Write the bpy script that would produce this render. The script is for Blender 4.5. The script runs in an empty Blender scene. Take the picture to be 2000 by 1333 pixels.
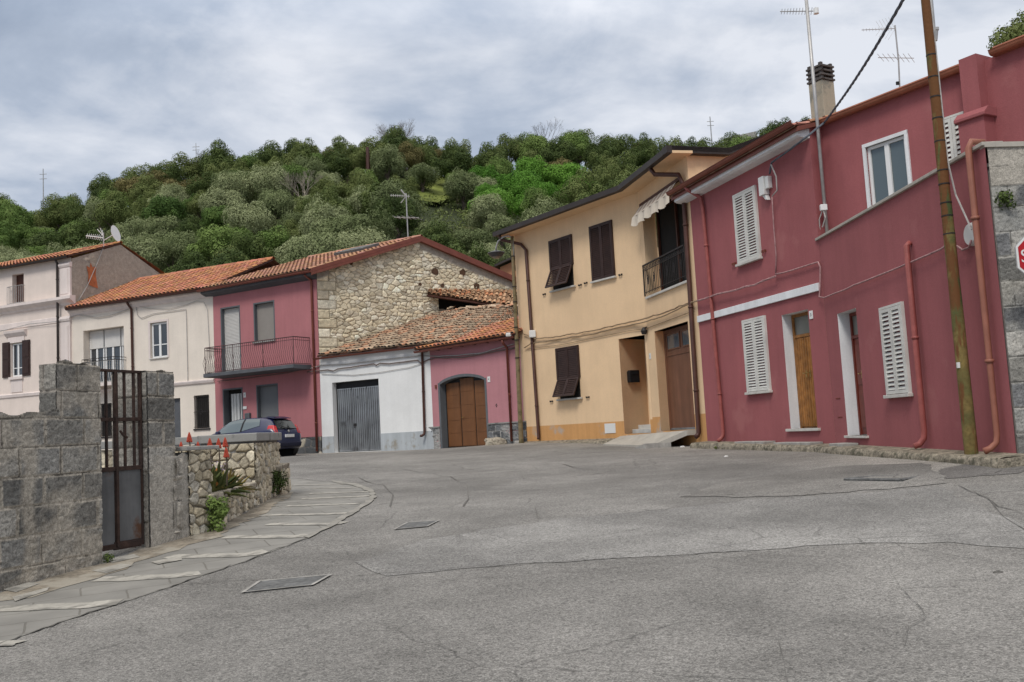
import bpy, bmesh, math, random
import numpy as np
from mathutils import Vector, Matrix
random.seed(7); rng = np.random.default_rng(7)
C = bpy.context.scene.collection
R = math.radians
# ------------------------------------------------------------------ camera, sky, sun, exposure
FOC, PIT, ROL, EZ = 1850.0, R(5.4), R(3.1), 1.25
EYE = np.array([0.0, 0.0, EZ])
_fw = np.array([0, math.cos(PIT), math.sin(PIT)]); _r0 = np.array([1.0, 0, 0]); _u0 = np.array([0, -math.sin(PIT), math.cos(PIT)])
_rt = math.cos(ROL)*_r0 - math.sin(ROL)*_u0; _up = math.sin(ROL)*_r0 + math.cos(ROL)*_u0
cam = bpy.data.objects.new('camera', bpy.data.cameras.new('camera')); C.objects.link(cam)
cam.matrix_world = Matrix([[_rt[0], _up[0], -_fw[0], 0], [_rt[1], _up[1], -_fw[1], 0], [_rt[2], _up[2], -_fw[2], EZ], [0, 0, 0, 1]])
cam.data.sensor_width = 36; cam.data.lens = 36*FOC/2000; cam.data.clip_start = .05; cam.data.clip_end = 3000
bpy.context.scene.camera = cam
sc = bpy.context.scene
sc.view_settings.view_transform = 'Standard'; sc.view_settings.look = 'None'; sc.view_settings.gamma = 1
sc.view_settings.exposure = 0.26
W = bpy.data.worlds.new('World'); sc.world = W; W.use_nodes = True
def build_world():
    nt = W.node_tree; N = nt.nodes; L = nt.links; N.clear()
    out = N.new('ShaderNodeOutputWorld'); bg = N.new('ShaderNodeBackground'); bg.inputs[1].default_value = .1
    sky = N.new('ShaderNodeTexSky'); sky.sky_type = 'NISHITA'; sky.sun_disc = False
    sky.sun_elevation = R(52); sky.sun_rotation = R(200); sky.air_density = 1; sky.dust_density = 2
    tc = N.new('ShaderNodeTexCoord'); sep = N.new('ShaderNodeSeparateXYZ'); L.new(tc.outputs['Generated'], sep.inputs[0])
    # clouds lie on a flat layer: direction divided by its height
    zc = N.new('ShaderNodeMath'); zc.operation = 'ADD'; L.new(sep.outputs[2], zc.inputs[0]); zc.inputs[1].default_value = .22
    zm = N.new('ShaderNodeMath'); zm.operation = 'MAXIMUM'; L.new(zc.outputs[0], zm.inputs[0]); zm.inputs[1].default_value = .05
    vd = N.new('ShaderNodeVectorMath'); vd.operation = 'DIVIDE'; L.new(tc.outputs['Generated'], vd.inputs[0])
    cz = N.new('ShaderNodeCombineXYZ'); [L.new(zm.outputs[0], cz.inputs[i]) for i in range(3)]; L.new(cz.outputs[0], vd.inputs[1])
    mp = N.new('ShaderNodeMapping'); L.new(vd.outputs[0], mp.inputs[0]); mp.inputs['Scale'].default_value = (1, 1, 1.6); mp.inputs['Location'].default_value = (3.1, 1.7, .4)
    def noise(scale, det, rough, dist, loc=None):
        n = N.new('ShaderNodeTexNoise'); n.inputs['Scale'].default_value = scale; n.inputs['Detail'].default_value = det
        n.inputs['Roughness'].default_value = rough; n.inputs['Distortion'].default_value = dist; L.new(mp.outputs[0], n.inputs[0]); return n
    n1 = noise(1.15, 8, .50, .5); n2 = noise(3.0, 8, .58, .3)
    mx = N.new('ShaderNodeMath'); mx.operation = 'MULTIPLY_ADD'; L.new(n2.outputs[0], mx.inputs[0]); mx.inputs[1].default_value = .46; L.new(n1.outputs[0], mx.inputs[2])
    cr = N.new('ShaderNodeValToRGB'); L.new(mx.outputs[0], cr.inputs[0])
    e = cr.color_ramp.elements; e[0].position = .62; e[0].color = (.235, .29, .385, 1); e[1].position = .93; e[1].color = (.68, .705, .76, 1)
    m = e.new(.775); m.color = (.385, .44, .535, 1)
    # an overcast sky is about three times brighter overhead than at the horizon
    gr = N.new('ShaderNodeMapRange'); L.new(sep.outputs[2], gr.inputs[0]); gr.inputs[1].default_value = .38; gr.inputs[2].default_value = .95
    gr.inputs[3].default_value = 10.0; gr.inputs[4].default_value = 26.0
    wt = N.new('ShaderNodeMapRange'); L.new(sep.outputs[2], wt.inputs[0]); wt.inputs[1].default_value = .42; wt.inputs[2].default_value = .75; wt.inputs[3].default_value = 0; wt.inputs[4].default_value = .85   # warm tint added to the sky out of view, to warm the light
    wc = N.new('ShaderNodeMix'); wc.data_type = 'RGBA'; L.new(wt.outputs[0], wc.inputs[0]); L.new(cr.outputs[0], wc.inputs[6]); wc.inputs[7].default_value = (.49, .474, .447, 1)
    mul = N.new('ShaderNodeVectorMath'); mul.operation = 'SCALE'; L.new(wc.outputs[2], mul.inputs[0]); L.new(gr.outputs[0], mul.inputs['Scale'])
    mix = N.new('ShaderNodeMix'); mix.data_type = 'RGBA'; mix.inputs[0].default_value = .93
    L.new(sky.outputs[0], mix.inputs[6]); L.new(mul.outputs[0], mix.inputs[7]); L.new(mix.outputs[2], bg.inputs[0]); L.new(bg.outputs[0], out.inputs[0])
build_world()
sun = bpy.data.objects.new('sun', bpy.data.lights.new('sun', 'SUN')); C.objects.link(sun)
sun.data.energy = 1.5; sun.data.angle = R(16); sun.data.color = (1, .96, .9)
_sd = Vector((math.sin(R(200))*math.cos(R(52)), math.cos(R(200))*math.cos(R(52)), math.sin(R(52))))
sun.rotation_euler = _sd.to_track_quat('Z', 'Y').to_euler()

# ------------------------------------------------------------------ pixel <-> place
def ray(x, y): return _fw + _rt*(x-1000)/FOC - _up*(y-666.5)/FOC
def project(p):
    v = np.array(p, float) - EYE; d = v@_fw; return 1000+FOC*(v@_rt)/d, 666.5-FOC*(v@_up)/d
class Face:
    """a vertical plane: u runs along it, n stands out of it, z is height"""
    def __init__(s, a, b):
        a = np.array([a[0], a[1], 0.0]); b = np.array([b[0], b[1], 0.0]); s.len = np.linalg.norm(b-a); s.o = a; s.d = (b-a)/s.len
        s.n = np.array([s.d[1], -s.d[0], 0.0])
        if (-a)@s.n < 0: s.n = -s.n
    def __call__(s, u, n, z): p = s.o + s.d*u + s.n*n; return (p[0], p[1], z)
    def uz(s, x, y, off=0):
        r = ray(x, y); o = s.o + s.n*off; t = ((o-EYE)@s.n)/(r@s.n); p = EYE + r*t; return (p-o)@s.d, p[2]
    def at(s, x, y, off=0): u, z = s.uz(x, y, off); return s(u, off, z)
P = dict(C0=(5.82, 11.18), C1=(5.61, 16.83), C2=(4.25, 21.33), C3=(3.51, 24.53), C4=(.24, 29.34), C5=(-2.85, 32.51), C6=(-7.20, 35.14), C7=(-12.03, 38.05), C8=(-19.35, 41.43), C9=(-26.9, 44.9))
F0 = Face(P['C0'], P['C1']); F1 = Face(P['C1'], P['C2']); F2 = Face(P['C2'], P['C3']); F3 = Face(P['C3'], P['C4']); F4 = Face(P['C4'], P['C5'])
F5 = Face(P['C5'], P['C6']); F6 = Face(P['C6'], P['C7']); F7 = Face(P['C7'], P['C8']); F8 = Face(P['C8'], P['C9'])
FS = Face((5.88, 16.98), (5.88+.51*8, 16.98-.86*8))       # set-back upper wall of the red house
FG = Face((-7.20, 35.14), (.35, 40.10))                   # rubble gable
FL = Face((-3.8375, 8.6924), (-3.8375+.37498, 8.6924+.92703))  # block wall and gate line
def wq(x, y, dep): r = ray(x, y); p = EYE + r*dep/(r@_fw); return p

# ------------------------------------------------------------------ ground height
_gp = [(0,0,.03),(4,0,.05),(-4,0,.0),(0,4,.11),(4,5,.16),(-4.22,7.75,.19),(-3.84,8.69,.25),(-3.5,9.6,.34),(-3.25,10.03,.37),(-3.47,12.48,.45),(-3.64,14.46,.49),
 (1,9,.28),(1,15,.46),(0,22,.66),(5.3,11.4,.55),(5.2,14,.57),(5.1,16.8,.60),(3.9,21.2,.665),(2.8,24.3,.72),(0,28.9,.86),(-2.95,32.3,.77),(-5,33.3,.78),(-7.3,34.9,.80),(-12,37.5,.86),(-19,41,.92),
 (-12,20,.68),(-10,12,.4),(-9,5,.1),(-6,26,.74),(9,9,.58),(9,4,.3),(12,0,.2),(-12,-2,-.05),(-7,30,.78)]
_G = np.array(_gp)
def _tps(r): return np.where(r > 0, r*r*np.log(np.maximum(r, 1e-9)), 0)
_n = len(_G); _K = _tps(np.linalg.norm(_G[:, None, :2]-_G[None, :, :2], axis=2)) + np.eye(_n)*.25
_Pm = np.c_[np.ones(_n), _G[:, :2]]; _A = np.block([[_K, _Pm], [_Pm.T, np.zeros((3, 3))]])
_w = np.linalg.solve(_A, np.r_[_G[:, 2], 0, 0, 0])
def gz(x, y):
    x = np.clip(np.asarray(x, float), -22, 12); y = np.clip(np.asarray(y, float), -2, 41)
    r = np.sqrt((x[..., None]-_G[:, 0])**2 + (y[..., None]-_G[:, 1])**2)
    return _tps(r)@_w[:_n] + _w[_n] + _w[_n+1]*x + _w[_n+2]*y
_ts = np.concatenate([np.linspace(1.5, 20, 500), np.linspace(20.05, 60, 500)])
def ground_at(px, py):
    r = ray(px, py); f = EZ + r[2]*_ts - gz(r[0]*_ts, r[1]*_ts); k = np.where(f < 0)[0]; k = k[0] if len(k) else 999
    t = _ts[k]-(_ts[k]-_ts[k-1])*(f[k]/(f[k]-f[k-1])) if k > 0 else _ts[0]
    return r[0]*t, r[1]*t

# ------------------------------------------------------------------ mesh collector
LOC = {}
class MB:
    def __init__(s, T=None): s.v = []; s.f = []; s.m = []; s.T = T or (lambda a, b, c: (a, b, c)); s.c = []; s.col = None
    def poly(s, pts, m=0, col=None):
        b = len(s.v); s.v += [s.T(*p) for p in pts]; s.f.append(tuple(range(b, b+len(pts)))); s.m.append(m); s.c.append(col or s.col)
    def raw(s, V, Fs, m=0, col=None):
        b = len(s.v); s.v += [s.T(*p) for p in V]
        for f in Fs: s.f.append(tuple(i+b for i in f)); s.m.append(m); s.c.append(col or s.col)
    def box(s, a0, a1, b0, b1, c0, c1, m=0):
        V = [(a, b, c) for a in (a0, a1) for b in (b0, b1) for c in (c0, c1)]
        s.raw(V, [(0, 1, 3, 2), (4, 6, 7, 5), (0, 4, 5, 1), (2, 3, 7, 6), (0, 2, 6, 4), (1, 5, 7, 3)], m)
    def hexa(s, V, m=0):  # 8 points, bottom 4 then top 4
        s.raw(V, [(0, 3, 2, 1), (4, 5, 6, 7), (0, 1, 5, 4), (1, 2, 6, 5), (2, 3, 7, 6), (3, 0, 4, 7)], m)
    def prism(s, prof, a0, a1, axis=0, m=0):  # prof: list of 2d points, extruded along the axis
        def mk(a, p): return (a, p[0], p[1]) if axis == 0 else ((p[0], a, p[1]) if axis == 1 else (p[0], p[1], a))
        k = len(prof); V = [mk(a0, p) for p in prof] + [mk(a1, p) for p in prof]
        s.raw(V, [tuple(range(k-1, -1, -1)), tuple(range(k, 2*k))] + [(i, (i+1) % k, k+(i+1) % k, k+i) for i in range(k)], m)
    def tube(s, path, r, seg=8, m=0, cap=True):
        pts = [np.array(s.T(*p), float) for p in path]; rs = r if hasattr(r, '__len__') else [r]*len(pts); k = len(pts); b = len(s.v); prev = None
        for i, p in enumerate(pts):
            t = pts[min(i+1, k-1)] - pts[max(i-1, 0)]; t = t/(np.linalg.norm(t)+1e-12)
            a = prev if prev is not None else (np.array([0, 0, 1.0]) if abs(t[2]) < .9 else np.array([1.0, 0, 0]))
            a = a - t*(a@t); a /= np.linalg.norm(a)+1e-12; prev = a; q = np.cross(t, a)
            for j in range(seg):
                w = 2*math.pi*j/seg; s.v.append(tuple(p + rs[i]*(a*math.cos(w)+q*math.sin(w))))
        for i in range(k-1):
            for j in range(seg):
                s.f.append((b+i*seg+j, b+i*seg+(j+1) % seg, b+(i+1)*seg+(j+1) % seg, b+(i+1)*seg+j)); s.m.append(m); s.c.append(s.col)
        if cap:
            s.f.append(tuple(b+j for j in range(seg-1, -1, -1))); s.f.append(tuple(b+(k-1)*seg+j for j in range(seg))); s.m += [m, m]; s.c += [s.col]*2
    def build(s, name, mats, parent=None, smooth=False, bevel=0, normals=True, origin=None):
        me = bpy.data.meshes.new(name); o = bpy.data.objects.new(name, me); C.objects.link(o)
        off = np.zeros(3)
        if parent is not None: o.parent = parent; off = np.array(LOC[parent.name])
        elif origin is not None: off = np.array(origin, float); o.location = origin
        LOC[o.name] = tuple(off)
        me.from_pydata([tuple(np.array(p)-off) for p in s.v], [], s.f)
        for mt in (mats if isinstance(mats, (list, tuple)) else [mats]): me.materials.append(mt)
        me.polygons.foreach_set('material_index', s.m)
        if any(c is not None for c in s.c):
            at = me.color_attributes.new('Col', 'FLOAT_COLOR', 'CORNER'); arr = np.ones((len(me.loops), 4), np.float32); k = 0
            for f, c in zip(s.f, s.c):
                if c is not None: arr[k:k+len(f), :3] = c
                k += len(f)
            at.data.foreach_set('color', arr.ravel())
        if normals:
            bm = bmesh.new(); bm.from_mesh(me); bmesh.ops.recalc_face_normals(bm, faces=bm.faces); bm.to_mesh(me); bm.free()
        if smooth: me.polygons.foreach_set('use_smooth', [True]*len(me.polygons))
        if bevel:
            b = o.modifiers.new('b', 'BEVEL'); b.width = bevel; b.segments = 2; b.limit_method = 'ANGLE'
        me.update(); return o
def tag(o, label=None, cat=None, group=None, kind=None):
    if label: o['label'] = label
    if cat: o['category'] = cat
    if group: o['group'] = group
    if kind: o['kind'] = kind
    return o
def thing(name, loc, label, cat, group=None):
    o = bpy.data.objects.new(name, None); C.objects.link(o); o.location = loc; LOC[o.name] = tuple(loc); o.empty_display_size = .3
    return tag(o, label, cat, group)
def grid_obj(name, V, nu, nz, mat, parent=None, cols=None, mask=None, smooth=True, origin=None):
    """V: (nu*nz,3) world points, cols: per vertex"""
    off = np.array(LOC[parent.name]) if parent is not None else (np.array(origin, float) if origin is not None else np.zeros(3))
    me = bpy.data.meshes.new(name); o = bpy.data.objects.new(name, me); C.objects.link(o); LOC[o.name] = tuple(off)
    if parent is not None: o.parent = parent
    elif origin is not None: o.location = origin
    i = np.arange((nu-1)*(nz-1)); a = (i//(nz-1))*nz + i % (nz-1); Q = np.c_[a, a+nz, a+nz+1, a+1]
    if mask is not None: Q = Q[mask.ravel()[a] & mask.ravel()[a+nz] & mask.ravel()[a+1] & mask.ravel()[a+nz+1]]
    V = V - off
    me.vertices.add(len(V)); me.vertices.foreach_set('co', V.astype(np.float32).ravel())
    me.loops.add(Q.size); me.loops.foreach_set('vertex_index', Q.ravel().astype(np.int32)); me.polygons.add(len(Q))
    me.polygons.foreach_set('loop_start', np.arange(0, Q.size, 4, dtype=np.int32)); me.polygons.foreach_set('loop_total', np.full(len(Q), 4, np.int32))
    if smooth: me.polygons.foreach_set('use_smooth', np.ones(len(Q), bool))
    me.update(calc_edges=True)
    if cols is not None:
        at = me.color_attributes.new('Col', 'FLOAT_COLOR', 'POINT'); at.data.foreach_set('color', np.c_[cols, np.ones(len(cols))].astype(np.float32).ravel())
    me.materials.append(mat); return o
def vnoise(x, y, seed=0):
    def h(i, j):
        n = (i.astype(np.int64)*374761393 + j.astype(np.int64)*668265263 + seed*974634777) & 0xffffffff
        n = ((n ^ (n >> 13))*1274126177) & 0xffffffff; return ((n ^ (n >> 16)) & 0xffff)/65535.0
    xi = np.floor(x); yi = np.floor(y); fx = x-xi; fy = y-yi; fx = fx*fx*(3-2*fx); fy = fy*fy*(3-2*fy)
    return (h(xi, yi)*(1-fx)+h(xi+1, yi)*fx)*(1-fy) + (h(xi, yi+1)*(1-fx)+h(xi+1, yi+1)*fx)*fy
def fbm(x, y, seed=0, o=4): return sum(vnoise(x*2**k, y*2**k, seed+k)*.5**(k+1) for k in range(o))

# ------------------------------------------------------------------ materials
def nodes(name):
    m = bpy.data.materials.new(name); m.use_nodes = True; nt = m.node_tree; return m, nt.nodes, nt.links, nt.nodes['Principled BSDF']
def mat(name, col, rough=.8, var=.12, scale=2.0, bump=.15, bscale=60, metal=0, streak=0.0, stain=None, spec=.3, attr=False, fine=.0, bdist=.01, world=False):
    """col varied by soft noise, optional vertical weather streaks and stains; a fine bump"""
    m, N, L, B = nodes(name); B.inputs['Roughness'].default_value = rough; B.inputs['Metallic'].default_value = metal; B.inputs['Specular IOR Level'].default_value = spec
    tc = N.new('ShaderNodeTexCoord'); co = tc.outputs['Object']
    if attr: a = N.new('ShaderNodeVertexColor'); a.layer_name = 'Col'; base = a.outputs[0]
    else: rg = N.new('ShaderNodeRGB'); rg.outputs[0].default_value = (*col, 1); base = rg.outputs[0]
    def noise(sc_, det=5, vec=None):
        n = N.new('ShaderNodeTexNoise'); n.inputs['Scale'].default_value = sc_; n.inputs['Detail'].default_value = det; n.inputs['Roughness'].default_value = .6
        L.new(vec if vec is not None else co, n.inputs[0]); return n.outputs[0]
    def rng_(src, lo, hi, a=.3, b=.7):
        r = N.new('ShaderNodeMapRange'); L.new(src, r.inputs[0]); r.inputs[1].default_value = a; r.inputs[2].default_value = b; r.inputs[3].default_value = lo; r.inputs[4].default_value = hi; return r.outputs[0]
    def scale_(colr, f):
        v = N.new('ShaderNodeVectorMath'); v.operation = 'SCALE'; L.new(colr, v.inputs[0]); L.new(f, v.inputs['Scale']); return v.outputs[0]
    cur = scale_(base, rng_(noise(scale), 1-var, 1+var))
    if fine: cur = scale_(cur, rng_(noise(bscale*.7, 3), 1-fine, 1+fine))
    if streak:
        mp = N.new('ShaderNodeMapping'); mp.inputs['Scale'].default_value = (3.5, 3.5, .25); L.new(co, mp.inputs[0])
        cur = scale_(cur, rng_(noise(1.6, 6, mp.outputs[0]), 1-streak, 1+streak*.35, .35, .65))
    if stain:
        scol, amt, ss = stain; f = rng_(noise(ss, 8), 0, 1, .62-amt*.25, .70-amt*.2)
        mx = N.new('ShaderNodeMix'); mx.data_type = 'RGBA'; L.new(f, mx.inputs[0]); L.new(cur, mx.inputs[6]); mx.inputs[7].default_value = (*scol, 1); cur = mx.outputs[2]
    L.new(cur, B.inputs['Base Color'])
    if bump:
        b = N.new('ShaderNodeBump'); b.inputs['Strength'].default_value = bump; b.inputs['Distance'].default_value = bdist; L.new(noise(bscale, 6), b.inputs['Height']); L.new(b.outputs[0], B.inputs['Normal'])
    return m
M = {}
def plaster(k, col, **kw): a = dict(rough=.92, var=.07, scale=.9, bump=.35, bscale=45, streak=.10, fine=.04); a.update(kw); M[k] = mat(k, col, **a)
plaster('red_plaster', (.325, .105, .110), streak=.06, var=.11, scale=.6, stain=((.36, .13, .13), .06, .9)); plaster('pink_plaster', (.43, .172, .182), streak=.05); plaster('pink_plaster_pale', (.48, .22, .24), streak=.05)
plaster('beige_plaster', (.79, .565, .35), streak=.03, var=.07); plaster('ochre_plaster', (.62, .33, .13), stain=((.45, .38, .32), .25, 1.2))
plaster('cream_plaster', (.77, .69, .60), streak=.03); plaster('rose_cream_plaster', (.76, .655, .585), streak=.03); plaster('pale_trim', (.74, .65, .61), streak=.08)
plaster('white_plaster', (.78, .78, .765), streak=.03); plaster('grey_band', (.44, .47, .49), streak=.15, stain=((.3, .28, .24), .2, 2)); plaster('white_band', (.76, .77, .78))
plaster('grey_paint', (.13, .14, .15)); plaster('old_render', (.40, .335, .275), var=.2, scale=1.4, streak=.25, stain=((.22, .19, .16), .35, 2.2), bump=.8)
plaster('brick_patch', (.42, .14, .06), var=.3, scale=5); plaster('orange_plaster', (.55, .26, .14))
M['white_metal'] = mat('white_metal', (.62, .61, .57), .5, .14, 3, .05, 50, fine=.03)
M['white_pvc'] = mat('white_pvc', (.78, .78, .77), .35, .03, 3, 0)
M['marble'] = mat('marble', (.55, .53, .49), .5, .15, 6, .1, 40)
M['brown_shutter'] = mat('brown_shutter', (.042, .022, .018), .5, .25, 6, .15, 90); M['dark_wood'] = mat('dark_wood', (.075, .028, .018), .5, .3, 5, .2, 60)
M['garage_brown'] = mat('garage_brown', (.175, .075, .03), .5, .12, 2, .08, 50, streak=.15); M['beige_garage'] = mat('beige_garage', (.19, .085, .05), .45, .12, 2, .06, 50, streak=.2)
M['pine_slats'] = mat('pine_slats', (.30, .13, .035), .45, .35, 9, .2, 60, streak=.3); M['red_door'] = mat('red_door', (.16, .03, .018), .45, .2, 6, .1, 50)
M['gutter_red'] = mat('gutter_red', (.20, .065, .045), .42, .15, 3, .05, 40, metal=.2); M['gutter_copper'] = mat('gutter_copper', (.33, .12, .07), .42, .2, 3, .06, 40, metal=.25)
M['pipe_red'] = mat('pipe_red', (.30, .085, .075), .5, .2, 7, .05, 40); M['pipe_copper'] = mat('pipe_copper', (.29, .115, .078), .5, .15, 4, .05, 40)
M['pipe_brown'] = mat('pipe_brown', (.075, .032, .024), .45, .2, 4, .05, 40); M['eave_dark'] = mat('eave_dark', (.042, .033, .030), .5, .2, 3, .05, 40)
M['fascia_grey'] = mat('fascia_grey', (.10, .105, .115), .8, .15, 3, .1, 40)
M['iron'] = mat('iron', (.025, .022, .022), .5, .3, 8, .1, 60); M['rail_brown'] = mat('rail_brown', (.085, .045, .045), .5, .25, 8, .1, 60)
M['rust'] = mat('rust', (.058, .034, .026), .85, .45, 14, .6, 70, stain=((.045, .03, .025), .5, 5)); M['gate_panel'] = mat('gate_panel', (.15, .15, .15), .75, .25, 2.5, .2, 30, streak=.3, stain=((.12, .06, .035), .28, 3.2))
M['galvanised'] = mat('galvanised', (.33, .345, .36), .38, .25, 1.5, .05, 30, metal=.5, streak=.15, stain=((.13, .13, .135), .3, 1.1)); M['alu'] = mat('alu', (.42, .41, .40), .45, .2, 5, .05, 50, metal=.4)
M['cable'] = mat('cable', (.16, .12, .11), .7, .2, 10, 0); M['cable_grey'] = mat('cable_grey', (.10, .115, .14), .6, .2, 10, 0); M['cable_white'] = mat('cable_white', (.42, .40, .38), .6, .2, 10, 0)
M['cable_tan'] = mat('cable_tan', (.30, .21, .13), .7, .2, 10, 0); M['cable_pink'] = mat('cable_pink', (.38, .22, .22), .7, .3, 14, 0); M['black'] = mat('black', (.012, .012, .013), .5, .2, 5, 0)
M['inner_shade'] = mat('inner_shade', (.02, .018, .016), .9, .2, 2, 0); M['curtain'] = mat('curtain', (.62, .62, .60), .9, .1, 6, .1, 30); M['curtain_stripe'] = mat('curtain_stripe', (.10, .11, .12), .9, .1, 6, 0)  # near-black panels behind openings: shade of the interiors put into the colour
M['roller'] = mat('roller', (.62, .60, .57), .55, .05, 3, .05, 40); M['roller_taupe'] = mat('roller_taupe', (.27, .245, .22), .6, .06, 2, .05, 40); M['door_grey'] = mat('door_grey', (.16, .165, .17), .6, .05, 2, .05, 40)
M['concrete'] = mat('concrete', (.36, .345, .32), .9, .2, 2.5, .6, 45, streak=.2, stain=((.19, .18, .165), .3, 2), fine=.1); M['cap_grey'] = mat('cap_grey', (.285, .28, .265), .85, .12, 2, .3, 40, stain=((.14, .14, .135), .2, 3))
M['slab_pale'] = mat('slab_pale', (.42, .39, .34), .85, .12, 2, .3, 40, streak=.1)
M['kerb_stone'] = mat('kerb_stone', (.27, .235, .18), .95, .35, 6, 1.0, 40, fine=.45, stain=((.12, .11, .08), .5, 9), bdist=.02)
M['block'] = mat('block', (.2, .2, .2), .95, .22, 5, .9, 70, attr=True, fine=.30, bdist=.012); M['rubble'] = mat('rubble', (.5, .45, .35), .92, .16, 6, .8, 50, attr=True, fine=.22, bdist=.02)
M['tile'] = mat('tile', (.5, .2, .1), .85, .16, 5, .4, 60, attr=True, fine=.15)
M['olive_ceramic'] = mat('olive_ceramic', (.5, .5, .48), .5)
M['lamp_metal'] = mat('lamp_metal', (.075, .075, .08), .4, .2, 5, .05, 40, metal=.3); M['rubber'] = mat('rubber', (.012, .012, .012), .85, .2, 10, .2, 60)
M['plate_white'] = mat('plate_white', (.72, .72, .70), .4, .03, 5, 0)
def glass(name, col, rough=.06, var=.2):
    m, N, L, B = nodes(name); B.inputs['Base Color'].default_value = (*col, 1); B.inputs['Roughness'].default_value = rough; B.inputs['Specular IOR Level'].default_value = .8; B.inputs['Coat Weight'].default_value = .5; B.inputs['Coat Roughness'].default_value = .03
    return m
M['glass'] = glass('glass', (.035, .042, .05)); M['glass_frost'] = glass('glass_frost', (.16, .16, .135), .4); M['car_glass'] = glass('car_glass', (.022, .026, .026)); M['glass_side'] = glass('glass_side', (.10, .13, .14))
M['car_paint'] = glass('car_paint', (.007, .010, .055), .3); M['tail_red'] = glass('tail_red', (.55, .012, .01), .25); M['sign_red'] = mat('sign_red', (.42, .012, .018), .4, .08, 4, 0); M['sign_white'] = mat('sign_white', (.72, .72, .70), .4, .04, 4, 0)
M['lamp_pole'] = mat('lamp_pole', (.23, .175, .095), .85, .3, 4, .4, 30, stain=((.12, .10, .05), .5, 4))
def block_mat():
    m, N, L, B = nodes('block'); B.inputs['Roughness'].default_value = .95; B.inputs['Specular IOR Level'].default_value = .2; tc = N.new('ShaderNodeTexCoord'); a = N.new('ShaderNodeVertexColor'); a.layer_name = 'Col'
    def nz(s_, d, di=0): n = N.new('ShaderNodeTexNoise'); n.inputs['Scale'].default_value = s_; n.inputs['Detail'].default_value = d; n.inputs['Distortion'].default_value = di; L.new(tc.outputs['Object'], n.inputs[0]); return n.outputs[0]
    def mr(src, lo, hi, x0, x1): r = N.new('ShaderNodeMapRange'); L.new(src, r.inputs[0]); r.inputs[1].default_value = x0; r.inputs[2].default_value = x1; r.inputs[3].default_value = lo; r.inputs[4].default_value = hi; return r.outputs[0]
    cur = a.outputs[0]; p = nz(62, 3, .8)
    for f in (mr(p, .74, 1.10, .40, .56), mr(nz(3, 5), .85, 1.15, .3, .7), mr(nz(160, 2), .85, 1.15, .35, .65)):
        v = N.new('ShaderNodeVectorMath'); v.operation = 'SCALE'; L.new(cur, v.inputs[0]); L.new(f, v.inputs['Scale']); cur = v.outputs[0]
    L.new(cur, B.inputs['Base Color']); b = N.new('ShaderNodeBump'); b.inputs['Strength'].default_value = .8; b.inputs['Distance'].default_value = .006; L.new(p, b.inputs['Height']); L.new(b.outputs[0], B.inputs['Normal']); return m
M['block'] = block_mat()
def foliage(name, c1, c2, c3):
    m, N, L, B = nodes(name); tc = N.new('ShaderNodeTexCoord'); oi = N.new('ShaderNodeObjectInfo')
    n = N.new('ShaderNodeTexNoise'); n.inputs['Scale'].default_value = 1.1; n.inputs['Detail'].default_value = 5; L.new(tc.outputs['Object'], n.inputs[0])
    ad = N.new('ShaderNodeMath'); ad.operation = 'MULTIPLY_ADD'; L.new(oi.outputs['Random'], ad.inputs[0]); ad.inputs[1].default_value = .6; L.new(n.outputs[0], ad.inputs[2])
    cr = N.new('ShaderNodeValToRGB'); e = cr.color_ramp.elements; e[0].position = .42; e[0].color = (*c1, 1); e[1].position = 1.05 if False else .98; e[1].color = (*c3, 1); k = e.new(.7); k.color = (*c2, 1)
    L.new(ad.outputs[0], cr.inputs[0]); L.new(cr.outputs[0], B.inputs['Base Color']); B.inputs['Roughness'].default_value = .75; B.inputs['Specular IOR Level'].default_value = .15
    tr = N.new('ShaderNodeBsdfTranslucent'); L.new(cr.outputs[0], tr.inputs[0]); mx = N.new('ShaderNodeMixShader'); mx.inputs[0].default_value = .10
    L.new(B.outputs[0], mx.inputs[1]); L.new(tr.outputs[0], mx.inputs[2]); L.new(mx.outputs[0], N['Material Output'].inputs[0]); return m
M['fol_olive'] = foliage('fol_olive', (.11, .14, .055), (.19, .225, .10), (.29, .32, .165)); M['fol_dark'] = foliage('fol_dark', (.045, .07, .02), (.09, .125, .035), (.155, .185, .06))
M['fol_bright'] = foliage('fol_bright', (.06, .15, .02), (.10, .23, .028), (.15, .30, .045)); M['fol_brown'] = foliage('fol_brown', (.09, .085, .03), (.15, .13, .05), (.19, .165, .065))
M['fol_mid'] = foliage('fol_mid', (.06, .11, .026), (.105, .17, .04), (.17, .24, .065)); M['bark'] = mat('bark', (.11, .085, .065), .9, .3, 6, .6, 30); M['bark_pale'] = mat('bark_pale', (.30, .26, .21), .9, .3, 6, .3, 30)
M['aloe'] = foliage('aloe', (.06, .085, .03), (.14, .14, .045), (.26, .19, .06)); M['aloe_flower'] = mat('aloe_flower', (.42, .06, .03), .6, .2, 20, 0); M['flower_lilac'] = mat('flower_lilac', (.5, .38, .55), .7, .2, 20, 0)
M['aloe_orange'] = mat('aloe_orange', (.5, .2, .05), .7, .2, 20, 0)
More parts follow.
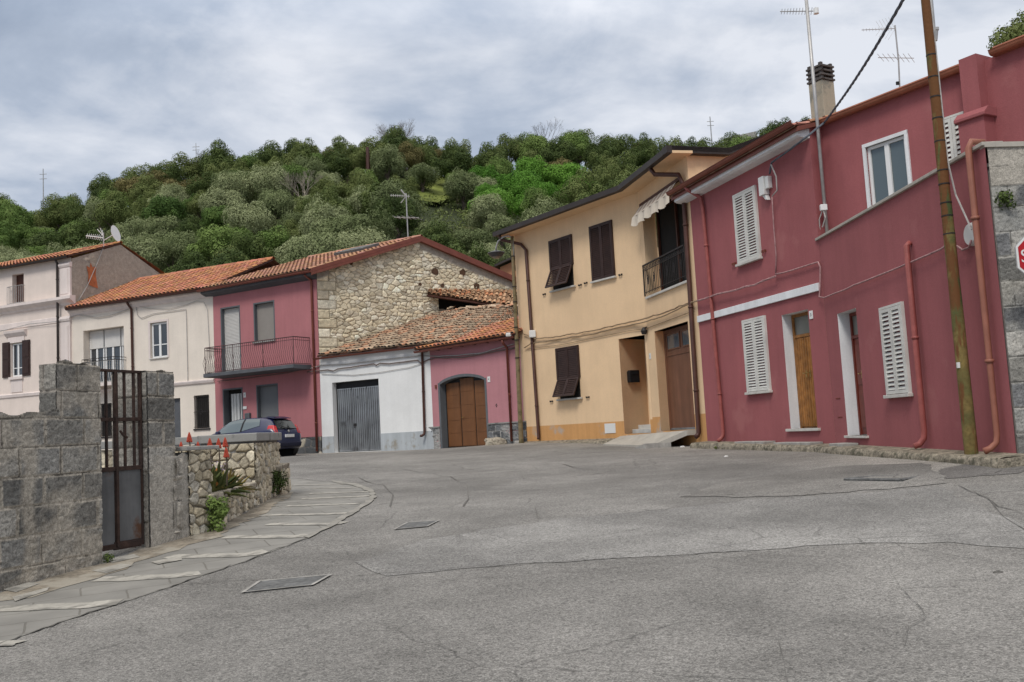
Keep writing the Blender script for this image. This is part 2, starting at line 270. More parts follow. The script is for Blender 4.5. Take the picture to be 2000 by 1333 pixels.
# ------------------------------------------------------------------ ground, road, pavement
def asphalt():
    m, N, L, B = nodes('asphalt'); B.inputs['Roughness'].default_value = .9; B.inputs['Specular IOR Level'].default_value = .25
    tc = N.new('ShaderNodeTexCoord'); co = tc.outputs['Object']
    def noise(sc_, det=5, rough=.6, dist=0):
        n = N.new('ShaderNodeTexNoise'); n.inputs['Scale'].default_value = sc_; n.inputs['Detail'].default_value = det; n.inputs['Roughness'].default_value = rough; n.inputs['Distortion'].default_value = dist; L.new(co, n.inputs[0]); return n.outputs[0]
    def mr(src, lo, hi, a, b):
        r = N.new('ShaderNodeMapRange'); L.new(src, r.inputs[0]); r.inputs[1].default_value = a; r.inputs[2].default_value = b; r.inputs[3].default_value = lo; r.inputs[4].default_value = hi; return r.outputs[0]
    def mul(a, b):
        q = N.new('ShaderNodeMath'); q.operation = 'MULTIPLY'; L.new(a, q.inputs[0]); L.new(b, q.inputs[1]); return q.outputs[0]
    f = mul(mr(noise(120, 2, .5, .6), .7, 1.3, .36, .64), mr(noise(48, 3, .6, 1.2), .58, 1.30, .38, .60))
    f = mul(f, mr(noise(3.2, 5), .92, 1.08, .35, .65)); f = mul(f, mr(noise(.55, 5, .6, .4), .84, 1.16, .38, .62)); f = mul(f, mr(noise(.16, 4), .88, 1.12, .4, .6))
    # cracks: edges of large cells, only where a mask allows them
    nz = N.new('ShaderNodeTexNoise'); nz.inputs['Scale'].default_value = 2.5; nz.inputs['Detail'].default_value = 6; L.new(co, nz.inputs[0])
    mxv = N.new('ShaderNodeMix'); mxv.data_type = 'VECTOR'; mxv.inputs[0].default_value = .16; L.new(co, mxv.inputs[4]); L.new(nz.outputs[1], mxv.inputs[5])
    vo = N.new('ShaderNodeTexVoronoi'); vo.feature = 'DISTANCE_TO_EDGE'; vo.inputs['Scale'].default_value = .75; L.new(mxv.outputs[1], vo.inputs[0])
    crack = mr(vo.outputs[0], .62, 1, .0, .008); msk = mr(noise(.33, 3), 1, 0, .50, .56)
    mx = N.new('ShaderNodeMath'); mx.operation = 'MAXIMUM'; L.new(crack, mx.inputs[0]); L.new(msk, mx.inputs[1]); f = mul(f, mx.outputs[0])
    # drier, paler verge of grit close to kerbs comes from the object colour attribute
    at = N.new('ShaderNodeVertexColor'); at.layer_name = 'Col'
    v = N.new('ShaderNodeVectorMath'); v.operation = 'SCALE'; L.new(at.outputs[0], v.inputs[0]); L.new(f, v.inputs['Scale']); L.new(v.outputs[0], B.inputs['Base Color'])
    b = N.new('ShaderNodeBump'); b.inputs['Strength'].default_value = .9; b.inputs['Distance'].default_value = .008; L.new(noise(95, 3, .6, .4), b.inputs['Height']); L.new(b.outputs[0], B.inputs['Normal'])
    return m
M['asphalt'] = asphalt(); RC = (.203, .194, .181)
def seg_dist(x, y, pts):
    d = np.full(x.shape, 1e9)
    for a, b in zip(pts[:-1], pts[1:]):
        a = np.array(a); b = np.array(b); L2 = ((b-a)**2).sum(); t = np.clip(((x-a[0])*(b[0]-a[0])+(y-a[1])*(b[1]-a[1]))/L2, 0, 1)
        d = np.minimum(d, np.hypot(x-a[0]-t*(b[0]-a[0]), y-a[1]-t*(b[1]-a[1])))
    return d
xs = np.concatenate([[-700, -300, -120, -60], np.arange(-30, -12, 1.0), np.arange(-12, 14, .2), [16, 20, 30, 60, 120, 300, 700]])
ys = np.concatenate([[-60, -20, -8], np.arange(-3, 36, .2), np.arange(36, 46, 1.0), [60, 100, 200, 400, 900]])
X, Y = np.meshgrid(xs, ys, indexing='ij'); Z = gz(X, Y)
Z = Z + (fbm(X*.22, Y*.22, 5, 2)-.5)*.03*((Y > 3) & (Y < 30))
def road_z(x, y):
    x = np.asarray(x, float); y = np.asarray(y, float); return gz(x, y) + (fbm(x*.22, y*.22, 5, 2)-.5)*.03*((y > 3) & (y < 30))
Z = np.where((np.abs(X) > 25) | (Y > 42), .80, Z)
bd = seg_dist(X, Y, [P['C0'], P['C1'], P['C2'], P['C3'], P['C4'], P['C5'], P['C6'], P['C7']])
gr = np.clip(1-(bd-.4)/1.6, 0, 1)*(.6+.8*(fbm(X*1.1, Y*1.1, 9)-.3)); gr = np.clip(gr, 0, 1)[..., None]
cols = np.array(RC)*(1-gr) + np.array((.285, .265, .235))*gr
grid_obj('road', np.c_[X.ravel(), Y.ravel(), Z.ravel()], len(xs), len(ys), M['asphalt'], cols=cols.reshape(-1, 3)); tag(bpy.data.objects['road'], kind='structure')

def ground_sheet(name, poly, lift, m, cell=.35, col=None, thick=0.0, ragged=0.0, label=None, cat=None, kind='structure', group=None):
    """a thin sheet laid on the road, following its height"""
    if ragged:
        q = []
        for i, a in enumerate(poly):
            b = poly[(i+1) % len(poly)]; k = max(1, int(math.dist(a, b)/.18))
            for j in range(k):
                t = j/k; q.append((a[0]*(1-t)+b[0]*t+random.uniform(-1, 1)*ragged, a[1]*(1-t)+b[1]*t+random.uniform(-1, 1)*ragged))
        poly = q
    bm = bmesh.new(); bm.faces.new([bm.verts.new((x, y, 0)) for x, y in poly])
    xa = [p[0] for p in poly]; ya = [p[1] for p in poly]
    for ax, lo, hi in ((0, min(xa), max(xa)), (1, min(ya), max(ya))):
        t = math.floor(lo/cell)*cell
        while t < hi:
            if t > lo:
                co = [0, 0, 0]; no = [0, 0, 0]; co[ax] = t; no[ax] = 1
                bmesh.ops.bisect_plane(bm, geom=bm.verts[:]+bm.edges[:]+bm.faces[:], plane_co=co, plane_no=no, dist=1e-5)
            t += cell
    bmesh.ops.triangulate(bm, faces=bm.faces[:])
    for v in bm.verts: v.co.z = float(road_z(v.co.x, v.co.y)) + lift
    cx, cy = sum(xa)/len(xa), sum(ya)/len(ya); cz = float(road_z(cx, cy))
    for v in bm.verts: v.co -= Vector((cx, cy, cz))
    bmesh.ops.recalc_face_normals(bm, faces=bm.faces[:])
    if bm.faces[:] and sum(f.normal.z for f in bm.faces) < 0: bmesh.ops.reverse_faces(bm, faces=bm.faces[:])
    if thick:
        r = bmesh.ops.extrude_face_region(bm, geom=bm.faces[:]); [setattr(v.co, 'z', v.co.z-thick) for v in r['geom'] if isinstance(v, bmesh.types.BMVert)]
    me = bpy.data.meshes.new(name); bm.to_mesh(me); bm.free(); me.materials.append(m)
    if col:
        at = me.color_attributes.new('Col', 'FLOAT_COLOR', 'POINT'); at.data.foreach_set('color', np.tile((*col, 1), len(me.vertices)).astype(np.float32))
    o = bpy.data.objects.new(name, me); o.location = (cx, cy, cz); C.objects.link(o)
    tag(o, label, cat, group, kind if not cat else None); return o
def gpx(l): return [ground_at(*p) for p in l]
# resurfaced bands and repairs traced where they lie
patches = [([(985, 1030), (1100, 1014), (1300, 995), (1480, 975), (1700, 963), (1835, 952), (1925, 1000), (2040, 1035), (2060, 1075), (1860, 1060), (1640, 1063), (1460, 1075), (1200, 1092), (1000, 1104), (760, 1124), (700, 1100), (820, 1058)], (.232, .224, .212), .04),
           ([(1845, 915), (2010, 890), (2050, 905), (1990, 925), (1850, 937), (1830, 925)], (.138, .130, .122), .03),
           ([(1330, 972), (1420, 940), (1640, 912), (1810, 905), (1850, 945), (1800, 952), (1500, 972)], (.183, .174, .161), .06)]
for k, (pp, cc, rg_) in enumerate(patches): ground_sheet('asphalt_patch', gpx(pp), .004+.001*k, M['asphalt'], col=cc, ragged=rg_)
def crack(pts, w, name='road_seam'):
    g = []
    for a, b in zip(pts[:-1], pts[1:]):
        k = max(2, int(math.dist(a, b)/14)); g += [ground_at(a[0]+(b[0]-a[0])*j/k, a[1]+(b[1]-a[1])*j/k + random.uniform(-2.2, 2.2)) for j in range(k)]
    g.append(ground_at(*pts[-1])); lft, rgt = [], []
    for i, p in enumerate(g):
        t = np.array(g[min(i+1, len(g)-1)])-np.array(g[max(i-1, 0)]); t /= np.linalg.norm(t)+1e-9; ww = w*random.uniform(.12, .9)*.26
        lft.append((p[0]-t[1]*ww, p[1]+t[0]*ww)); rgt.append((p[0]+t[1]*ww, p[1]-t[0]*ww))
    mb = MB(); zf = lambda q: (q[0], q[1], float(road_z(*q))+.009)
    for i in range(len(g)-1): mb.poly([zf(lft[i]), zf(rgt[i]), zf(rgt[i+1]), zf(lft[i+1])])
    return mb.build(name, M['tar'], origin=zf(g[0]))
M['tar'] = mat('tar', (.125, .118, .108), .9, .35, 8, .2, 50)
for pts, w in (([(1000, 1019), (1300, 995), (1480, 976), (1835, 952)], .035), ([(330, 1145), (540, 1131), (650, 1127), (1000, 1105), (1180, 1093), (1300, 1088), (1470, 1075)], .025), ([(860, 1135), (1100, 1119), (1480, 1085), (1670, 1088)], .018),
               ([(724, 915), (800, 918), (880, 932), (912, 948), (915, 975), (905, 990)], .05), ([(640, 934), (700, 934), (750, 950), (768, 968), (762, 990)], .05), ([(1740, 1120), (1760, 1150), (1800, 1190), (1810, 1208), (1775, 1225), (1768, 1260)], .013),
               ([(1520, 1250), (1530, 1290), (1538, 1333)], .012), ([(1045, 990), (1050, 1012)], .04), ([(1080, 905), (1120, 912), (1160, 918)], .06), ([(1900, 960), (1950, 990), (2000, 1006)], .03), ([(1870, 950), (1930, 975), (1960, 1010), (2010, 1040)], .03), ([(1835, 935), (1900, 930), (2000, 915)], .03),
               ([(1420, 968), (1450, 966), (1478, 969)], .04), ([(1630, 985), (1690, 987)], .03)):
    tag(crack(pts, w), kind='structure')
# service covers
def cover(pts, label, lift=.006):
    root_xy = gpx(pts); cx = sum(p[0] for p in root_xy)/4; cy = sum(p[1] for p in root_xy)/4
    t = thing('service_cover', (cx, cy, float(road_z(cx, cy))), label, 'cover', 'service covers set in the road')
    def inset(q, k): return [(cx+(p[0]-cx)*k, cy+(p[1]-cy)*k) for p in q]
    a = inset(root_xy, 1.0); b = inset(root_xy, .90); mb = MB()
    zf = lambda q, l: (q[0], q[1], float(road_z(*q))+l)
    for i in range(4):
        j = (i+1) % 4; mb.poly([zf(a[i], .012), zf(a[j], .012), zf(b[j], .012), zf(b[i], .012)]); mb.poly([zf(b[i], .012), zf(b[j], .012), zf(b[j], -.02), zf(b[i], -.02)])
    mb.build('frame', M['concrete'], t); c = inset(root_xy, .88); mb = MB()
    for i in range(6):
        for j in range(6):
            def bl(u, v): return tuple((np.array(c[0])*(1-u)+np.array(c[1])*u)*(1-v)+(np.array(c[3])*(1-u)+np.array(c[2])*u)*v)
            mb.poly([zf(bl(i/6, j/6), .008), zf(bl((i+1)/6, j/6), .008), zf(bl((i+1)/6, (j+1)/6), .008), zf(bl(i/6, (j+1)/6), .008)])
    mb.build('lid', M['iron_lid'], t); return t
M['edge_stone'] = mat('edge_stone', (.255, .242, .215), .9, .3, 3, .3, 40, fine=.15); M['iron_lid'] = mat('iron_lid', (.12, .12, .118), .8, .3, 6, .8, 30, fine=.3)
cover([(470, 1160), (505, 1137), (650, 1124), (612, 1145)], 'larger dark service cover in the near road by the paved pavement edge')
cover([(768, 1037), (795, 1023), (860, 1018), (835, 1031)], 'smaller dark service cover in the middle of the bend')
# storm drain
g4 = gpx([(1650, 940), (1700, 932), (1800, 929), (1760, 942)]); cx = sum(p[0] for p in g4)/4; cy = sum(p[1] for p in g4)/4; cz = float(road_z(cx, cy))
t = thing('storm_drain', (cx, cy, cz), 'slotted metal drain grate in the road near the wooden pole', 'drain')
mb = MB(); mb.poly([(x, y, cz-.03) for x, y in g4]); mb.build('pit', M['black'], t); mb = MB()
for k in range(15):
    a = np.array(g4[0])*(1-k/14)+np.array(g4[1])*0+np.array(g4[3])*(k/14); b = np.array(g4[1])*(1-k/14)+np.array(g4[2])*(k/14); d = (np.array(g4[3])-np.array(g4[0]))/14*.28
    mb.hexa([(a[0], a[1], cz-.03), (a[0]+d[0], a[1]+d[1], cz-.03), (b[0]+d[0], b[1]+d[1], cz-.03), (b[0], b[1], cz-.03), (a[0], a[1], cz+.006), (a[0]+d[0], a[1]+d[1], cz+.006), (b[0]+d[0], b[1]+d[1], cz+.006), (b[0], b[1], cz+.006)])
for a, b in ((0, 1), (1, 2), (2, 3), (3, 0)): mb.tube([(*g4[a], cz), (*g4[b], cz)], .022, 5)
mb.build('grate', M['iron_lid'], t)

# flagstone pavement on the inside of the bend
M['flag'] = None
def flag_mat():
    m, N, L, B = nodes('flagstone'); B.inputs['Roughness'].default_value = .88; tc = N.new('ShaderNodeTexCoord'); mp = N.new('ShaderNodeMapping'); mp.inputs['Rotation'].default_value = (0, 0, R(-24)); L.new(tc.outputs['Object'], mp.inputs[0])
    br = N.new('ShaderNodeTexBrick'); br.inputs['Scale'].default_value = 1.0; br.inputs['Brick Width'].default_value = .62; br.inputs['Row Height'].default_value = .36; br.inputs['Mortar Size'].default_value = .007; br.inputs['Mortar Smooth'].default_value = .3
    br.inputs['Color1'].default_value = (.195, .187, .170, 1); br.inputs['Color2'].default_value = (.225, .215, .196, 1); br.inputs['Mortar'].default_value = (.15, .14, .122, 1)
    nn = N.new('ShaderNodeTexNoise'); nn.inputs['Scale'].default_value = 3; nn.inputs['Detail'].default_value = 5; L.new(mp.outputs[0], nn.inputs[0]); mv = N.new('ShaderNodeMix'); mv.data_type = 'VECTOR'; mv.inputs[0].default_value = .035; L.new(mp.outputs[0], mv.inputs[4]); L.new(nn.outputs[1], mv.inputs[5]); L.new(mv.outputs[1], br.inputs[0])
    n = N.new('ShaderNodeTexNoise'); n.inputs['Scale'].default_value = 2.2; n.inputs['Detail'].default_value = 8; L.new(tc.outputs['Object'], n.inputs[0])
    mr = N.new('ShaderNodeMapRange'); L.new(n.outputs[0], mr.inputs[0]); mr.inputs[1].default_value = .3; mr.inputs[2].default_value = .7; mr.inputs[3].default_value = .8; mr.inputs[4].default_value = 1.22
    v = N.new('ShaderNodeVectorMath'); v.operation = 'SCALE'; L.new(br.outputs[0], v.inputs[0]); L.new(mr.outputs[0], v.inputs['Scale']); L.new(v.outputs[0], B.inputs['Base Color'])
    b = N.new('ShaderNodeBump'); b.inputs['Strength'].default_value = .5; b.inputs['Distance'].default_value = .01; L.new(n.outputs[0], b.inputs['Height']); b2 = N.new('ShaderNodeBump'); b2.inputs['Strength'].default_value = .6; b2.inputs['Distance'].default_value = .012; b2.invert = True; L.new(br.outputs[1], b2.inputs['Height']); L.new(b.outputs[0], b2.inputs['Normal']); L.new(b2.outputs[0], B.inputs['Normal'])
    return m
M['flag'] = flag_mat(); M['pale_strip'] = mat('pale_strip', (.37, .35, .31), .9, .22, 4, .3, 40, fine=.12, stain=((.2, .19, .17), .45, 3)); M['dirt'] = mat('dirt', (.22, .19, .15), .95, .3, 3, .8, 30, fine=.3, stain=((.33, .30, .25), .5, 2.5))
outer = [(-120, 1305), (0, 1258), (130, 1212), (260, 1171), (395, 1126), (520, 1084), (600, 1052), (655, 1023), (692, 1000), (716, 985), (731, 972), (727, 961), (700, 949), (655, 942), (600, 937), (548, 934)]
inner = [(535, 962), (500, 990), (420, 1034), (362, 1046), (287, 1068), (200, 1102), (110, 1124), (46, 1143), (-120, 1200)]
ground_sheet('pavement', gpx(outer+inner), .004, M['flag'])
# earth and grit washed against the foot of the walls
grit = [(-120, 1250), (0, 1175), (60, 1172), (130, 1148), (215, 1122), (300, 1092), (380, 1066), (430, 1052), (505, 1008), (560, 975), (575, 962), (550, 958), (535, 962), (500, 990), (420, 1034), (362, 1046), (287, 1068), (200, 1102), (110, 1124), (46, 1143), (-120, 1200)]
ground_sheet('dirt_strip', gpx(grit), .008, M['dirt'], ragged=.07)
strips = [([(0, 1263), (30, 1252)], .16), ([(-40, 1197), (10, 1190), (170, 1184), (235, 1177)], .2), ([(188, 1134), (335, 1128), (392, 1121)], .19), ([(330, 1089), (475, 1087), (520, 1079)], .18), ([(438, 1051), (575, 1051), (600, 1047)], .17), ([(524, 1026), (650, 1026), (672, 1021)], .16),
          ([(510, 1008), (640, 1006), (690, 1003)], .15), ([(560, 990), (705, 985)], .15), ([(590, 976), (722, 970)], .15), ([(605, 966), (728, 961)], .14), ([(612, 955), (712, 953)], .14), ([(560, 949), (690, 946)], .13)]
for pts, w in strips:
    k = 5; g = []
    for a, b in zip(pts[:-1], pts[1:]): g += [ground_at(a[0]+(b[0]-a[0])*j/k, a[1]+(b[1]-a[1])*j/k) for j in range(k)]
    g.append(ground_at(*pts[-1])); l_, r_ = [], []
    for i, p in enumerate(g):
        t_ = np.array(g[min(i+1, len(g)-1)])-np.array(g[max(i-1, 0)]); t_ /= np.linalg.norm(t_); l_.append((p[0]-t_[1]*w/2, p[1]+t_[0]*w/2)); r_.append((p[0]+t_[1]*w/2, p[1]-t_[0]*w/2))
    o = ground_sheet('pavement_strip', l_+r_[::-1], .0085, M['pale_strip'], ragged=.016)
tag(crack([(-60, 1284)]+outer[1:], .045, 'pavement_seam'), kind='structure')
# pale edging round the far end of the bend, and broken pale stones in the grit
gg = gpx([(600, 1055), (655, 1027), (692, 1004), (717, 988), (734, 973), (730, 959), (700, 946), (650, 939)]); gi_ = gpx([(594, 1051), (648, 1024), (684, 1001), (709, 985), (724, 972), (720, 962), (694, 950), (650, 943)])
ground_sheet('pavement_edge', gg+gi_[::-1], .0125, M['edge_stone'], ragged=.02)
for pts in ([(0, 1147), (40, 1139), (78, 1143), (30, 1160)], [(212, 1094), (262, 1084), (270, 1090), (222, 1101)], [(180, 1118), (240, 1103), (262, 1106), (205, 1122)], [(20, 1168), (90, 1150), (96, 1156), (35, 1176)], [(300, 1100), (345, 1090), (352, 1096), (310, 1106)]):
    ground_sheet('broken_flag', gpx(pts), .012, M['pale_strip'], ragged=.03)

# kerb in front of the red house: rough concrete, top slopes to the road
def kerb(F, u0, u1, w, dz_top, name='kerb'):
    nu = int((u1-u0)/.035)+1; V = []; U = np.linspace(u0, u1, nu)
    prof = [(0.0, 0), (w*.5, 0), (w*.8, 0), (w*.95, -.004), (w, -.025), (w+.012, -.06), (w+.015, -.10), (w+.02, -.16)]
    A = np.array([F(u, 0, 0) for u in U]); out = []
    for i, u in enumerate(U):
        for j, (n, dz) in enumerate(prof):
            r1 = (fbm(np.array(u*9.), np.array(j*1.7), 11)-.5); r2 = (fbm(np.array(u*14.), np.array(j*2.3), 17)-.5)
            zt = dz_top(u, n/w); p = F(u, n+r1*.05*(j > 2), 0); out.append((p[0], p[1], zt+dz+r2*.03*(j > 1)))
    return np.array(out), nu, len(prof)
def base0(u): return .67+.045*u/5.65      # foot of the red house's right wall
def base1(u): return .715+.07*u/4.7
out, nu, nz = kerb(F0, -.42, 5.64, .45, lambda u, s: base0(u)-.018*s); grid_obj('kerb', out, nu, nz, M['kerb_stone'], origin=(5.4, 14, .5)); tag(bpy.data.objects['kerb'], kind='structure')
mb = MB(F0); mb.poly([(-.42, 0, .3), (-.42, .47, .3), (-.42, .465, base0(0)-.10), (-.42, .45, base0(0)-.03), (-.42, 0, base0(0)-.003)]); mb.poly([(-.42, 0, .3), (.02, 0, .3), (.02, 0, base0(0)-.003), (-.42, 0, base0(0)-.003)]); o = mb.build('kerb_end', M['kerb_stone'], origin=F0(0, .2, .4)); tag(o, kind='structure')
out, nu, nz = kerb(F1, .02, 4.66, .45, lambda u, s: base1(u)-.018*s); o = grid_obj('kerb', out, nu, nz, M['kerb_stone'], origin=(4.6, 19, .6)); tag(o, kind='structure')
out, nu, nz = kerb(F3, 1.2, 5.8, .30, lambda u, s: .90+.0*u-.07*s); o = grid_obj('kerb', out, nu, nz, M['kerb_stone'], origin=(1.5, 27, .8)); tag(o, kind='structure')
# flat slabs and loose stones on the kerb
for u0, u1, F, zb in ((1.9, 3.0, F1, base1), (.35, 1.55, F1, base1), (4.6, 5.2, F0, base0)):
    mb = MB(F); mb.box(u0, u1, .02, .30, zb(u0)-.02, zb(u0)+.035); o = mb.build('kerb_slab', M['concrete'], origin=F(u0, .1, zb(u0)), bevel=.01); tag(o, kind='structure')
# white line painted on the edge of the side road
ground_sheet('painted_line', gpx([(1905, 909), (1950, 897), (2000, 883), (2060, 868), (2065, 872), (2003, 888), (1952, 902), (1912, 912)]), .012, mat('road_paint', (.62, .62, .60), .8, .25, 8, .3, 40, stain=((.3, .29, .28), .5, 6)), ragged=.01)

# ------------------------------------------------------------------ hillside
rpx = [(-260, 400), (0, 366), (45, 380), (75, 392), (110, 385), (135, 372), (200, 335), (320, 308), (400, 292), (500, 290), (640, 276), (720, 264), (780, 256), (830, 272), (930, 282), (1000, 272), (1150, 262), (1200, 262), (1300, 274), (1450, 268), (1560, 245), (1750, 215), (2100, 170)]
_rx, _rz = [], []
for x, y in rpx:
    r = ray(x, y); r = r/r[1]; _rx.append(r[0]*130); _rz.append(EZ+r[2]*130-5.3-(.8 if x < 420 else 0))
_o = np.argsort(_rx); _rx = np.array(_rx)[_o]; _rz = np.array(_rz)[_o]
def hill_z(x, y):
    x = np.asarray(x, float); y = np.asarray(y, float); s = np.clip((y-50)/80, 0, 1); rz = np.interp(x*130/np.maximum(y, 60), _rx, _rz)
    z = 1.0 + (rz-1.0)*(s**.93); z = z + (fbm(x*.08, y*.08, 21)-.47)*3.0*np.sin(np.clip(s, 0, 1)*math.pi)
    return np.where(y > 130, rz-(y-130)*.12, z)
xs = np.arange(-170, 150, 3.0); ys = np.concatenate([np.arange(47, 134, 2.0), np.arange(134, 260, 9.0)]); X, Y = np.meshgrid(xs, ys, indexing='ij')
M['hill_ground'] = mat('hill_ground', (.035, .045, .018), .95, .4, .2, .6, 4, stain=((.10, .10, .04), .3, .15)); M['grass_patch'] = mat('grass_patch', (.17, .20, .045), .9, .35, .5, .6, 6)
grid_obj('hillside', np.c_[X.ravel(), Y.ravel(), hill_z(X, Y).ravel()], len(xs), len(ys), M['hill_ground']); tag(bpy.data.objects['hillside'], kind='structure')

# trees: a few kinds built once, then copied one by one
def leaf_cloud(name, clumps, per, size, mats, up=.25, seed=0, squash=1.0):
    """clumps: list of (x,y,z,r).  Small leaf faces on every clump"""
    g = np.random.default_rng(seed); V = []
    for (x, y, z, r) in clumps:
        k = int(per*(r**1.6)); d = g.normal(size=(k, 3)); d[:, 2] += up; d /= np.linalg.norm(d, axis=1)[:, None]
        rad = r*(1-np.abs(g.normal(0, .12, k)))*(1+.16*np.sin(d[:, 0]*5+x*3)*np.cos(d[:, 1]*6+y)); c = np.array([x, y, z]) + d*rad[:, None]*np.array([1, 1, squash])
        nrm = d + g.normal(0, .28, (k, 3)); nrm /= np.linalg.norm(nrm, axis=1)[:, None]; t = np.cross(nrm, g.normal(size=(k, 3))); t /= np.linalg.norm(t, axis=1)[:, None]; b = np.cross(nrm, t)
        s = size*g.uniform(.6, 1.3, k)[:, None]; w = s*g.uniform(.45, .8, k)[:, None]
        V.append(np.stack([c-t*s, c+b*w-t*s*.1, c+t*s, c-b*w+t*s*.1], 1))
    V = np.concatenate(V); n = len(V); me = bpy.data.meshes.new(name); me.vertices.add(n*4); me.vertices.foreach_set('co', V.astype(np.float32).ravel())
    me.loops.add(n*4); me.loops.foreach_set('vertex_index', np.arange(n*4, dtype=np.int32)); me.polygons.add(n); me.polygons.foreach_set('loop_start', np.arange(0, n*4, 4, dtype=np.int32)); me.polygons.foreach_set('loop_total', np.full(n, 4, np.int32))
    me.update(calc_edges=True); me.materials.append(mats); return me
def crown_clumps(seed, rx, rz, zc, n, rmin, rmax, wild=.15):
    g = random.Random(seed); cl = []
    for i in range(n):
        a = g.uniform(0, 2*math.pi); el = math.asin(g.uniform(-.55, 1)); q = g.uniform(.55, 1.0)*(1+g.uniform(-wild, wild))
        cl.append((math.cos(a)*math.cos(el)*rx*q, math.sin(a)*math.cos(el)*rx*q, zc+math.sin(el)*rz*q, g.uniform(rmin, rmax)))
    return cl
def trunk_mesh(name, h, r, crown_r, seed, mt, limbs=5):
    g = random.Random(seed); mb = MB(); mb.tube([(0, 0, -1.0), (.05, .02, h*.3), (g.uniform(-.15, .15), g.uniform(-.15, .15), h*.55)], [r*1.3, r, r*.75], 7)
    for i in range(limbs):
        a = 2*math.pi*i/limbs+g.uniform(-.4, .4); q = crown_r*g.uniform(.5, .8)
        mb.tube([(0, 0, h*.45), (math.cos(a)*q*.4, math.sin(a)*q*.4, h*.75), (math.cos(a)*q, math.sin(a)*q, h*g.uniform(.95, 1.2))], [r*.6, r*.35, r*.1], 5)
    o = mb.build(name, mt); me = o.data; bpy.data.objects.remove(o); return me
kinds = {}
def make_kind(key, nm, adj, cr_list, trunk): kinds[key] = dict(name=nm, adj=adj, crowns=cr_list, trunk=trunk)
T0 = trunk_mesh('trunk', 2.3, .18, 1.4, 1, M['bark'])
make_kind('olive', 'olive_tree', 'grey green olive tree', [leaf_cloud('crown', crown_clumps(s, 1.55, 1.15, 2.35, 26, .62, .95, .12), 900, .062, M['fol_olive'], seed=s) for s in (1, 2, 3, 4)], T0)
make_kind('dark', 'oak_tree', 'dark green oak tree', [leaf_cloud('crown', crown_clumps(s, 1.65, 1.45, 2.7, 30, .5, .95, .22), 850, .066, M['fol_dark'], seed=s) for s in (11, 12, 13)], T0)
make_kind('mid', 'leafy_tree', 'fresh green leafy tree', [leaf_cloud('crown', crown_clumps(s, 1.6, 1.2, 2.5, 28, .5, .9, .18), 850, .068, M['fol_mid'], seed=s) for s in (21, 22)], T0)
make_kind('bright', 'locust_tree', 'bright lime green tree', [leaf_cloud('crown', crown_clumps(s, 1.9, 1.15, 2.4, 30, .5, .95, .18), 850, .068, M['fol_bright'], seed=s) for s in (31, 32)], T0)
make_kind('brown', 'scrub_oak', 'brownish green scrub oak', [leaf_cloud('crown', crown_clumps(s, 1.6, 1.2, 2.4, 28, .5, .9, .2), 850, .064, M['fol_brown'], seed=s) for s in (41, 42)], T0)
clear = (842, 377)
def plant_trees():
    g = random.Random(5); cnt = 0; y = 63.0; row = 0; spots = []
    while y < 134:
        x = -.585*y + (row % 2)*2.4
        while x < .345*y + 2:
            xx = x+g.uniform(-1.5, 1.5); yy = y+g.uniform(-1.3, 1.3); x += 4.05 + .006*y
            zz = float(hill_z(xx, yy)); px, py = project((xx, yy, zz+3)); 
            if 800 < px < 882 and 345 < py < 432: continue
            if py > 560 or (px > 1330 and yy < 90): continue
            spots.append((xx, yy, zz, px, py, (yy-50)/80))
        y += 4.35; row += 1
    for (xx, yy, zz, px, py, s) in spots:
        q = g.random(); nz = float(fbm(np.array(xx*.07+9), np.array(yy*.07), 33))
        if 950 < px < 1150 and 335 < py < 405: k = 'bright' if q < .8 else 'mid'
        elif px < 110 and py < 420: k = 'brown' if q < .6 else 'dark'
        elif s > .80: k = 'dark' if q < .62 else ('brown' if q < .85 else 'mid')
        elif px > 1130: k = 'dark' if q < .5 else ('mid' if q < .8 else 'brown')
        elif nz > .60: k = 'mid' if q < .5 else 'dark'
        elif nz < .36: k = 'dark' if q < .5 else 'olive'
        else: k = 'olive' if q < .74 else ('mid' if q < .87 else 'dark')
        K = kinds[k]; sc_ = g.uniform(.80, 1.30)*(1.08 if s > .8 else 1)
        size = 'small' if sc_ < .95 else ('broad' if sc_ > 1.15 else 'round')
        over = 'above the tall cream house' if px < 150 else 'above the low cream house' if px < 400 else 'above the pink balcony house' if px < 620 else 'above the stone gable' if px < 1000 else 'above the beige house' if px < 1340 else 'beside the red house eave'
        hgt = 'at the foot of the hill' if s < .2 else 'low on the hill' if s < .42 else 'halfway up the hill' if s < .64 else 'high on the hill' if s < .86 else 'on the skyline'
        r = bpy.data.objects.new(K['name'], None); C.objects.link(r); r.location = (xx, yy, zz); r.rotation_euler = (0, 0, g.uniform(0, 6.28)); r.scale = (sc_, sc_*g.uniform(.9, 1.1), sc_*g.uniform(.85, 1.15))
        lab = f"{size} {K['adj']} {hgt} {over}"
        tag(r, lab, 'tree', lab.replace(' tree ', ' trees ', 1) if ' tree ' in lab else lab.replace('oak', 'oaks', 1))
        for nm, me in (('crown', g.choice(K['crowns'])), ('trunk', K['trunk'])):
            o = bpy.data.objects.new(nm, me); C.objects.link(o); o.parent = r
        cnt += 1
    print('TREES', cnt)
plant_trees()
# scrub that fills the slope between the trees
def scrub():
    g = random.Random(8); cl = []
    for i in range(2100):
        y = 52+g.random()**.8*82; x = g.uniform(-.6*y, .36*y+6); px, py = project((x, y, float(hill_z(x, y))))
        if 808 < px < 876 and 350 < py < 402: continue
        cl.append((x, y, float(hill_z(x, y))+.1, g.uniform(.7, 1.5)))
    me = leaf_cloud('undergrowth', cl, 70, .13, M['fol_dark'], seed=77); o = bpy.data.objects.new('undergrowth', me); C.objects.link(o); tag(o, 'low dark scrub filling the hillside between the trees', 'scrub', None, 'stuff')
scrub()
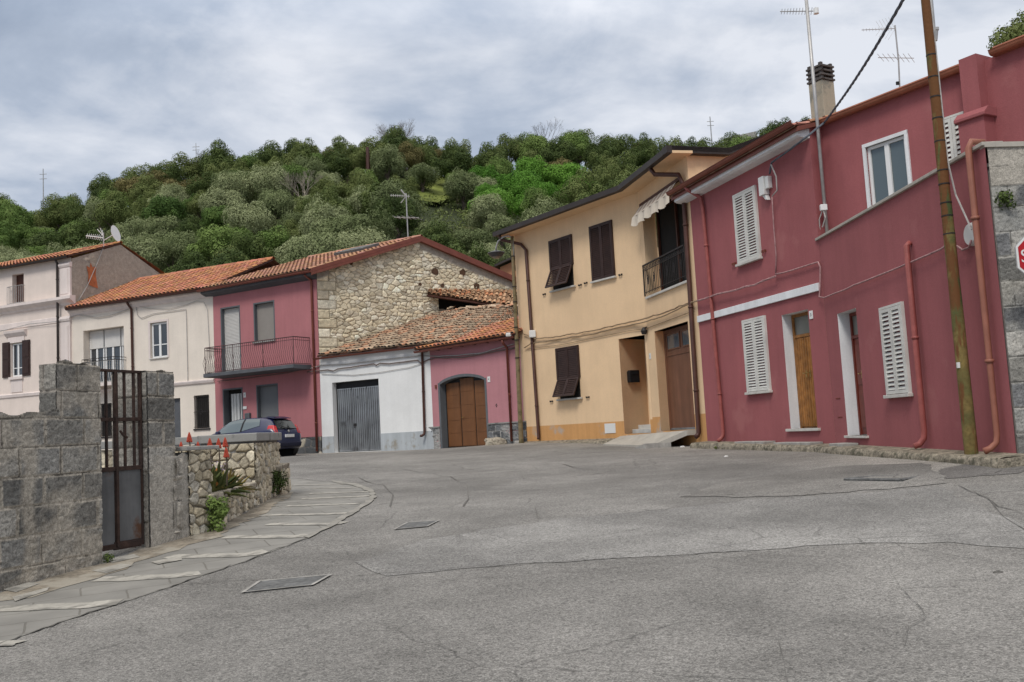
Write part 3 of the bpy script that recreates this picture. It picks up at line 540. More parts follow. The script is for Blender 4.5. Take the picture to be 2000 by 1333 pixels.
# open grass clearing on the slope
pts = []
for px, py in ((800, 352), (850, 348), (885, 362), (890, 395), (855, 408), (810, 402), (795, 378)):
    for s in np.linspace(50, 130, 400):
        r = ray(px, py); r = r/r[1]
        if EZ+r[2]*s < float(hill_z(r[0]*s, s)): break
    pts.append((r[0]*s, s))
cx = sum(p[0] for p in pts)/len(pts); cy = sum(p[1] for p in pts)/len(pts); mb = MB(); k = len(pts)
for i in range(k):
    a, b = pts[i], pts[(i+1) % k]
    for j in range(6):
        f0, f1 = j/6, (j+1)/6; q = [(cx+(p[0]-cx)*f, cy+(p[1]-cy)*f) for p, f in ((a, f0), (a, f1), (b, f1), (b, f0))]
        if j == 0: q = q[1:]
        mb.poly([(x, y, float(hill_z(x, y))+.7) for x, y in q])
o = mb.build('grass', M['grass_patch'], origin=(cx, cy, float(hill_z(cx, cy)))); tag(o, 'yellow green grass clearing between the olive trees', 'grass', None, 'stuff')
# bare dead trees
def bare_tree(x, y, h, seed, label, mt, spread=.75, n0=6):
    g = random.Random(seed); z = float(hill_z(x, y)); t = thing('bare_tree', (x, y, z), label, 'tree'); mb = MB(); mt_ = MB(); br = MB()
    mt_.tube([(x, y, z-1), (x+.1, y, z+h*.35), (x, y, z+h*.5)], [.25, .18, .14], 6)
    def grow(p, d, l, r, k):
        q = p + d*l; m_ = p + d*l*.5 + np.array([g.uniform(-.1, .1)*l]*3); br.tube([tuple(p), tuple(m_), tuple(q)], [r, r*.75, r*.5], 4, cap=False)
        if k:
            for i in range(g.choice((2, 3, 3))):
                dd = d + np.array([g.uniform(-1, 1), g.uniform(-1, 1), g.uniform(-.1, .6)])*.55; dd /= np.linalg.norm(dd); grow(q, dd, l*g.uniform(.6, .85), r*.55, k-1)
    for i in range(n0):
        a = 6.28*i/n0+g.uniform(-.4, .4); d = np.array([math.cos(a)*spread, math.sin(a)*spread, 1]); d /= np.linalg.norm(d); grow(np.array([x, y, z+h*g.uniform(.3, .5)]), d, h*.24, .085, 5)
    mt_.build('trunk', mt, t); br.build('branches', mt, t)
def on_ridge(px, y): r = ray(px, 300); r = r/r[1]; return r[0]*y
bare_tree(on_ridge(590, 100), 100, 4.6, 1, 'pale leafless dead tree halfway up the hill', M['bark_pale'], .6, 5); bare_tree(on_ridge(1062, 128), 128, 6.6, 2, 'leafless grey tree on the skyline above the lime green trees', M['bark'], .8)
bare_tree(on_ridge(775, 129), 129, 5.8, 3, 'large bare branched tree on the highest point of the ridge', M['bark'], .9, 8); bare_tree(on_ridge(390, 129), 129, 5, 4, 'thin bare branched tree on the ridge above the low cream house', M['bark'], .8)
# masts and a timber pole on the hill
def mast(px, ytop, ybot, y, r, label, nm='radio_mast', mt='alu'):
    x = on_ridge(px, y); z0 = float(hill_z(x, y)); rr = ray(px, ytop); zt = EZ+rr[2]/rr[1]*y; mb = MB(); mb.tube([(x, y, z0-1), (x, y, z0+(zt-z0)*.5), (x, y, zt)], [r, r, r*.7], 6)
    if nm == 'radio_mast':
        for k in (.93, .87): mb.tube([(x-.5, y, z0+(zt-z0)*k), (x+.5, y, z0+(zt-z0)*k)], .04, 5)
    o = mb.build(nm, M[mt], origin=(x, y, z0)); tag(o, label, 'mast' if nm == 'radio_mast' else 'pole')
mast(84, 330, 378, 132, .09, 'thin grey mast on the skyline above the tall cream house'); mast(1392, 228, 262, 134, .10, 'short grey mast on the ridge above the beige house')
mast(383, 280, 300, 131, .06, 'small mast standing among the trees on the ridge'); mast(718, 288, 350, 112, .28, 'brown timber pole standing among the trees high on the hill', 'timber_pole', 'pipe_brown')
# stone wall on the ridge
mb = MB(); a = on_ridge(1418, 134); b = on_ridge(1480, 134); r_ = ray(1450, 262); zt = EZ+r_[2]/r_[1]*134; mb.hexa([(a, 134, zt-6), (b, 134, zt-6), (b, 135, zt-6), (a, 135, zt-6), (a, 134, zt-.5), (b, 134, zt+.3), (b, 135, zt+.3), (a, 135, zt-.5)])
o = mb.build('field_wall', M['concrete'], origin=(a, 134, zt-5)); tag(o, 'low pale wall on the ridge near the short mast', 'wall')
# round bush-like tree rising behind the red house
_r = ray(2022, 100); _r = _r/_r[1]*36
t = thing('pine_tree', (_r[0], 36, 1), 'dense round topped dark tree rising behind the red house gutter', 'tree')
for nm, me in (('crown', leaf_cloud('crown', [(c[0], c[1], c[2], c[3]) for c in crown_clumps(51, 1.75, 1.25, EZ+_r[2]-1.2, 60, .35, .65, .15)], 900, .06, M['fol_dark'], seed=51)), ('trunk', trunk_mesh('trunk', 13.0, .3, 1.2, 9, M['bark']))):
    o = bpy.data.objects.new(nm, me); C.objects.link(o); o.parent = t
# ------------------------------------------------------------------ building helpers
def wall(F, root, u0, u1, z0, z1, ops, mats, name='wall', extra=None):
    """wall with real openings. ops: (ua, ub, za, zb, depth, reveal material index)"""
    mb = MB(F); us = sorted({u0, u1} | {q for o in ops for q in o[:2] if u0 < q < u1}); zs = sorted({z0, z1} | {q for o in ops for q in o[2:4] if z0 < q < z1})
    for i in range(len(us)-1):
        for j in range(len(zs)-1):
            uc, zc = (us[i]+us[i+1])/2, (zs[j]+zs[j+1])/2
            if any(o[0] < uc < o[1] and o[2] < zc < o[3] for o in ops): continue
            mb.poly([(us[i], 0, zs[j]), (us[i+1], 0, zs[j]), (us[i+1], 0, zs[j+1]), (us[i], 0, zs[j+1])])
    for o in ops:
        a, b, c, d, dp, mi = o[:6]
        for q in ([(a, 0, c), (a, 0, d), (a, -dp, d), (a, -dp, c)], [(b, 0, c), (b, 0, d), (b, -dp, d), (b, -dp, c)], [(a, 0, d), (b, 0, d), (b, -dp, d), (a, -dp, d)], [(a, 0, c), (b, 0, c), (b, -dp, c), (a, -dp, c)]): mb.poly(q, mi)
    if extra: extra(mb)
    return mb.build(name, mats, root, normals=False)
def panel(F, root, name, a, b, c, d, n, mt, th=.03, bevel=0, label=None):
    mb = MB(F); mb.box(a, b, n-th, n, c, d); o = mb.build(name, mt, root, bevel=bevel)
    if label: o['label'] = label
    return o
def bodywalls(root, pts, z0, z1, mt, name='side_wall'):
    mb = MB()
    for p, q in zip(pts[:-1], pts[1:]): mb.poly([(p[0], p[1], z0), (q[0], q[1], z0), (q[0], q[1], z1), (p[0], p[1], z1)])
    return mb.build(name, mt, root, normals=False)
def V3(p): return np.array(p, float)
PAL_ORANGE = lambda: tuple(np.array((.46, .195, .10))*random.uniform(.72, 1.22)*np.array([1, random.uniform(.85, 1.2), random.uniform(.8, 1.3)]))
PAL_PINKISH = lambda: tuple(np.array((.43, .225, .14))*random.uniform(.7, 1.25)*np.array([1, random.uniform(.9, 1.15), random.uniform(.85, 1.25)]))
def PAL_OLD(): 
    b = random.choice([(.36, .25, .165), (.30, .23, .16), (.40, .30, .21), (.24, .17, .115), (.42, .22, .13)]); return tuple(np.array(b)*random.uniform(.8, 1.35))
def tiles(mb, e0, e1, r0, r1, w=.2, l=.36, pal=PAL_ORANGE, h=.055, wild=0.0, mask=None, mi=0, mdark=1):
    """rows of curved roof tiles between an eave line and a ridge line, each one modelled"""
    e0, e1, r0, r1 = map(V3, (e0, e1, r0, r1)); nu = max(2, round(np.linalg.norm(e1-e0)/w)); nv = max(2, round((np.linalg.norm(r0-e0)+np.linalg.norm(r1-e1))/2/l))
    up = np.cross(e1-e0, r0-e0); up /= np.linalg.norm(up); up = up if up[2] > 0 else -up
    S = lambda s, t: (e0*(1-s)+e1*s)*(1-t)+(r0*(1-s)+r1*s)*t
    T0 = mb.T; mb.T = lambda a, b, c: (a, b, c)
    for i in range(nu):
        for j in range(nv):
            if mask and not mask((i+.5)/nu, (j+.5)/nv): continue
            js = random.uniform(-1, 1)*wild; s0, s1 = i/nu, (i+1)/nu; t0 = (j-.13+js*.25)/nv; t1 = (j+1)/nv; c = pal(); lift = .03+abs(js)*.02; sk = js*.12*w
            d = (S(s1, (t0+t1)/2)-S(s0, (t0+t1)/2)); 
            def arc(t, base, hh, wid):
                m_ = S((s0+s1)/2, t)+d*(js*.15); return [tuple(m_ + d*(.5*wid*math.cos(a)) + up*(base+hh*math.sin(a))) for a in (0, .6, 1.15, 1.99, 2.54, math.pi)]
            A = arc(t0, lift, h, .74); B = arc(t1, .004, h*.9, .62)
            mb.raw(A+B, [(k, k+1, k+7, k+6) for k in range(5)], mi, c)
            mb.raw(A, [(0, 1, 2, 3, 4, 5)], mdark if j == 0 else mi, (c[0]*.35, c[1]*.3, c[2]*.3) if j else (.02, .015, .012))  # tile ends closed in dark tones: shade of the hollow put into colour
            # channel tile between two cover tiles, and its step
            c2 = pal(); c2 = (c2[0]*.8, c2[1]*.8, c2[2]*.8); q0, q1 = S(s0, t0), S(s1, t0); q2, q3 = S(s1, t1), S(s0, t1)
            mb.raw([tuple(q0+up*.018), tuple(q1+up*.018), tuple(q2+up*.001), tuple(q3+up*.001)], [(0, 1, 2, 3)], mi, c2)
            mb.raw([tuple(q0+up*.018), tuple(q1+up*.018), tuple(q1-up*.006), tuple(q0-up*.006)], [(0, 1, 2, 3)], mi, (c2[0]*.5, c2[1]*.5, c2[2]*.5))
    mb.T = T0
def ridge_tiles(mb, a, b, r=.1, l=.4, pal=PAL_ORANGE):
    a, b = V3(a), V3(b); k = max(1, round(np.linalg.norm(b-a)/l)); T0 = mb.T; mb.T = lambda p, q, s: (p, q, s); d = (b-a)/k; sd = np.cross(d, (0, 0, 1)); sd /= np.linalg.norm(sd)
    for i in range(k):
        c = pal(); p, q = a+d*i, a+d*(i+1.08); A = [tuple(x + sd*rr*math.cos(w_) + V3((0, 0, rr*.8*math.sin(w_)))) for x, rr in ((p, r*1.08), (q, r*.92)) for w_ in np.linspace(0, math.pi, 6)]
        mb.raw(A, [(j, j+1, j+7, j+6) for j in range(5)]+[(0, 1, 2, 3, 4, 5)], 0, c)
    mb.T = T0
def roof(root, e0, e1, r0, r1, pal, slab=.12, name='roof', **kw):
    mb = MB(); e0_, e1_, r0_, r1_ = map(V3, (e0, e1, r0, r1)); dn = V3((0, 0, slab))
    lo = [e0_-dn, e1_-dn, r1_-dn, r0_-dn]; hi = [e0_-V3((0, 0, .01)), e1_-V3((0, 0, .01)), r1_-V3((0, 0, .01)), r0_-V3((0, 0, .01))]
    if slab: mb.hexa([tuple(p) for p in lo+hi], 2)
    tiles(mb, e0, e1, r0, r1, pal=pal, **kw); return mb
def finish_roof(mb, root, slabmat, name='roof'): return mb.build(name, [M['tile'], M['black'], slabmat], root, normals=False)
def pipe(F, root, pts, r, mt, name='downpipe', brackets=True):
    mb = MB(F); mb.tube(pts, r, 9)
    if brackets:
        zs = [p[2] for p in pts]; z = min(zs)+.7
        big = [(a, b) for a, b in zip(pts[:-1], pts[1:]) if abs(a[2]-b[2]) > 1]
        for a, b in big:
            k = max(1, int(abs(a[2]-b[2])/1.6))
            for i in range(k):
                t = (i+.5)/k; p = [a[q]*(1-t)+b[q]*t for q in range(3)]; mb.tube([(p[0], p[1], p[2]-.02), (p[0], p[1], p[2]+.02)], (max(r) if isinstance(r, list) else r)*1.22, 9)
    o = mb.build(name, mt, root, smooth=True, normals=False); return o
def gutter(F, root, u0, u1, n, z, r, mt, name='gutter'):
    mb = MB(F); prof = [(n+r*math.cos(a), z+r*math.sin(a)) for a in np.linspace(math.pi, 2*math.pi, 8)]; prof += [(n+r+.012, z+.012), (n+r-.012, z+.012)] + [(n+(r-.014)*math.cos(a), z+(r-.014)*math.sin(a)) for a in np.linspace(2*math.pi, math.pi, 8)]
    mb.prism(prof, u0, u1, 0); return mb.build(name, mt, root, normals=False)
def rotfr(F, u_hinge, n0, ang):   # frame for a leaf swung open about a vertical hinge
    ca, sa = math.cos(ang), math.sin(ang); return lambda u, n, z: F(u_hinge+(u-u_hinge)*ca-(n-n0)*sa*0, n0+(n-n0)*ca+abs(u-u_hinge)*sa, z)
def tiltfr(F, n0, zt, ang):       # frame for a panel pushed out at its foot, hinged at its top
    ca, sa = math.cos(ang), math.sin(ang)
    def T(u, n, z):
        if z >= zt: return F(u, n, z)
        dz = zt-z; return F(u, n0+dz*sa+(n-n0)*ca, zt-dz*ca+(n-n0)*sa)
    return T
def louvre(T, root, u0, u1, z0, z1, n, mt, pitch=.055, rail=.05, th=.035, name='shutter', splits=(), cover=.62):
    mb = MB(T)
    cuts = [z0]+list(splits)+[z1]
    for k, (a, b) in enumerate(zip(cuts[:-1], cuts[1:])):
        b_ = b-1e-4 if k < len(cuts)-2 else b; mb.box(u0, u0+rail, n, n+th, a, b_); mb.box(u1-rail, u1, n, n+th, a, b_); mb.box(u0+rail, u1-rail, n, n+th-.002, a, a+rail); mb.box(u0+rail, u1-rail, n, n+th-.002, b-rail, b); m_ = max(1, int((b-a-2*rail)/pitch)); p_ = (b-a-2*rail)/m_
        for i in range(m_):
            z = a+rail+p_*(i+.5); g = .5*p_*cover
            mb.hexa([(u0+rail, n+.004, z+g-.006), (u1-rail, n+.004, z+g-.006), (u1-rail, n+th-.004, z-g-.006), (u0+rail, n+th-.004, z-g-.006), (u0+rail, n+.004, z+g+.003), (u1-rail, n+.004, z+g+.003), (u1-rail, n+th-.004, z-g+.003), (u0+rail, n+th-.004, z-g+.003)])
    return mb.build(name, mt, root)
def shut_window(F, root, u0, u1, z0, z1, mt, sill=None, pitch=.055, proj=.02, tilt=None, frame=.035, name='window', label=None, hooks=None):
    """window closed by a pair of louvred shutters: frame > two shutters, sill"""
    mb = MB(F); f = frame
    zs_f = tilt[0] if tilt else z0
    mb.box(u0-f, u0, -.02, proj+.03, zs_f, z1+f); mb.box(u1, u1+f, -.02, proj+.03, zs_f, z1+f); mb.box(u0, u1, -.02, proj+.03, z1, z1+f); mb.box(u0, u1, -.03, -.012, z0, z1, 1)
    w = mb.build(name, [mt, M['inner_shade']], root)
    if label: w['label'] = label
    um = (u0+u1)/2
    for a, b in ((u0+.004, um-.003), (um+.003, u1-.004)):
        if tilt: zt, ang = tilt; louvre(tiltfr(F, proj, zt, ang), w, a, b, z0+.01, z1-.006, proj, mt, pitch, splits=(zt,), cover=1.05)
        else: louvre(F, w, a, b, z0+.01, z1-.006, proj, mt, pitch, cover=.9 if mt == M['brown_shutter'] else .62)
    if sill: mb = MB(F); mb.box(u0-f-.04, u1+f+.04, 0.003, .085, z0-.05, z0); mb.build('sill', sill, w, bevel=.006)
    return w
def casement(F, root, u0, u1, z0, z1, n, fr=.06, mt='white_pvc', leafs=2, gl='glass', curtain=False, name='window', transom=None, sill=None, label=None):
    mb = MB(F); mt = M[mt]
    mb.box(u0, u0+fr, n-.05, n, z0, z1); mb.box(u1-fr, u1, n-.05, n, z0, z1); mb.box(u0+fr, u1-fr, n-.05, n, z0, z0+fr); mb.box(u0+fr, u1-fr, n-.05, n, z1-fr, z1)
    for i in range(1, leafs): c = u0+(u1-u0)*i/leafs; mb.box(c-fr*.8, c+fr*.8, n-.045, n+.008, z0+fr, z1-fr)
    if transom:
        for i in range(leafs): a = u0+(u1-u0)*i/leafs+fr; b = u0+(u1-u0)*(i+1)/leafs-fr; mb.box(a-.001, b+.001, n-.04, n+.004, transom-.02, transom+.02)
    w = mb.build(name, mt, root)
    if label: w['label'] = label
    mb = MB(F); mb.box(u0+fr*.5, u1-fr*.5, n-.032, n-.026, z0+fr*.5, z1-fr*.5); mb.build('pane', M[gl], w)
    if curtain:
        mb = MB(F); k = 24; P_ = [(u0+fr+(u1-u0-2*fr)*i/k, n-.12+.015*math.sin(i*1.9)) for i in range(k+1)]
        for a, b in zip(P_[:-1], P_[1:]): mb.poly([(a[0], a[1], z0+.03), (b[0], b[1], z0+.03), (b[0], b[1], z1-.03), (a[0], a[1], z1-.03)])
        mb.build('curtain', M['curtain'], w)
    if sill: mb = MB(F); mb.box(u0-.06, u1+.06, -.02, .06, z0-.045, z0-.003); mb.build('sill', sill, w, bevel=.005)
    return w
def text_part(F, root, s, u, n, z, size, mt, name='numeral', right=-1, thick=.002):
    cu = bpy.data.curves.new('t', 'FONT'); cu.body = s; cu.size = size; cu.align_x = 'CENTER'; cu.align_y = 'CENTER'; cu.extrude = thick; o = bpy.data.objects.new('t', cu); C.objects.link(o)
    dg = bpy.context.evaluated_depsgraph_get(); me = bpy.data.meshes.new_from_object(o.evaluated_get(dg)); bpy.data.objects.remove(o); off = V3(LOC[root.name])
    for v in me.vertices: v.co = Vector(V3(F(u+right*v.co.x, n+v.co.z, z+v.co.y))-off)
    me.materials.clear(); me.materials.append(mt); q = bpy.data.objects.new(name, me); C.objects.link(q); q.parent = root; LOC[q.name] = tuple(off); return q
def number_plate(F, root, u, z, s, w=.11, h=.15, proj=.012):
    mb = MB(F); mb.box(u-w/2, u+w/2, .002, proj, z-h/2, z+h/2); o = mb.build('house_number', M['plate_white'], root, bevel=.004); text_part(F, o, s, u, proj+.002, z, h*.5, M['eave_dark']); return o
def stays(F, root, pts, mt):
    for u, z in pts: mb = MB(F); mb.box(u-.06, u-.035, 0, .045, z-.02, z+.02); mb.box(u+.035, u+.06, 0, .045, z-.02, z+.02); mb.box(u-.06, u+.06, .03, .045, z-.03, z-.012); mb.build('shutter_stay', mt, root)
def rubble(name, F, root, u0, u1, z0, z1, step, sw, sh, amp, seed, pal, mortar, top=None, quoin=0, hole=None, matn='rubble', plaster_fn=None, courses=0.0, origin=None, curve=None):
    """irregular stonework: every stone raised from its mortar bed and coloured on its own"""
    g = np.random.default_rng(seed); U = np.arange(u0, u1+step*.5, step); Zs = np.arange(z0, z1+step*.5, step); UU, ZZ = np.meshgrid(U, Zs, indexing='ij')
    wu = UU + (fbm(UU*2.2/sw*.3, ZZ*2.2/sh*.3, seed)-.5)*sw*.5; wz = ZZ + (fbm(UU*2.2/sw*.3+7, ZZ*2.2/sh*.3, seed+5)-.5)*sh*.6
    gu = np.arange(u0-sw, u1+sw, sw); gzv = np.arange(z0-sh, z1+sh, sh); sx, sy = np.meshgrid(gu, gzv, indexing='ij')
    jit = 1-courses; sx = sx + (np.arange(len(gzv)) % 2)*sw*.5 + g.uniform(-.42, .42, sx.shape)*sw; sy = sy + g.uniform(-.42, .42, sy.shape)*sh*jit; keep = g.random(sx.shape) > .12; S = np.c_[sx[keep], sy[keep]]
    F1v = np.full(UU.size, 9e9); F2v = F1v.copy(); ID = np.zeros(UU.size, int); pu, pz = wu.ravel(), wz.ravel()
    for k in range(0, len(pu), 4000):
        d = np.abs((pu[k:k+4000, None]-S[:, 0])/sw)**1.7 + np.abs((pz[k:k+4000, None]-S[:, 1])/sh)**1.7; d = d**(1/1.7); o = np.argpartition(d, 1, axis=1)[:, :2]; dd = np.take_along_axis(d, o, 1); sw_ = dd[:, 0] > dd[:, 1]
        ID[k:k+4000] = np.where(sw_, o[:, 1], o[:, 0]); F1v[k:k+4000] = dd.min(1); F2v[k:k+4000] = dd.max(1)
    e = (F2v-F1v).reshape(UU.shape); ID = ID.reshape(UU.shape); n_st = len(S)
    if quoin:
        row = np.floor((ZZ-z0)/.36).astype(int); lim = np.where(row % 2 == 0, quoin, quoin*.62); q = UU-u0 < lim; fz = ((ZZ-z0)/.36) % 1; eq = np.minimum(np.minimum(fz, 1-fz)*.36, np.abs(lim-(UU-u0)))/.10; e = np.where(q, eq*.5, e); ID = np.where(q, n_st+row, ID); n_st += row.max()+2
    tone = g.uniform(.72, 1.18, n_st+1)[:, None]*np.array(pal)[g.integers(0, len(pal), n_st+1)]; hh = g.uniform(.5, 1.15, n_st+1)
    s = np.clip(e/.22, 0, 1); s = s*s*(3-2*s); rough = fbm(UU*14, ZZ*14, seed+9)-.5
    n = amp*(s*hh[ID]) + rough*amp*.55*s + (fbm(UU*40, ZZ*40, seed+3)-.5)*amp*.22
    mm = np.clip((e-.035)/.07, 0, 1)[..., None]; col = np.array(mortar)*(1-mm)*(.8+.4*fbm(UU*3, ZZ*3, 4))[..., None] + tone[ID]*mm; col = col*(1+rough[..., None]*.45)
    if plaster_fn is not None:
        pf = plaster_fn(UU, ZZ); n = n*(1-pf)+(amp*.75+rough*amp*.2)*pf; col = col*(1-pf[..., None]) + np.array((.36, .32, .27))*pf[..., None]*(1+rough[..., None]*.3)
    mask = np.ones(UU.shape, bool)
    if top is not None: T_ = top(UU); mask &= ZZ <= T_+step; ZZ = np.minimum(ZZ, T_)
    if hole is not None: mask &= ~hole(UU, ZZ)
    Vv = F.o + F.d*UU.reshape(-1, 1) + F.n*n.reshape(-1, 1); Vv[:, 2] = ZZ.ravel()
    return grid_obj(name, Vv, len(U), len(Zs), M[matn], root, np.clip(col.reshape(-1, 3), .01, .9), mask, origin=origin)
def blockwork(name, F, root, u0, u1, z0, z1, bw, bh, seed, pal, mortar, top=None, step=.012, amp=.010, n0=0.0, zb=0.0, smear=None, origin=None, render=None, ub=0.0):
    g = np.random.default_rng(seed); U = np.arange(u0, u1+step*.5, step); Zs = np.arange(z0, z1+step*.5, step); UU, ZZ = np.meshgrid(U, Zs, indexing='ij')
    wz = ZZ + (fbm(UU*1.5, ZZ*1.5, seed)-.5)*.03; wu = UU + (fbm(UU*2+5, ZZ*2, seed+1)-.5)*.03
    row = np.floor((wz-zb)/bh).astype(int); uu = (wu-ub)/bw+np.where(row % 2 == 0, 0, .5)+((row*7) % 5)*.04; c = np.floor(uu).astype(int); fu = uu % 1; fz = ((wz-zb)/bh) % 1
    e = np.minimum(np.minimum(fu, 1-fu)*bw, np.minimum(fz, 1-fz)*bh); ID = (row*131+c*17) % 211; tone = g.uniform(.66, 1.25, 211)[:, None]*np.array(pal)[g.integers(0, len(pal), 211)]
    rough = fbm(UU*30, ZZ*30, seed+2, 3)-.5; pit = np.clip((fbm(UU*55, ZZ*55, seed+6, 2)-.50)*6, 0, 1); s = np.clip(e/.012, 0, 1); sm = np.clip((fbm(UU*2.3, ZZ*2.3, seed+8)-.50)*9, 0, 1)
    if smear is not None: sm = np.maximum(sm, smear(UU, ZZ))
    n = n0 + amp*s*(1-sm*.5) + rough*amp*1.6 - pit*amp*.8*(1-sm*.7); mort = np.array(mortar)*(.85+.35*fbm(UU*5, ZZ*5, 3))[..., None]
    k = np.clip((e-.011)/.012, 0, 1)[..., None]*(1-sm[..., None]*.85); col = mort*(1-k) + tone[ID]*k; col = col*(1+rough[..., None]*.5-pit[..., None]*.30*(1-sm[..., None]*.7)); cr = (e < .0055)[..., None]*(fbm(UU*3, ZZ*3, seed+12) > .43)[..., None]; col = col*(1-.62*cr)
    mask = np.ones(UU.shape, bool)
    if render is not None: rr = render(UU, ZZ)[..., None]; n = n*(1-rr[..., 0]*.85)+rr[..., 0]*(amp*1.1+rough*amp*.5); col = col*(1-rr)+np.array((.43, .395, .34))*(1+rough[..., None]*.5)*rr
    if top is not None: T_ = top(UU); mask &= ZZ <= T_+step*.5; ZZ = np.minimum(ZZ, T_)
    Vv = F.o + F.d*UU.reshape(-1, 1) + F.n*n.reshape(-1, 1); Vv[:, 2] = ZZ.ravel()
    return grid_obj(name, Vv, len(U), len(Zs), M['block'], root, np.clip(col.reshape(-1, 3), .01, .9), mask, origin=origin)
STONE_PAL = [(.80, .71, .53), (.71, .61, .43), (.84, .77, .61), (.62, .54, .40), (.77, .67, .48)]; STONE_GREY = [(.46, .41, .34), (.52, .47, .38), (.40, .36, .30), (.55, .50, .41), (.36, .33, .29)]
BASALT = [(.12, .125, .13), (.16, .165, .17), (.09, .095, .10)]; BLOCK_PAL = [(.262, .248, .222), (.30, .283, .252), (.225, .217, .20), (.325, .305, .27)]
def zpx(F, x, y, off=0): return F.uz(x, y, off)[1]
def upx(F, x, y, off=0): return F.uz(x, y, off)[0]

# ------------------------------------------------------------------ red house
H = thing('red_house', F1(0, 0, .7), 'dark red two storey house with white louvred shutters and a walled terrace', 'house')
wall(F0, H, 0, 5.65, .3, 4.36, [(4.27, 5.08, .86, 2.95, .23, 1)], [M['red_plaster'], M['white_band']])
door2 = (.51, 1.37, 1.0, 3.18, .22, 1)
wall(F1, H, 0, 4.71, .3, 6.45, [door2], [M['red_plaster'], M['white_band']])
mb = MB(); A = V3(F1(0, 0, 0)); B = V3((5.88, 16.98, 0))
mb.poly([(A[0], A[1], 4.2), (B[0], B[1], 4.2), (B[0], B[1], 6.5), (A[0], A[1], 6.5)]); mb.build('return_wall', M['red_plaster'], H, normals=False)
FS.n = FS.n; wall(FS, H, -.3, 7.0, 4.1, 6.55, [(.93, 1.72, 4.45, 5.83, .06, 0)], [M['red_plaster']], 'upper_wall')
bodywalls(H, [F1(4.71, 0, 0)[:2], F1(4.71, -7, 0)[:2], F0(5.65, -11, 0)[:2], FS(7.0, 0, 0)[:2]], .3, 6.4, M['red_plaster'])
# terrace: floor, parapet coping
mb = MB(); mb.poly([F0(0, -.02, 4.1), F0(5.65, -.02, 4.1), FS(0, -.2, 4.1), FS(7, -.2, 4.1), (12, 10.8, 4.1)]); mb.build('terrace_floor', M['concrete'], H, normals=False)
mb = MB(F0); mb.box(-.02, 5.72, -.22, .045, 4.36, 4.405); mb.build('coping', M['slab_pale'], H, bevel=.006)
mb = MB(F0); mb.poly([(0, -.18, 3.9), (5.65, -.18, 3.9), (5.65, -.18, 4.36), (0, -.18, 4.36)]); mb.build('parapet_back', M['red_plaster'], H, normals=False)
# white string course and eaves board
mb = MB(F1); mb.box(.08, 4.70, 0.002, .045, 3.455, 3.60); mb.build('string_course', M['white_band'], H, bevel=.006)
mb = MB(F1); mb.prism([(.003, 6.25), (.20, 6.27), (.26, 6.30), (.26, 6.44), (.003, 6.47)], .0, 4.98, 0); mb.build('eaves_board', M['white_band'], H)
gutter(F1, H, -.06, 5.05, .345, 6.53, .075, M['gutter_red']); gutter(FS, H, -.1, 2.90, .10, 6.55, .07, M['gutter_copper']); gutter(FS, H, 3.4, 7.3, .10, 6.60, .07, M['gutter_copper'])
mb = MB(F1); mb.box(-.06, 5.05, .05, .27, 6.44, 6.50); mb.build('soffit', M['gutter_red'], H)
mb = MB(FS); mb.prism([(-.02, 6.50), (.10, 6.50), (.035, 6.64), (-.02, 6.66)], -.3, 2.90, 0); mb.prism([(-.02, 6.53), (.10, 6.53), (.035, 6.69), (-.02, 6.71)], 3.4, 7.2, 0); mb.build('eaves_trim', M['gutter_copper'], H)
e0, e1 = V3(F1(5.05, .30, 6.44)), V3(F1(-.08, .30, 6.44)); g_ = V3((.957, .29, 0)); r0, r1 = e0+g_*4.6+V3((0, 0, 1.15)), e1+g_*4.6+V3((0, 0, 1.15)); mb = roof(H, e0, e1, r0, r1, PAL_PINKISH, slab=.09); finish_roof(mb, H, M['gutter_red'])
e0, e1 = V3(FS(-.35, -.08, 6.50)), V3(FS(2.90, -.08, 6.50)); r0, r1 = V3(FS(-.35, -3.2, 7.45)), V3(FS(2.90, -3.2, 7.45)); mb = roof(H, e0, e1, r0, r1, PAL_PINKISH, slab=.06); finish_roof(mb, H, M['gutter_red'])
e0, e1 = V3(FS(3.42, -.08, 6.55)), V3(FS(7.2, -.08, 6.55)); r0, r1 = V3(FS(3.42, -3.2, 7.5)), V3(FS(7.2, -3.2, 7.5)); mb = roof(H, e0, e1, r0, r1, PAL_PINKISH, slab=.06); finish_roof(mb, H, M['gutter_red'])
# the pilaster chimney breast rising from the upper wall
mb = MB(FS); mb.box(2.93, 3.22, -.3, .20, 4.1, 6.63); mb.box(2.86, 3.29, .0, .27, 4.1, 5.62); mb.build('chimney_breast', M['red_plaster'], H)
mb = MB(FS); mb.prism([(.003, 5.622), (.32, 5.622), (.32, 5.67), (.215, 5.77), (.003, 5.77)], 2.82, 3.34, 0); mb.build('breast_cornice', M['red_plaster'], H, bevel=.008)
# windows and shutters
w = shut_window(F1, H, 1.93, 2.73, 4.43, 5.85, M['white_metal'], M['marble'], label='upper window with closed white shutters by the grey cable box'); w = shut_window(F1, H, 1.96, 2.75, 1.77, 3.22, M['white_metal'], M['marble'], label='ground floor window with closed white shutters left of the pine door')
w = shut_window(F0, H, 2.56, 3.26, 1.48, 2.78, M['white_metal'], M['marble'], pitch=.065, label='ground floor window with closed white shutters beside the short pipe'); shut_window(FS, H, 2.42, 2.79, 4.5, 5.83, M['white_metal'], pitch=.08, label='upper shutter half hidden by the pole')
casement(FS, H, .93, 1.72, 4.46, 5.83, -.03, .055, sill=None, label='white framed two pane terrace window', gl='glass_side')
mb = MB(FS); mb.box(1.34, 1.68, -.16, -.13, 4.5, 5.8); mb.build('blind', M['roller_taupe'], H)
mb = MB(FS); mb.box(.93, 1.72, -.5, -.45, 4.4, 5.85); mb.build('room_behind', M['inner_shade'], H)
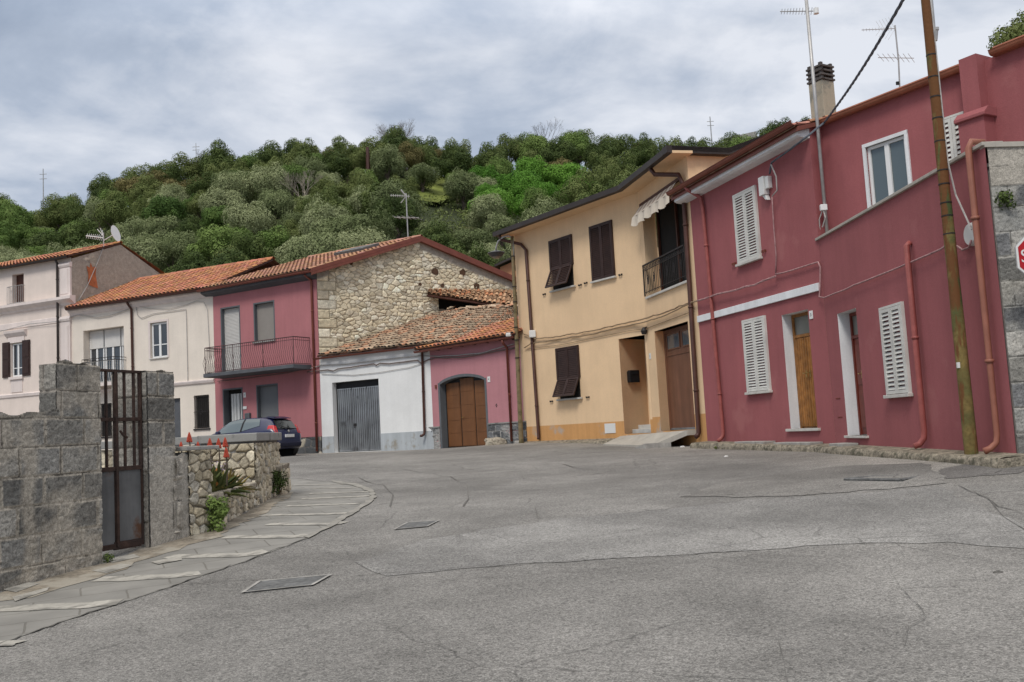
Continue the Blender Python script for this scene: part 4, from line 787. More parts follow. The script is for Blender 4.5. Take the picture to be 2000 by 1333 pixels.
mb = MB(FS); mb.box(.87, .93, -.03, .03, 4.4, 5.88); mb.box(1.72, 1.78, -.03, .03, 4.4, 5.88); mb.box(.87, 1.78, -.03, .032, 5.83, 5.89); mb.build('window_surround', M['white_band'], H)
# doors
def slat_door(F, root, a, b, c, d, n, mt, zt, label, slats=True, right=1):
    mb = MB(F); f = .055; mb.box(a, a+f, n-.05, n, c, d); mb.box(b-f, b, n-.05, n, c, d); mb.box(a+f, b-f, n-.05, n, d-f, d); mb.box(a+f, b-f, n-.05, n, zt, zt+f)
    w = mb.build('door', mt, root); w['label'] = label; mb = MB(F); um = (a+b)/2
    for p, q in ((a+f, um-.004), (um+.004, b-f)):
        mb.box(p, q, n-.05, n-.02, c+.01, zt-.004)
        if slats:
            k = max(3, int((q-p)/.062)); s = (q-p)/k
            for i in range(k): mb.prism([(p+s*i+.006, n-.02), (p+s*(i+1)-.006, n-.02), (p+s*(i+1)-.014, n+.004), (p+s*i+.014, n+.004)], c+.03, zt-.02, 2)
        else:
            for z0_, z1_ in ((c+.12, c+.75), (c+.85, zt-.12)):
                mb.box(p+.05, q-.05, n-.02, n-.006, z0_, z1_)
    mb.build('leaf', mt, w, bevel=.003); mb = MB(F); mb.box(a+f, b-f, n-.035, n-.03, zt+f, d-f); mb.build('transom_pane', M['glass_frost'], w)
    mb = MB(F)
    for q in (um-.06, um+.06): mb.box(q-.015, q+.015, n, n+.012, c+.95, c+1.08); mb.tube([(q, n+.01, c+1.03), (q, n+.05, c+1.03), (q+.05, n+.05, c+1.03)], .009, 6)
    mb.build('handle', M['brass'], w)
M['brass'] = mat('brass', (.4, .27, .1), .35, .1, 5, 0, metal=.7)
slat_door(F1, H, .52, 1.36, 1.0, 3.17, -.20, M['pine_slats'], 2.72, 'varnished pine slatted double door'); slat_door(F0, H, 4.28, 5.07, .86, 2.94, -.20, M['red_door'], 2.5, 'dark red panelled door', slats=False)
mb = MB(F1); mb.box(.42, 1.47, -.2, .06, .95, 1.0); mb.build('door_step', M['marble'], H, bevel=.006); mb = MB(F0); mb.box(4.2, 5.14, -.2, .05, .82, .86); mb.build('door_step', M['marble'], H, bevel=.006)
number_plate(F1, H, .41, 3.06, '3'); stays(F1, H, [(1.78, 4.52), (2.95, 4.48)], M['gutter_red'])
mb = MB(F0); mb.box(5.28, 5.47, 0, .006, 1.495, 1.51); mb.box(5.26, 5.45, 0, .006, 1.17, 1.185); mb.build('vent_slot', M['red_door'], H)
# pipes
pipe(F1, H, [(4.25, .33, 6.46), (4.20, .30, 6.38), (4.07, .07, 6.18), (4.02, .065, 5.9), (3.86, .065, .98), (3.86, .075, .90), (3.87, .13, .83), (3.88, .2, .79)], .042, M['pipe_red'])
u_ = upx(F0, 1771, 480, .07); pipe(F0, H, [(u_, .02, 3.60), (u_, .075, 3.56), (u_, .075, .93), (u_+.0, .085, .84), (u_+.02, .14, .76), (u_+.03, .22, .73)], .043, M['pipe_red']); ut = upx(F0, 1893, 300, .08); ub_ = upx(F0, 1948, 850, .08)
pipe(F0, H, [(ut, -.12, 4.47), (ut, .04, 4.48), (ut, .085, 4.40), (ub_, .085, .90), (ub_, .10, .80), (ub_+.02, .17, .73), (ub_+.04, .24, .70)], [.034, .043, .041, .036, .036, .038, .043], M['pipe_copper'])
# cable box and meter lids
u_, z_ = F1.uz(1501, 361); mb = MB(F1); mb.box(u_-.02, u_+.16, .002, .13, z_-.20, z_+.17); mb.box(u_-.14, u_-.03, .002, .10, z_-.10, z_+.14); mb.prism([(u_+.12, z_-.20), (u_+.0, z_-.20), (u_-.06, z_-.32), (u_+.02, z_-.30)], .01, .09, 1); mb.build('cable_box', M['plate_white'], H, bevel=.01)
u_, z_ = F0.uz(1897, 458, .02); mb = MB(F0); mb.tube([(u_, .002, z_), (u_, .05, z_)], [.15, .13], 18); mb.build('junction_cover', M['plate_white'], H)
# chimney
def chimney(F, u, n, z0, z1, w, H_):
    mb = MB(F); mb.box(u-w/2, u+w/2, n-w/2, n+w/2, z0, z1); o = mb.build('chimney', M['chimney_plaster'], H_, bevel=.01); mb = MB(F)
    for k in range(4):
        zz = z1+.01+k*.085; q = w*.56
        for s in (-1, 1):
            mb.prism([(u-q, zz), (u, zz+.05), (u+q, zz), (u+q, zz+.035), (u, zz+.085), (u-q, zz+.035)], n+s*q*.72-.035, n+s*q*.72+.035, 1) if k % 2 == 0 else None
        mb.hexa([F_ for F_ in [(u-q, n-q, zz), (u+q, n-q, zz), (u+q, n+q, zz), (u-q, n+q, zz), (u-q, n-q, zz+.035), (u+q, n-q, zz+.035), (u+q, n+q, zz+.035), (u-q, n+q, zz+.035)]]) if k % 1 == 0 else None
        for a in (-.8, .8):
            for b in (-.8, .8): mb.box(u+a*w*.5-.03, u+a*w*.5+.03, n+b*w*.5-.03, n+b*w*.5+.03, zz+.035, zz+.085)
    mb.build('chimney_pot', M['pot_grey'], o)
plaster('chimney_plaster', (.42, .375, .29), stain=((.25, .24, .2), .4, 3)); M['pot_grey'] = mat('pot_grey', (.10, .09, .085), .9, .3, 8, .3, 40)
chimney(FS, upx(FS, 1606, 190, -.6), -.6, 6.6, zpx(FS, 1606, 162, -.6), .33, H)

# unrendered block side wall of the red house
FE = Face((5.83, 11.20), (9.83, 10.95)); FE.n = -FE.n if FE.n[1] > 0 else FE.n
Wn = thing('block_side_wall', FE(.5, 0, .6), 'bare grey block wall at the right end of the red house behind the stop sign', 'wall')
blockwork('masonry', FE, Wn, 0.02, 3.6, .3, 4.34, .50, .30, 5, [(.36, .345, .31), (.42, .40, .36), (.30, .295, .275), (.20, .2, .2)], (.40, .385, .35), step=.012, amp=.014, n0=.0, zb=.3, render=lambda U, Z: ((Z > 3.86) & (U > .0))*1.0)
mb = MB(FE); mb.hexa([(-.02, -.3, 4.34), (3.6, -.3, 4.15), (3.6, .04, 4.15), (-.02, .04, 4.34), (-.02, -.3, 4.40), (3.6, -.3, 4.21), (3.6, .04, 4.21), (-.02, .04, 4.40)]); mb.build('coping', M['slab_pale'], Wn)
mb = MB(FE); mb.box(0.02, 3.6, -.3, -.015, .3, 4.15); mb.build('core', M['concrete'], Wn)

# ------------------------------------------------------------------ beige house
H = thing('beige_house', F3(0, 0, .9), 'two storey beige house with dark brown shutters and an iron balcony under an awning', 'house')
gd = (.62, 2.74, 1.04, 3.565, .26, 0); rc = (.44, 3.02, 4.50, 6.93, .32, 0)
W1, W2, W3 = (2.9, 3.95, 5.3, 6.76), (1.1, 2.02, 5.27, 6.79), (2.9, 3.92, 2.09, 3.55)
ze3 = zpx(F3, 1100, 412, .45); ze2 = zpx(F2, 1290, 322, .45); zt = (ze3+ze2)/2; print('beige zt', ze3, ze2)
wall(F2, H, 0, 3.28, 1.40, zt+.03, [gd, rc], [M['beige_plaster']]); wall(F2, H, 0, 3.28, .3, 1.40, [gd], [M['ochre_plaster']], 'plinth')
dr = (.09, 1.13, 1.0, 3.55, .9, 0)
wall(F3, H, 0, 5.82, 1.345, zt+.03, [dr]+[(a+.02, b-.02, c, d, .12, 0) for a, b, c, d in (W1, W2, W3)], [M['beige_plaster']]); wall(F3, H, 0, 5.82, .3, 1.345, [dr], [M['ochre_plaster']], 'plinth')
gi = V3((.957, .29, 0)); c2 = V3((*P['C2'], 0)); c4 = V3((*P['C4'], 0)); b2 = c2+gi*8; b4 = c4+V3((.83, .56, 0))*9; bodywalls(H, [c2, b2, b4, c4], .3, zt+.03, M['beige_plaster'])
# roof: boxed eaves with a dark edge following the bend of the wall
ze3 = zpx(F3, 1100, 412, .45); ze2 = zpx(F2, 1290, 322, .45); zt = (ze3+ze2)/2
def mitre(F_a, ua, F_b, ub, n): # corner of two offset lines
    p = V3(F_a(ua, n, 0)); d = F_a.d; q = V3(F_b(ub, n, 0)); e = F_b.d; A_ = np.array([[d[0], -e[0]], [d[1], -e[1]]]); t = np.linalg.solve(A_, (q-p)[:2]); return p+d*t[0]
oh = .45; K0 = V3(F2(-.22, oh, 0)); K1 = mitre(F2, 0, F3, 0, oh); K2 = V3(F3(6.05, oh, 0)); I0, I1, I2 = V3(F2(-.22, -.05, 0)), mitre(F2, 0, F3, 0, -.05), V3(F3(6.05, -.05, 0)); z_ = lambda p, z: (p[0], p[1], z)
mb = MB()
for a, b, c, d in ((K0, K1, I1, I0), (K1, K2, I2, I1)): mb.hexa([z_(a, zt), z_(b, zt), z_(c, zt), z_(d, zt), z_(a, zt+.06), z_(b, zt+.06), z_(c, zt+.06), z_(d, zt+.06)])
mb.build('soffit', M['beige_plaster'], H); mb = MB(); prof_n = [.0, .13]
L0, L1, L2 = V3(F2(-.22, oh+.13, 0)), mitre(F2, 0, F3, 0, oh+.13), V3(F3(6.15, oh+.13, 0))
for a, b, c, d in ((L0, L1, K1, K0), (L1, L2, K2, K1)): mb.hexa([z_(a, zt+.01), z_(b, zt+.01), z_(c, zt+.0), z_(d, zt+.0), z_(a, zt+.15), z_(b, zt+.15), z_(c, zt+.17), z_(d, zt+.17)])
mb.build('gutter', M['eave_dark'], H)
mb = MB(); rr = gi; q0 = K0+rr*1.45; q1 = K0+rr*3.6+V3((0, 0, 0)); w_ = V3((-.29, .957, 0))  # verge to the right: level then climbing
for a, za, b, zb in ((K0-rr*.13, zt+.17, q0, zt+.17), (q0, zt+.17, q1, zt+.95)):
    mb.hexa([tuple(V3(z_(a, za-.16))-w_*.0), tuple(V3(z_(b, zb-.16))), tuple(V3(z_(b, zb-.16))+w_*.25), tuple(V3(z_(a, za-.16))+w_*.25), tuple(V3(z_(a, za))), tuple(V3(z_(b, zb))), tuple(V3(z_(b, zb))+w_*.25), tuple(V3(z_(a, za))+w_*.25)])
mb.build('verge', M['eave_dark'], H); mb = MB()
mb.hexa([z_(K0, zt+.05), z_(q0, zt+.05), z_(q0+w_*3, zt+.05), z_(K1, zt+.05), z_(K0, zt+.165), z_(q0, zt+.165), z_(q0+w_*3, zt+.165), z_(K1, zt+.165)])
T3 = K2+V3((.83, .56, 0))*4; mb.hexa([z_(K1, zt+.05), z_(q0+w_*3, zt+.05), z_(T3, zt+.9), z_(K2, zt+.05), z_(K1, zt+.165), z_(q0+w_*3, zt+.165), z_(T3, zt+1.0), z_(K2, zt+.165)]); 
mb.hexa([z_(q0, zt+.05), z_(q1, zt+.8), z_(q1+w_*3, zt+.8), z_(q0+w_*3, zt+.05), z_(q0, zt+.165), z_(q1, zt+.94), z_(q1+w_*3, zt+.94), z_(q0+w_*3, zt+.165)]); mb.build('roof', M['eave_dark'], H, normals=False)
mb = MB(); a, b = c2+gi*1.2, c2+gi*3.6; mb.poly([z_(c2+gi*1.5, zt+.02), z_(b, zt+.02), z_(b, zt+.68)]); mb.build('gable_top', M['beige_plaster'], H, normals=False)
for (a, b, c, d), tl, lb in ((W1, 5.92, 'upper left window, dark shutters with feet pushed outward'), (W2, None, 'upper middle window with fully closed dark shutters'), (W3, 2.66, 'ground floor window, dark shutters with feet pushed outward')):
    shut_window(F3, H, a, b, c, d, M['brown_shutter'], M['marble'], pitch=.052, tilt=(tl, .42) if tl else None, frame=.03, label=lb)
stays(F3, H, [(u_, z_v) for u_, z_v in [F3.uz(*p) for p in ((1064, 575), (1134, 557), (1145, 553), (1213, 537), (1078, 784), (1149, 776))]], M['iron'])
# entrance recess
mb = MB(F3); mb.poly([(.09, -.9, 1.0), (1.13, -.9, 1.0), (1.13, -.9, 3.55), (.09, -.9, 3.55)]); mb.build('entrance_back_wall', M['beige_plaster'], H, normals=False)
mb = MB(F3); mb.box(.13, .80, -.89, -.84, 1.28, 3.45); w = mb.build('door', M['red_door'], H, bevel=.01); w['label'] = 'dark front door deep inside the beige entrance recess'; mb = MB(F3); mb.box(.80, .88, -.9, -.80, 1.28, 3.5); mb.build('frame', M['beige_plaster'], w)
mb = MB(F3)
for k in range(3): mb.box(.095, 1.125, -.9, -.05-.22*k, .98+.11*k-.2, 1.0+.11*k)
mb.build('entrance_steps', M['marble'], H, bevel=.006)
mb = MB(F3); nn_ = -.38; uw = 1.128; mb.prism([(nn_-.17, 2.37), (nn_+.17, 2.37), (nn_+.17, 2.66), (nn_+.13, 2.70), (nn_-.17, 2.70)], uw-.13, uw, 0); mb.box(uw-.145, uw-.13, nn_-.12, nn_+.12, 2.58, 2.62); mb.build('mailbox', M['black'], H, bevel=.012)
number_plate(F2, H, 3.14, 2.97, '1', w=.13, h=.15)
u_, z_v = F2.uz(1264, 644); mb = MB(F2); mb.tube([(u_, 0, z_v+.06), (u_, .05, z_v+.05), (u_, .09, z_v)], .018, 6); mb.tube([(u_, .09, z_v+.06), (u_, .09, z_v-.03), (u_, .09, z_v-.12)], [.03, .085, .06], 12); mb.build('wall_lamp', M['iron'], H)
(a, zt_), (b, zb_) = F3.uz(1181, 828), F3.uz(1203, 846); mb = MB(F3); mb.box(b, a, 0, .012, zb_, zt_); mb.build('meter_door', M['plate_white'], H)
# brown overhead garage door with two small panes
mb = MB(F2); mb.box(.62, 2.74, -.30, -.26, 1.10, 3.56); mb.box(.62, .70, -.26, -.235, 1.08, 3.56); mb.box(2.66, 2.74, -.26, -.235, 1.08, 3.56); mb.box(.70, 2.66, -.26, -.235, 3.49, 3.56); mb.box(.70, 2.66, -.26, -.245, 2.90, 2.93)
w = mb.build('garage_door', M['beige_garage'], H); w['label'] = 'plain brown garage door with two small panes'; mb = MB(F2); mb.box(.82, 1.58, -.262, -.252, 3.08, 3.42); mb.box(1.78, 2.54, -.262, -.252, 3.08, 3.42); mb.build('pane', M['glass_side'], w)
mb = MB(F2)
for a, b in ((.79, 1.61), (1.75, 2.57)):
    mb.box(a, a+.03, -.262, -.24, 3.05, 3.45); mb.box(b-.03, b, -.262, -.24, 3.05, 3.45); mb.box(a, b, -.262, -.241, 3.42, 3.45); mb.box(a, b, -.262, -.241, 3.05, 3.08)
mb.build('pane_frame', M['beige_garage'], w); mb = MB(F2); mb.box(1.02, 1.14, -.26, -.225, 2.18, 2.46); mb.build('handle', M['alu'], w, bevel=.01); mb = MB(F2); mb.box(.62, 2.74, -.262, -.24, 1.05, 1.10); mb.build('threshold', M['galvanised'], w)
# balcony recess: dark panel coloured as the room's shade, brown door frames, curtain, rail, awning
ud = upx(F2, 1284, 480, -.32)
mb = MB(F2)
for q in ([(ud, 3.02, 4.5, 6.93)], [(.44, ud, 6.78, 6.93)]):
    for (a, b, c, d) in q: mb.poly([(a, -.32, c), (b, -.32, c), (b, -.32, d), (a, -.32, d)])
mb.build('loggia_back_wall', M['beige_plaster'], H, normals=False)
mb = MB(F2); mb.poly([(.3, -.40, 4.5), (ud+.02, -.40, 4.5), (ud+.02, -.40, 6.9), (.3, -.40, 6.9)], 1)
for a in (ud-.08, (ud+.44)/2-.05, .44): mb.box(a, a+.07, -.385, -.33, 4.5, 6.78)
mb.box(.44, ud, -.385, -.335, 6.70, 6.78); w = mb.build('balcony_door', [M['dark_wood'], M['inner_shade']], H, normals=False); w['label'] = 'dark timber balcony doors standing open'
mb = MB(F2); k = 14
for i in range(k):
    f = lambda j, z: (.80-.026*j*(1-.45*math.sin(min(1, max(0, (z-4.7)/1.7))*3.1)), -.345+.012*math.sin(j*1.8), z)
    for za, zb in ((4.7, 5.2), (5.2, 5.6), (5.6, 6.1), (6.1, 6.6)): mb.poly([f(i, za), f(i+1, za), f(i+1, zb), f(i, zb)])
mb.build('curtain', M['curtain'], w)
mb = MB(F2); mb.box(.40, 3.06, -.32, .06, 4.44, 4.50); mb.build('balcony_sill', M['marble'], H, bevel=.008)
mb = MB(F2); a, b, nr = .40, 3.10, .05; mb.box(a, b, nr-.02, nr+.025, 5.30, 5.335); mb.box(a, b, nr-.01, nr+.012, 5.17, 5.185); mb.box(a, b, nr-.01, nr+.012, 4.60, 4.615); k = 25
for i in range(k+1):
    u = a+.015+(b-a-.03)*i/k; mb.tube([(u, nr, 4.56), (u, nr, 5.30)], .007, 5)
    if i < k: mb.tube([(u+.05+.035*math.cos(q), nr, 5.24+.035*math.sin(q)) for q in np.linspace(0, 6.28, 9)], .005, 4)
    if i % 4 == 2: mb.tube([(u+.05+.05*math.cos(q)*(1-q/14), nr+.004, 4.9+.16*math.sin(q)*(1-q/14)) for q in np.linspace(0, 11, 20)], .006, 4)
for u in (a, b): mb.box(u-.015, u+.015, nr-.015, nr+.015, 4.52, 5.33)
mb.build('railing', M['iron'], H)
mb = MB(F2); a, b = .50, 2.98; k = 30; prof = [(.02, 6.88), (.10, 6.84), (.26, 6.62), (.28, 6.58)]
for i in range(k):
    ua, ub = a+(b-a)*i/k, a+(b-a)*(i+1)/k; mi = 1 if i % 4 in (1, 2) else 0
    for p, q in zip(prof[:-1], prof[1:]): mb.poly([(ua, p[0], p[1]), (ub, p[0], p[1]), (ub, q[0], q[1]), (ua, q[0], q[1])], mi if q[1] > 6.6 else 0)
    h = lambda u: 6.58-.22-.05*abs(math.sin((u-a)/(b-a)*math.pi*8)); mb.poly([(ua, .285+.02*math.sin(i*1.1), 6.58), (ub, .285+.02*math.sin((i+1)*1.1), 6.58), (ub, .30+.05*math.sin((i+1)*1.1), h(ub)), (ua, .30+.05*math.sin(i*1.1), h(ua))], 0)
mb.build('awning', [mat('awning_cream', (.66, .58, .48), .85, .08, 4, .1, 40), mat('awning_stripe', (.42, .31, .24), .85, .1, 4, .1, 40)], H, normals=False)
mb = MB(F2); mb.box(.42, 3.04, .0, .07, 6.86, 6.94); mb.build('awning_box', M['dark_wood'], H, bevel=.01)
mb = MB(F3); zp = zt-.02; pipe(F3, H, [(5.9, .50, zp), (5.85, .42, zp-.12), (5.35, .08, zp-.33), (upx(F3, 1026, 470, .07), .07, zp-.55), (upx(F3, 1052, 850, .07), .07, 1.0), (upx(F3, 1052, 850, .07), .09, .95)], .05, M['pipe_brown'])
ua, ub = upx(F2, 1334, 360, .07), upx(F2, 1365, 850, .07); pipe(F2, H, [(ua+.85, .50, zp), (ua+.80, .42, zp-.15), (ua+.1, .12, zp-.35), (ua, .07, zp-.6), (ub, .07, .98), (ub, .10, .92), (ub, .16, .88)], .055, M['pipe_brown'])
# entrance ramp slab
R0, R1, R2, R3 = ground_at(1178, 870), ground_at(1272, 873), None, None
p0 = V3((*R0, gz(*R0)+.03)); p1 = V3((*R1, gz(*R1)+.03)); q0 = V3(F2(2.95, .0, 1.0)); q1 = V3(F2(.52, .0, 1.05)); q1b = V3(F2(.52, .25, 1.05)); p2 = V3(F3(1.3, .0, .95)); 
t = thing('ramp', tuple(p1), 'pale concrete ramp rising to the brown garage door of the beige house', 'ramp'); mb = MB(); dn = V3((0, 0, .12))
top = [p0, p1, q1b, q1, q0, p2]; mb.poly([tuple(p) for p in top]); 
for i in range(6): a, b = top[i], top[(i+1) % 6]; mb.poly([tuple(a), tuple(b), tuple(b-dn), tuple(a-dn)])
mb.build('slab', M['slab_pale'], t, normals=False); mb = MB(); a = p1-(p1-q1b)*.55; b = q1b
mb.hexa([tuple(V3((*p1[:2], .5))+V3((-.05, .05, 0))), tuple(V3((*a[:2], .5))), tuple(V3((*a[:2], .5))+V3((-.6, .1, 0))), tuple(V3((*p1[:2], .5))+V3((-.6, .1, 0))), tuple(p1-dn+V3((-.05, .05, 0))), tuple(a-dn), tuple(a-dn+V3((-.6, .1, 0))), tuple(p1-dn+V3((-.6, .1, 0)))]); mb.build('support', M['concrete'], t)

# ------------------------------------------------------------------ pink garage
H = thing('pink_garage', F4(2, 0, .8), 'low pink building with an arched brown garage door and a basalt plinth', 'garage')
ga, gb, gs, gt = 1.72, 3.98, 2.93, 3.12
def arch(mb):
    k = 14
    pts = [(ga+(gb-ga)*i/k, gs+(gt-gs)*math.sin(math.pi*i/k)**.75) for i in range(k+1)]
    for (a, za), (b, zb) in zip(pts[:-1], pts[1:]): mb.poly([(a, 0, za), (b, 0, zb), (b, 0, gt+.06), (a, 0, gt+.06)]); mb.poly([(a, 0, za), (b, 0, zb), (b, -.26, zb), (a, -.26, za)], 1)
wall(F4, H, -.12, 4.43, .3, 4.25, [(ga, gb, .78, gt+.06, .26, 1)], [M['pink_plaster_pale'], M['grey_paint']], extra=arch)
mb = MB(F4); k = 14; pts = [(ga+(gb-ga)*i/k, gs+(gt-gs)*math.sin(math.pi*i/k)**.75) for i in range(k+1)]; wd = .09
for (a, za), (b, zb) in zip(pts[:-1], pts[1:]): mb.poly([(a, .006, za), (b, .006, zb), (b, .006, zb+wd), (a, .006, za+wd)])
mb.box(ga-wd, ga, .0, .006, .78, gs+wd*.7); mb.box(gb, gb+wd, .0, .006, .78, gs+wd*.7); mb.build('door_surround', M['grey_paint'], H, normals=False)
mb = MB(F4); mb.box(ga, gb, -.30, -.25, .80, gt+.02); w = mb.build('garage_door', M['black'], H); w['label'] = 'arched brown three leaf garage door'
for i in range(3):
    a = ga+.04+(gb-ga-.08)*i/3; b = ga+.04+(gb-ga-.08)*(i+1)/3; top_ = min(gs+(gt-gs)*math.sin(math.pi*max(.06, (a-ga)/(gb-ga)))**.75, gs+(gt-gs)*math.sin(math.pi*min(.94, (b-ga)/(gb-ga)))**.75)-.02; mb = MB(F4)
    for j in range(5): z0_ = .84+(top_-.84)*j/5; z1_ = .84+(top_-.84)*(j+1)/5; mb.box(a+.05, b-.05, -.248, -.225, z0_+.004, z1_-.004)
    mb.box(a+.02, b-.02, -.249, -.235, .82, top_); mb.build('leaf', M['garage_brown'], w, bevel=.004)
mb = MB(F4); um = ga+(gb-ga)*2/3-.12; mb.tube([(um, -.22, 1.78), (um, -.17, 1.78), (um-.09, -.17, 1.78)], .012, 6); mb.build('handle', M['brass'], w)
o = blockwork('plinth', F4, H, -.12, ga-wd-.0, .6, 1.5, .37, .235, 71, BASALT, (.40, .39, .37), step=.018, amp=.03, zb=.55); blockwork('plinth', F4, H, gb+wd, 4.72, .6, 1.5, .33, .235, 72, BASALT, (.40, .39, .37), step=.018, amp=.03, zb=.55)
mb = MB(F4); mb.box(-.12, ga-wd, 0, .05, 1.49, 1.53); mb.box(gb+wd, 4.74, 0, .05, 1.49, 1.53); mb.build('plinth_cap', M['cap_grey'], H)
number_plate(F4, H, 1.50, 2.93, '4', w=.13, h=.18); mb = MB(F4); mb.box(4.13, 4.21, 0, .03, 2.82, 2.94); mb.build('intercom', M['gutter_red'], H)
mb = MB(F4); u_, z_v = F4.uz(970, 792); mb.tube([(u_, .01, z_v+.05), (u_+.03, .015, z_v), (u_, .01, z_v-.05), (u_-.03, .015, z_v), (u_, .01, z_v+.05)], .008, 5); mb.build('wall_ring', M['iron'], H)
gutter(F4, H, -.1, 4.85, .32, 4.14, .06, M['gutter_red']); ua = upx(F4, 992, 700, .06); pipe(F4, H, [(ua-.05, .32, 4.08), (ua-.05, .28, 3.98), (ua, .08, 3.85), (upx(F4, 999, 858, .06), .06, .92)], .04, M['gutter_red'])
mb = MB(F4)
for i in range(8): u = .2+i*.62; mb.box(u-.03, u+.03, 0, .30, 4.10, 4.17)
mb.build('rafter_ends', M['dark_wood'], H)
n_b = -2.9; zr = zpx(F4, 1000, 617, n_b); e0, e1, r0, r1 = F4(4.8, .36, 4.22), F4(-.2, .36, 4.22), F4(4.8, n_b, zr), F4(-.2, n_b, zr)
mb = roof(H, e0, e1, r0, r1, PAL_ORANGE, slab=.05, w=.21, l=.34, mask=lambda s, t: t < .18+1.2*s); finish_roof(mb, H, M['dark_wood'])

# ------------------------------------------------------------------ white garage with the old tile roof
H = thing('white_garage', F5(2.5, 0, .8), 'low white building with a corrugated metal garage door and an old mossy tile roof', 'garage')
gd = (2.31, 4.50, .80, 3.36, .22, 0)
wall(F5, H, 0, 5.08, .3, 4.36, [gd], [M['white_plaster']])
for a, b in ((4.50, 5.075), (.0, 2.31)): mb = MB(F5); mb.box(a, b, .001, .012, .55, 1.40); mb.build('painted_band', M['grey_band'], H)
mb = MB(F5); mb.box(2.31, 4.50, -.28, -.22, 3.14, 3.36); mb.build('lintel', M['black'], H)
mb = MB(F5); mb.box(2.31, 4.50, -.26, -.235, .80, 3.14); w = mb.build('garage_door', M['black'], H); w['label'] = 'corrugated grey metal garage door in three leaves'
for i in range(3):
    a = 2.34+(4.47-2.34)*i/3; b = 2.34+(4.47-2.34)*(i+1)/3-.045; mb = MB(F5); k = 7; s_ = (b-a)/k; P_ = []
    for j in range(k): P_ += [(a+s_*j, -.225), (a+s_*(j+.30), -.225), (a+s_*(j+.44), -.175), (a+s_*(j+.80), -.175), (a+s_*(j+.94), -.225)]
    P_.append((b, -.225)); zt_ = 3.12
    for (ua, na), (ub, nb) in zip(P_[:-1], P_[1:]): mb.poly([(ua, na, .82), (ub, nb, .82), (ub, nb, zt_), (ua, na, zt_)])
    mb.box(a, b, -.225, -.185, .82, .86); mb.box(a, b, -.225, -.185, zt_-.04, zt_); mb.build('leaf', M['galvanised'], w, normals=False)
mb = MB(F5); um = 2.33+(4.48-2.33)*2/3-.12; mb.box(um-.08, um+.04, -.195, -.17, 1.72, 1.82); mb.tube([(um-.06, -.16, 1.74), (um-.06, -.14, 1.66), (um+.0, -.14, 1.66), (um+.0, -.16, 1.74)], .008, 5); mb.build('lock', M['iron'], w)
A = V3(F5(5.02, .18, 4.40)); B = V3(F5(-.05, .18, 4.40)); T0 = V3(FG(5.2, .0, 6.16)); nrm = np.cross(B-A, T0-A); nrm /= np.linalg.norm(nrm)
def hitp(x, y, p, n): r = ray(x, y); t = ((p-EYE)@n)/(r@n); return EYE+r*t
T1 = hitp(1004, 604, A, nrm); B2 = V3(F4(.0, -.05, 0)); B2[2] = (A@nrm-B2[0]*nrm[0]-B2[1]*nrm[1])/nrm[2]
print('old roof', A, B, T0, T1, B2)
mb = roof(H, A, B, T0, T0+(B-A)*.55, PAL_OLD, slab=.06, w=.19, l=.36, wild=.8, h=.06); tiles(mb, B, B2, T0+(B-A)*.55, T1, w=.19, l=.36, wild=.8, pal=PAL_OLD, h=.06)
g = random.Random(3)
for i in range(26):   # slipped and broken tiles along the top edge
    s = i/25; p = T0*(1-s)+T1*s; c = PAL_OLD(); x, y, z = p[0]+g.uniform(-.1, .1), p[1]+g.uniform(-.3, .1), p[2]+g.uniform(.03, .12); a = g.uniform(-.5, .5); l_ = g.uniform(.12, .3)
    mb.raw([(x, y, z), (x+l_*math.cos(a), y+l_*math.sin(a)*.4, z+g.uniform(-.02, .1)), (x+l_*.9, y+.14, z+.08), (x+.02, y+.14, z+.10)], [(0, 1, 2, 3)], 0, c)
finish_roof(mb, H, M['dark_wood'])
gutter(F5, H, -.05, 5.15, .24, 4.30, .055, M['gutter_red']); mb = MB(F5)
for i in range(9): u = .3+i*.58; mb.box(u-.01, u+.01, .0, .30, 4.29, 4.31)
mb.build('gutter_bracket', M['gutter_red'], H)
ua = upx(F5, 825, 700, .07); ub = upx(F5, 829, 840, .07); pipe(F5, H, [(ua, .2, 4.2), (ua, .07, 4.1), (ub, .07, 1.40), (ub, .10, 1.30), (ub+.03, .16, 1.25), (ub+.05, .24, 1.24)], .045, M['pipe_brown'])

# ------------------------------------------------------------------ pink house with balcony and the rubble gable
H = thing('pink_house', F6(2.8, 0, .8), 'pink two storey house with grey trim, a long balcony and a bare rubble gable', 'house')
d_up, w_up, d_lo, w_lo = (4.16, 5.16, 4.20, 6.74, .22, 1), (2.27, 3.30, 5.24, 6.72, .20, 1), (4.13, 5.15, .92, 3.47, .30, 1), (2.22, 3.27, 1.9, 3.49, .22, 1)
wall(F6, H, 0, 5.64, 1.42, 7.6, [d_up, w_up, d_lo, w_lo], [M['pink_plaster'], M['grey_paint']]); rubble('plinth', F6, H, 0.02, 5.64, .6, 1.42, .03, .5, .3, .03, 31, BASALT+[(.5, .46, .38), (.42, .38, .3)], (.16, .15, .14), courses=.7)
mb = MB(F6); wd = .055
for (a, b, c, d, _, __) in (d_up, w_up, d_lo, w_lo): mb.box(a-wd, a, .0, .008, c, d+wd); mb.box(b, b+wd, .0, .008, c, d+wd); mb.box(a, b, .0, .008, d, d+wd)
mb.build('painted_surround', M['grey_paint'], H)
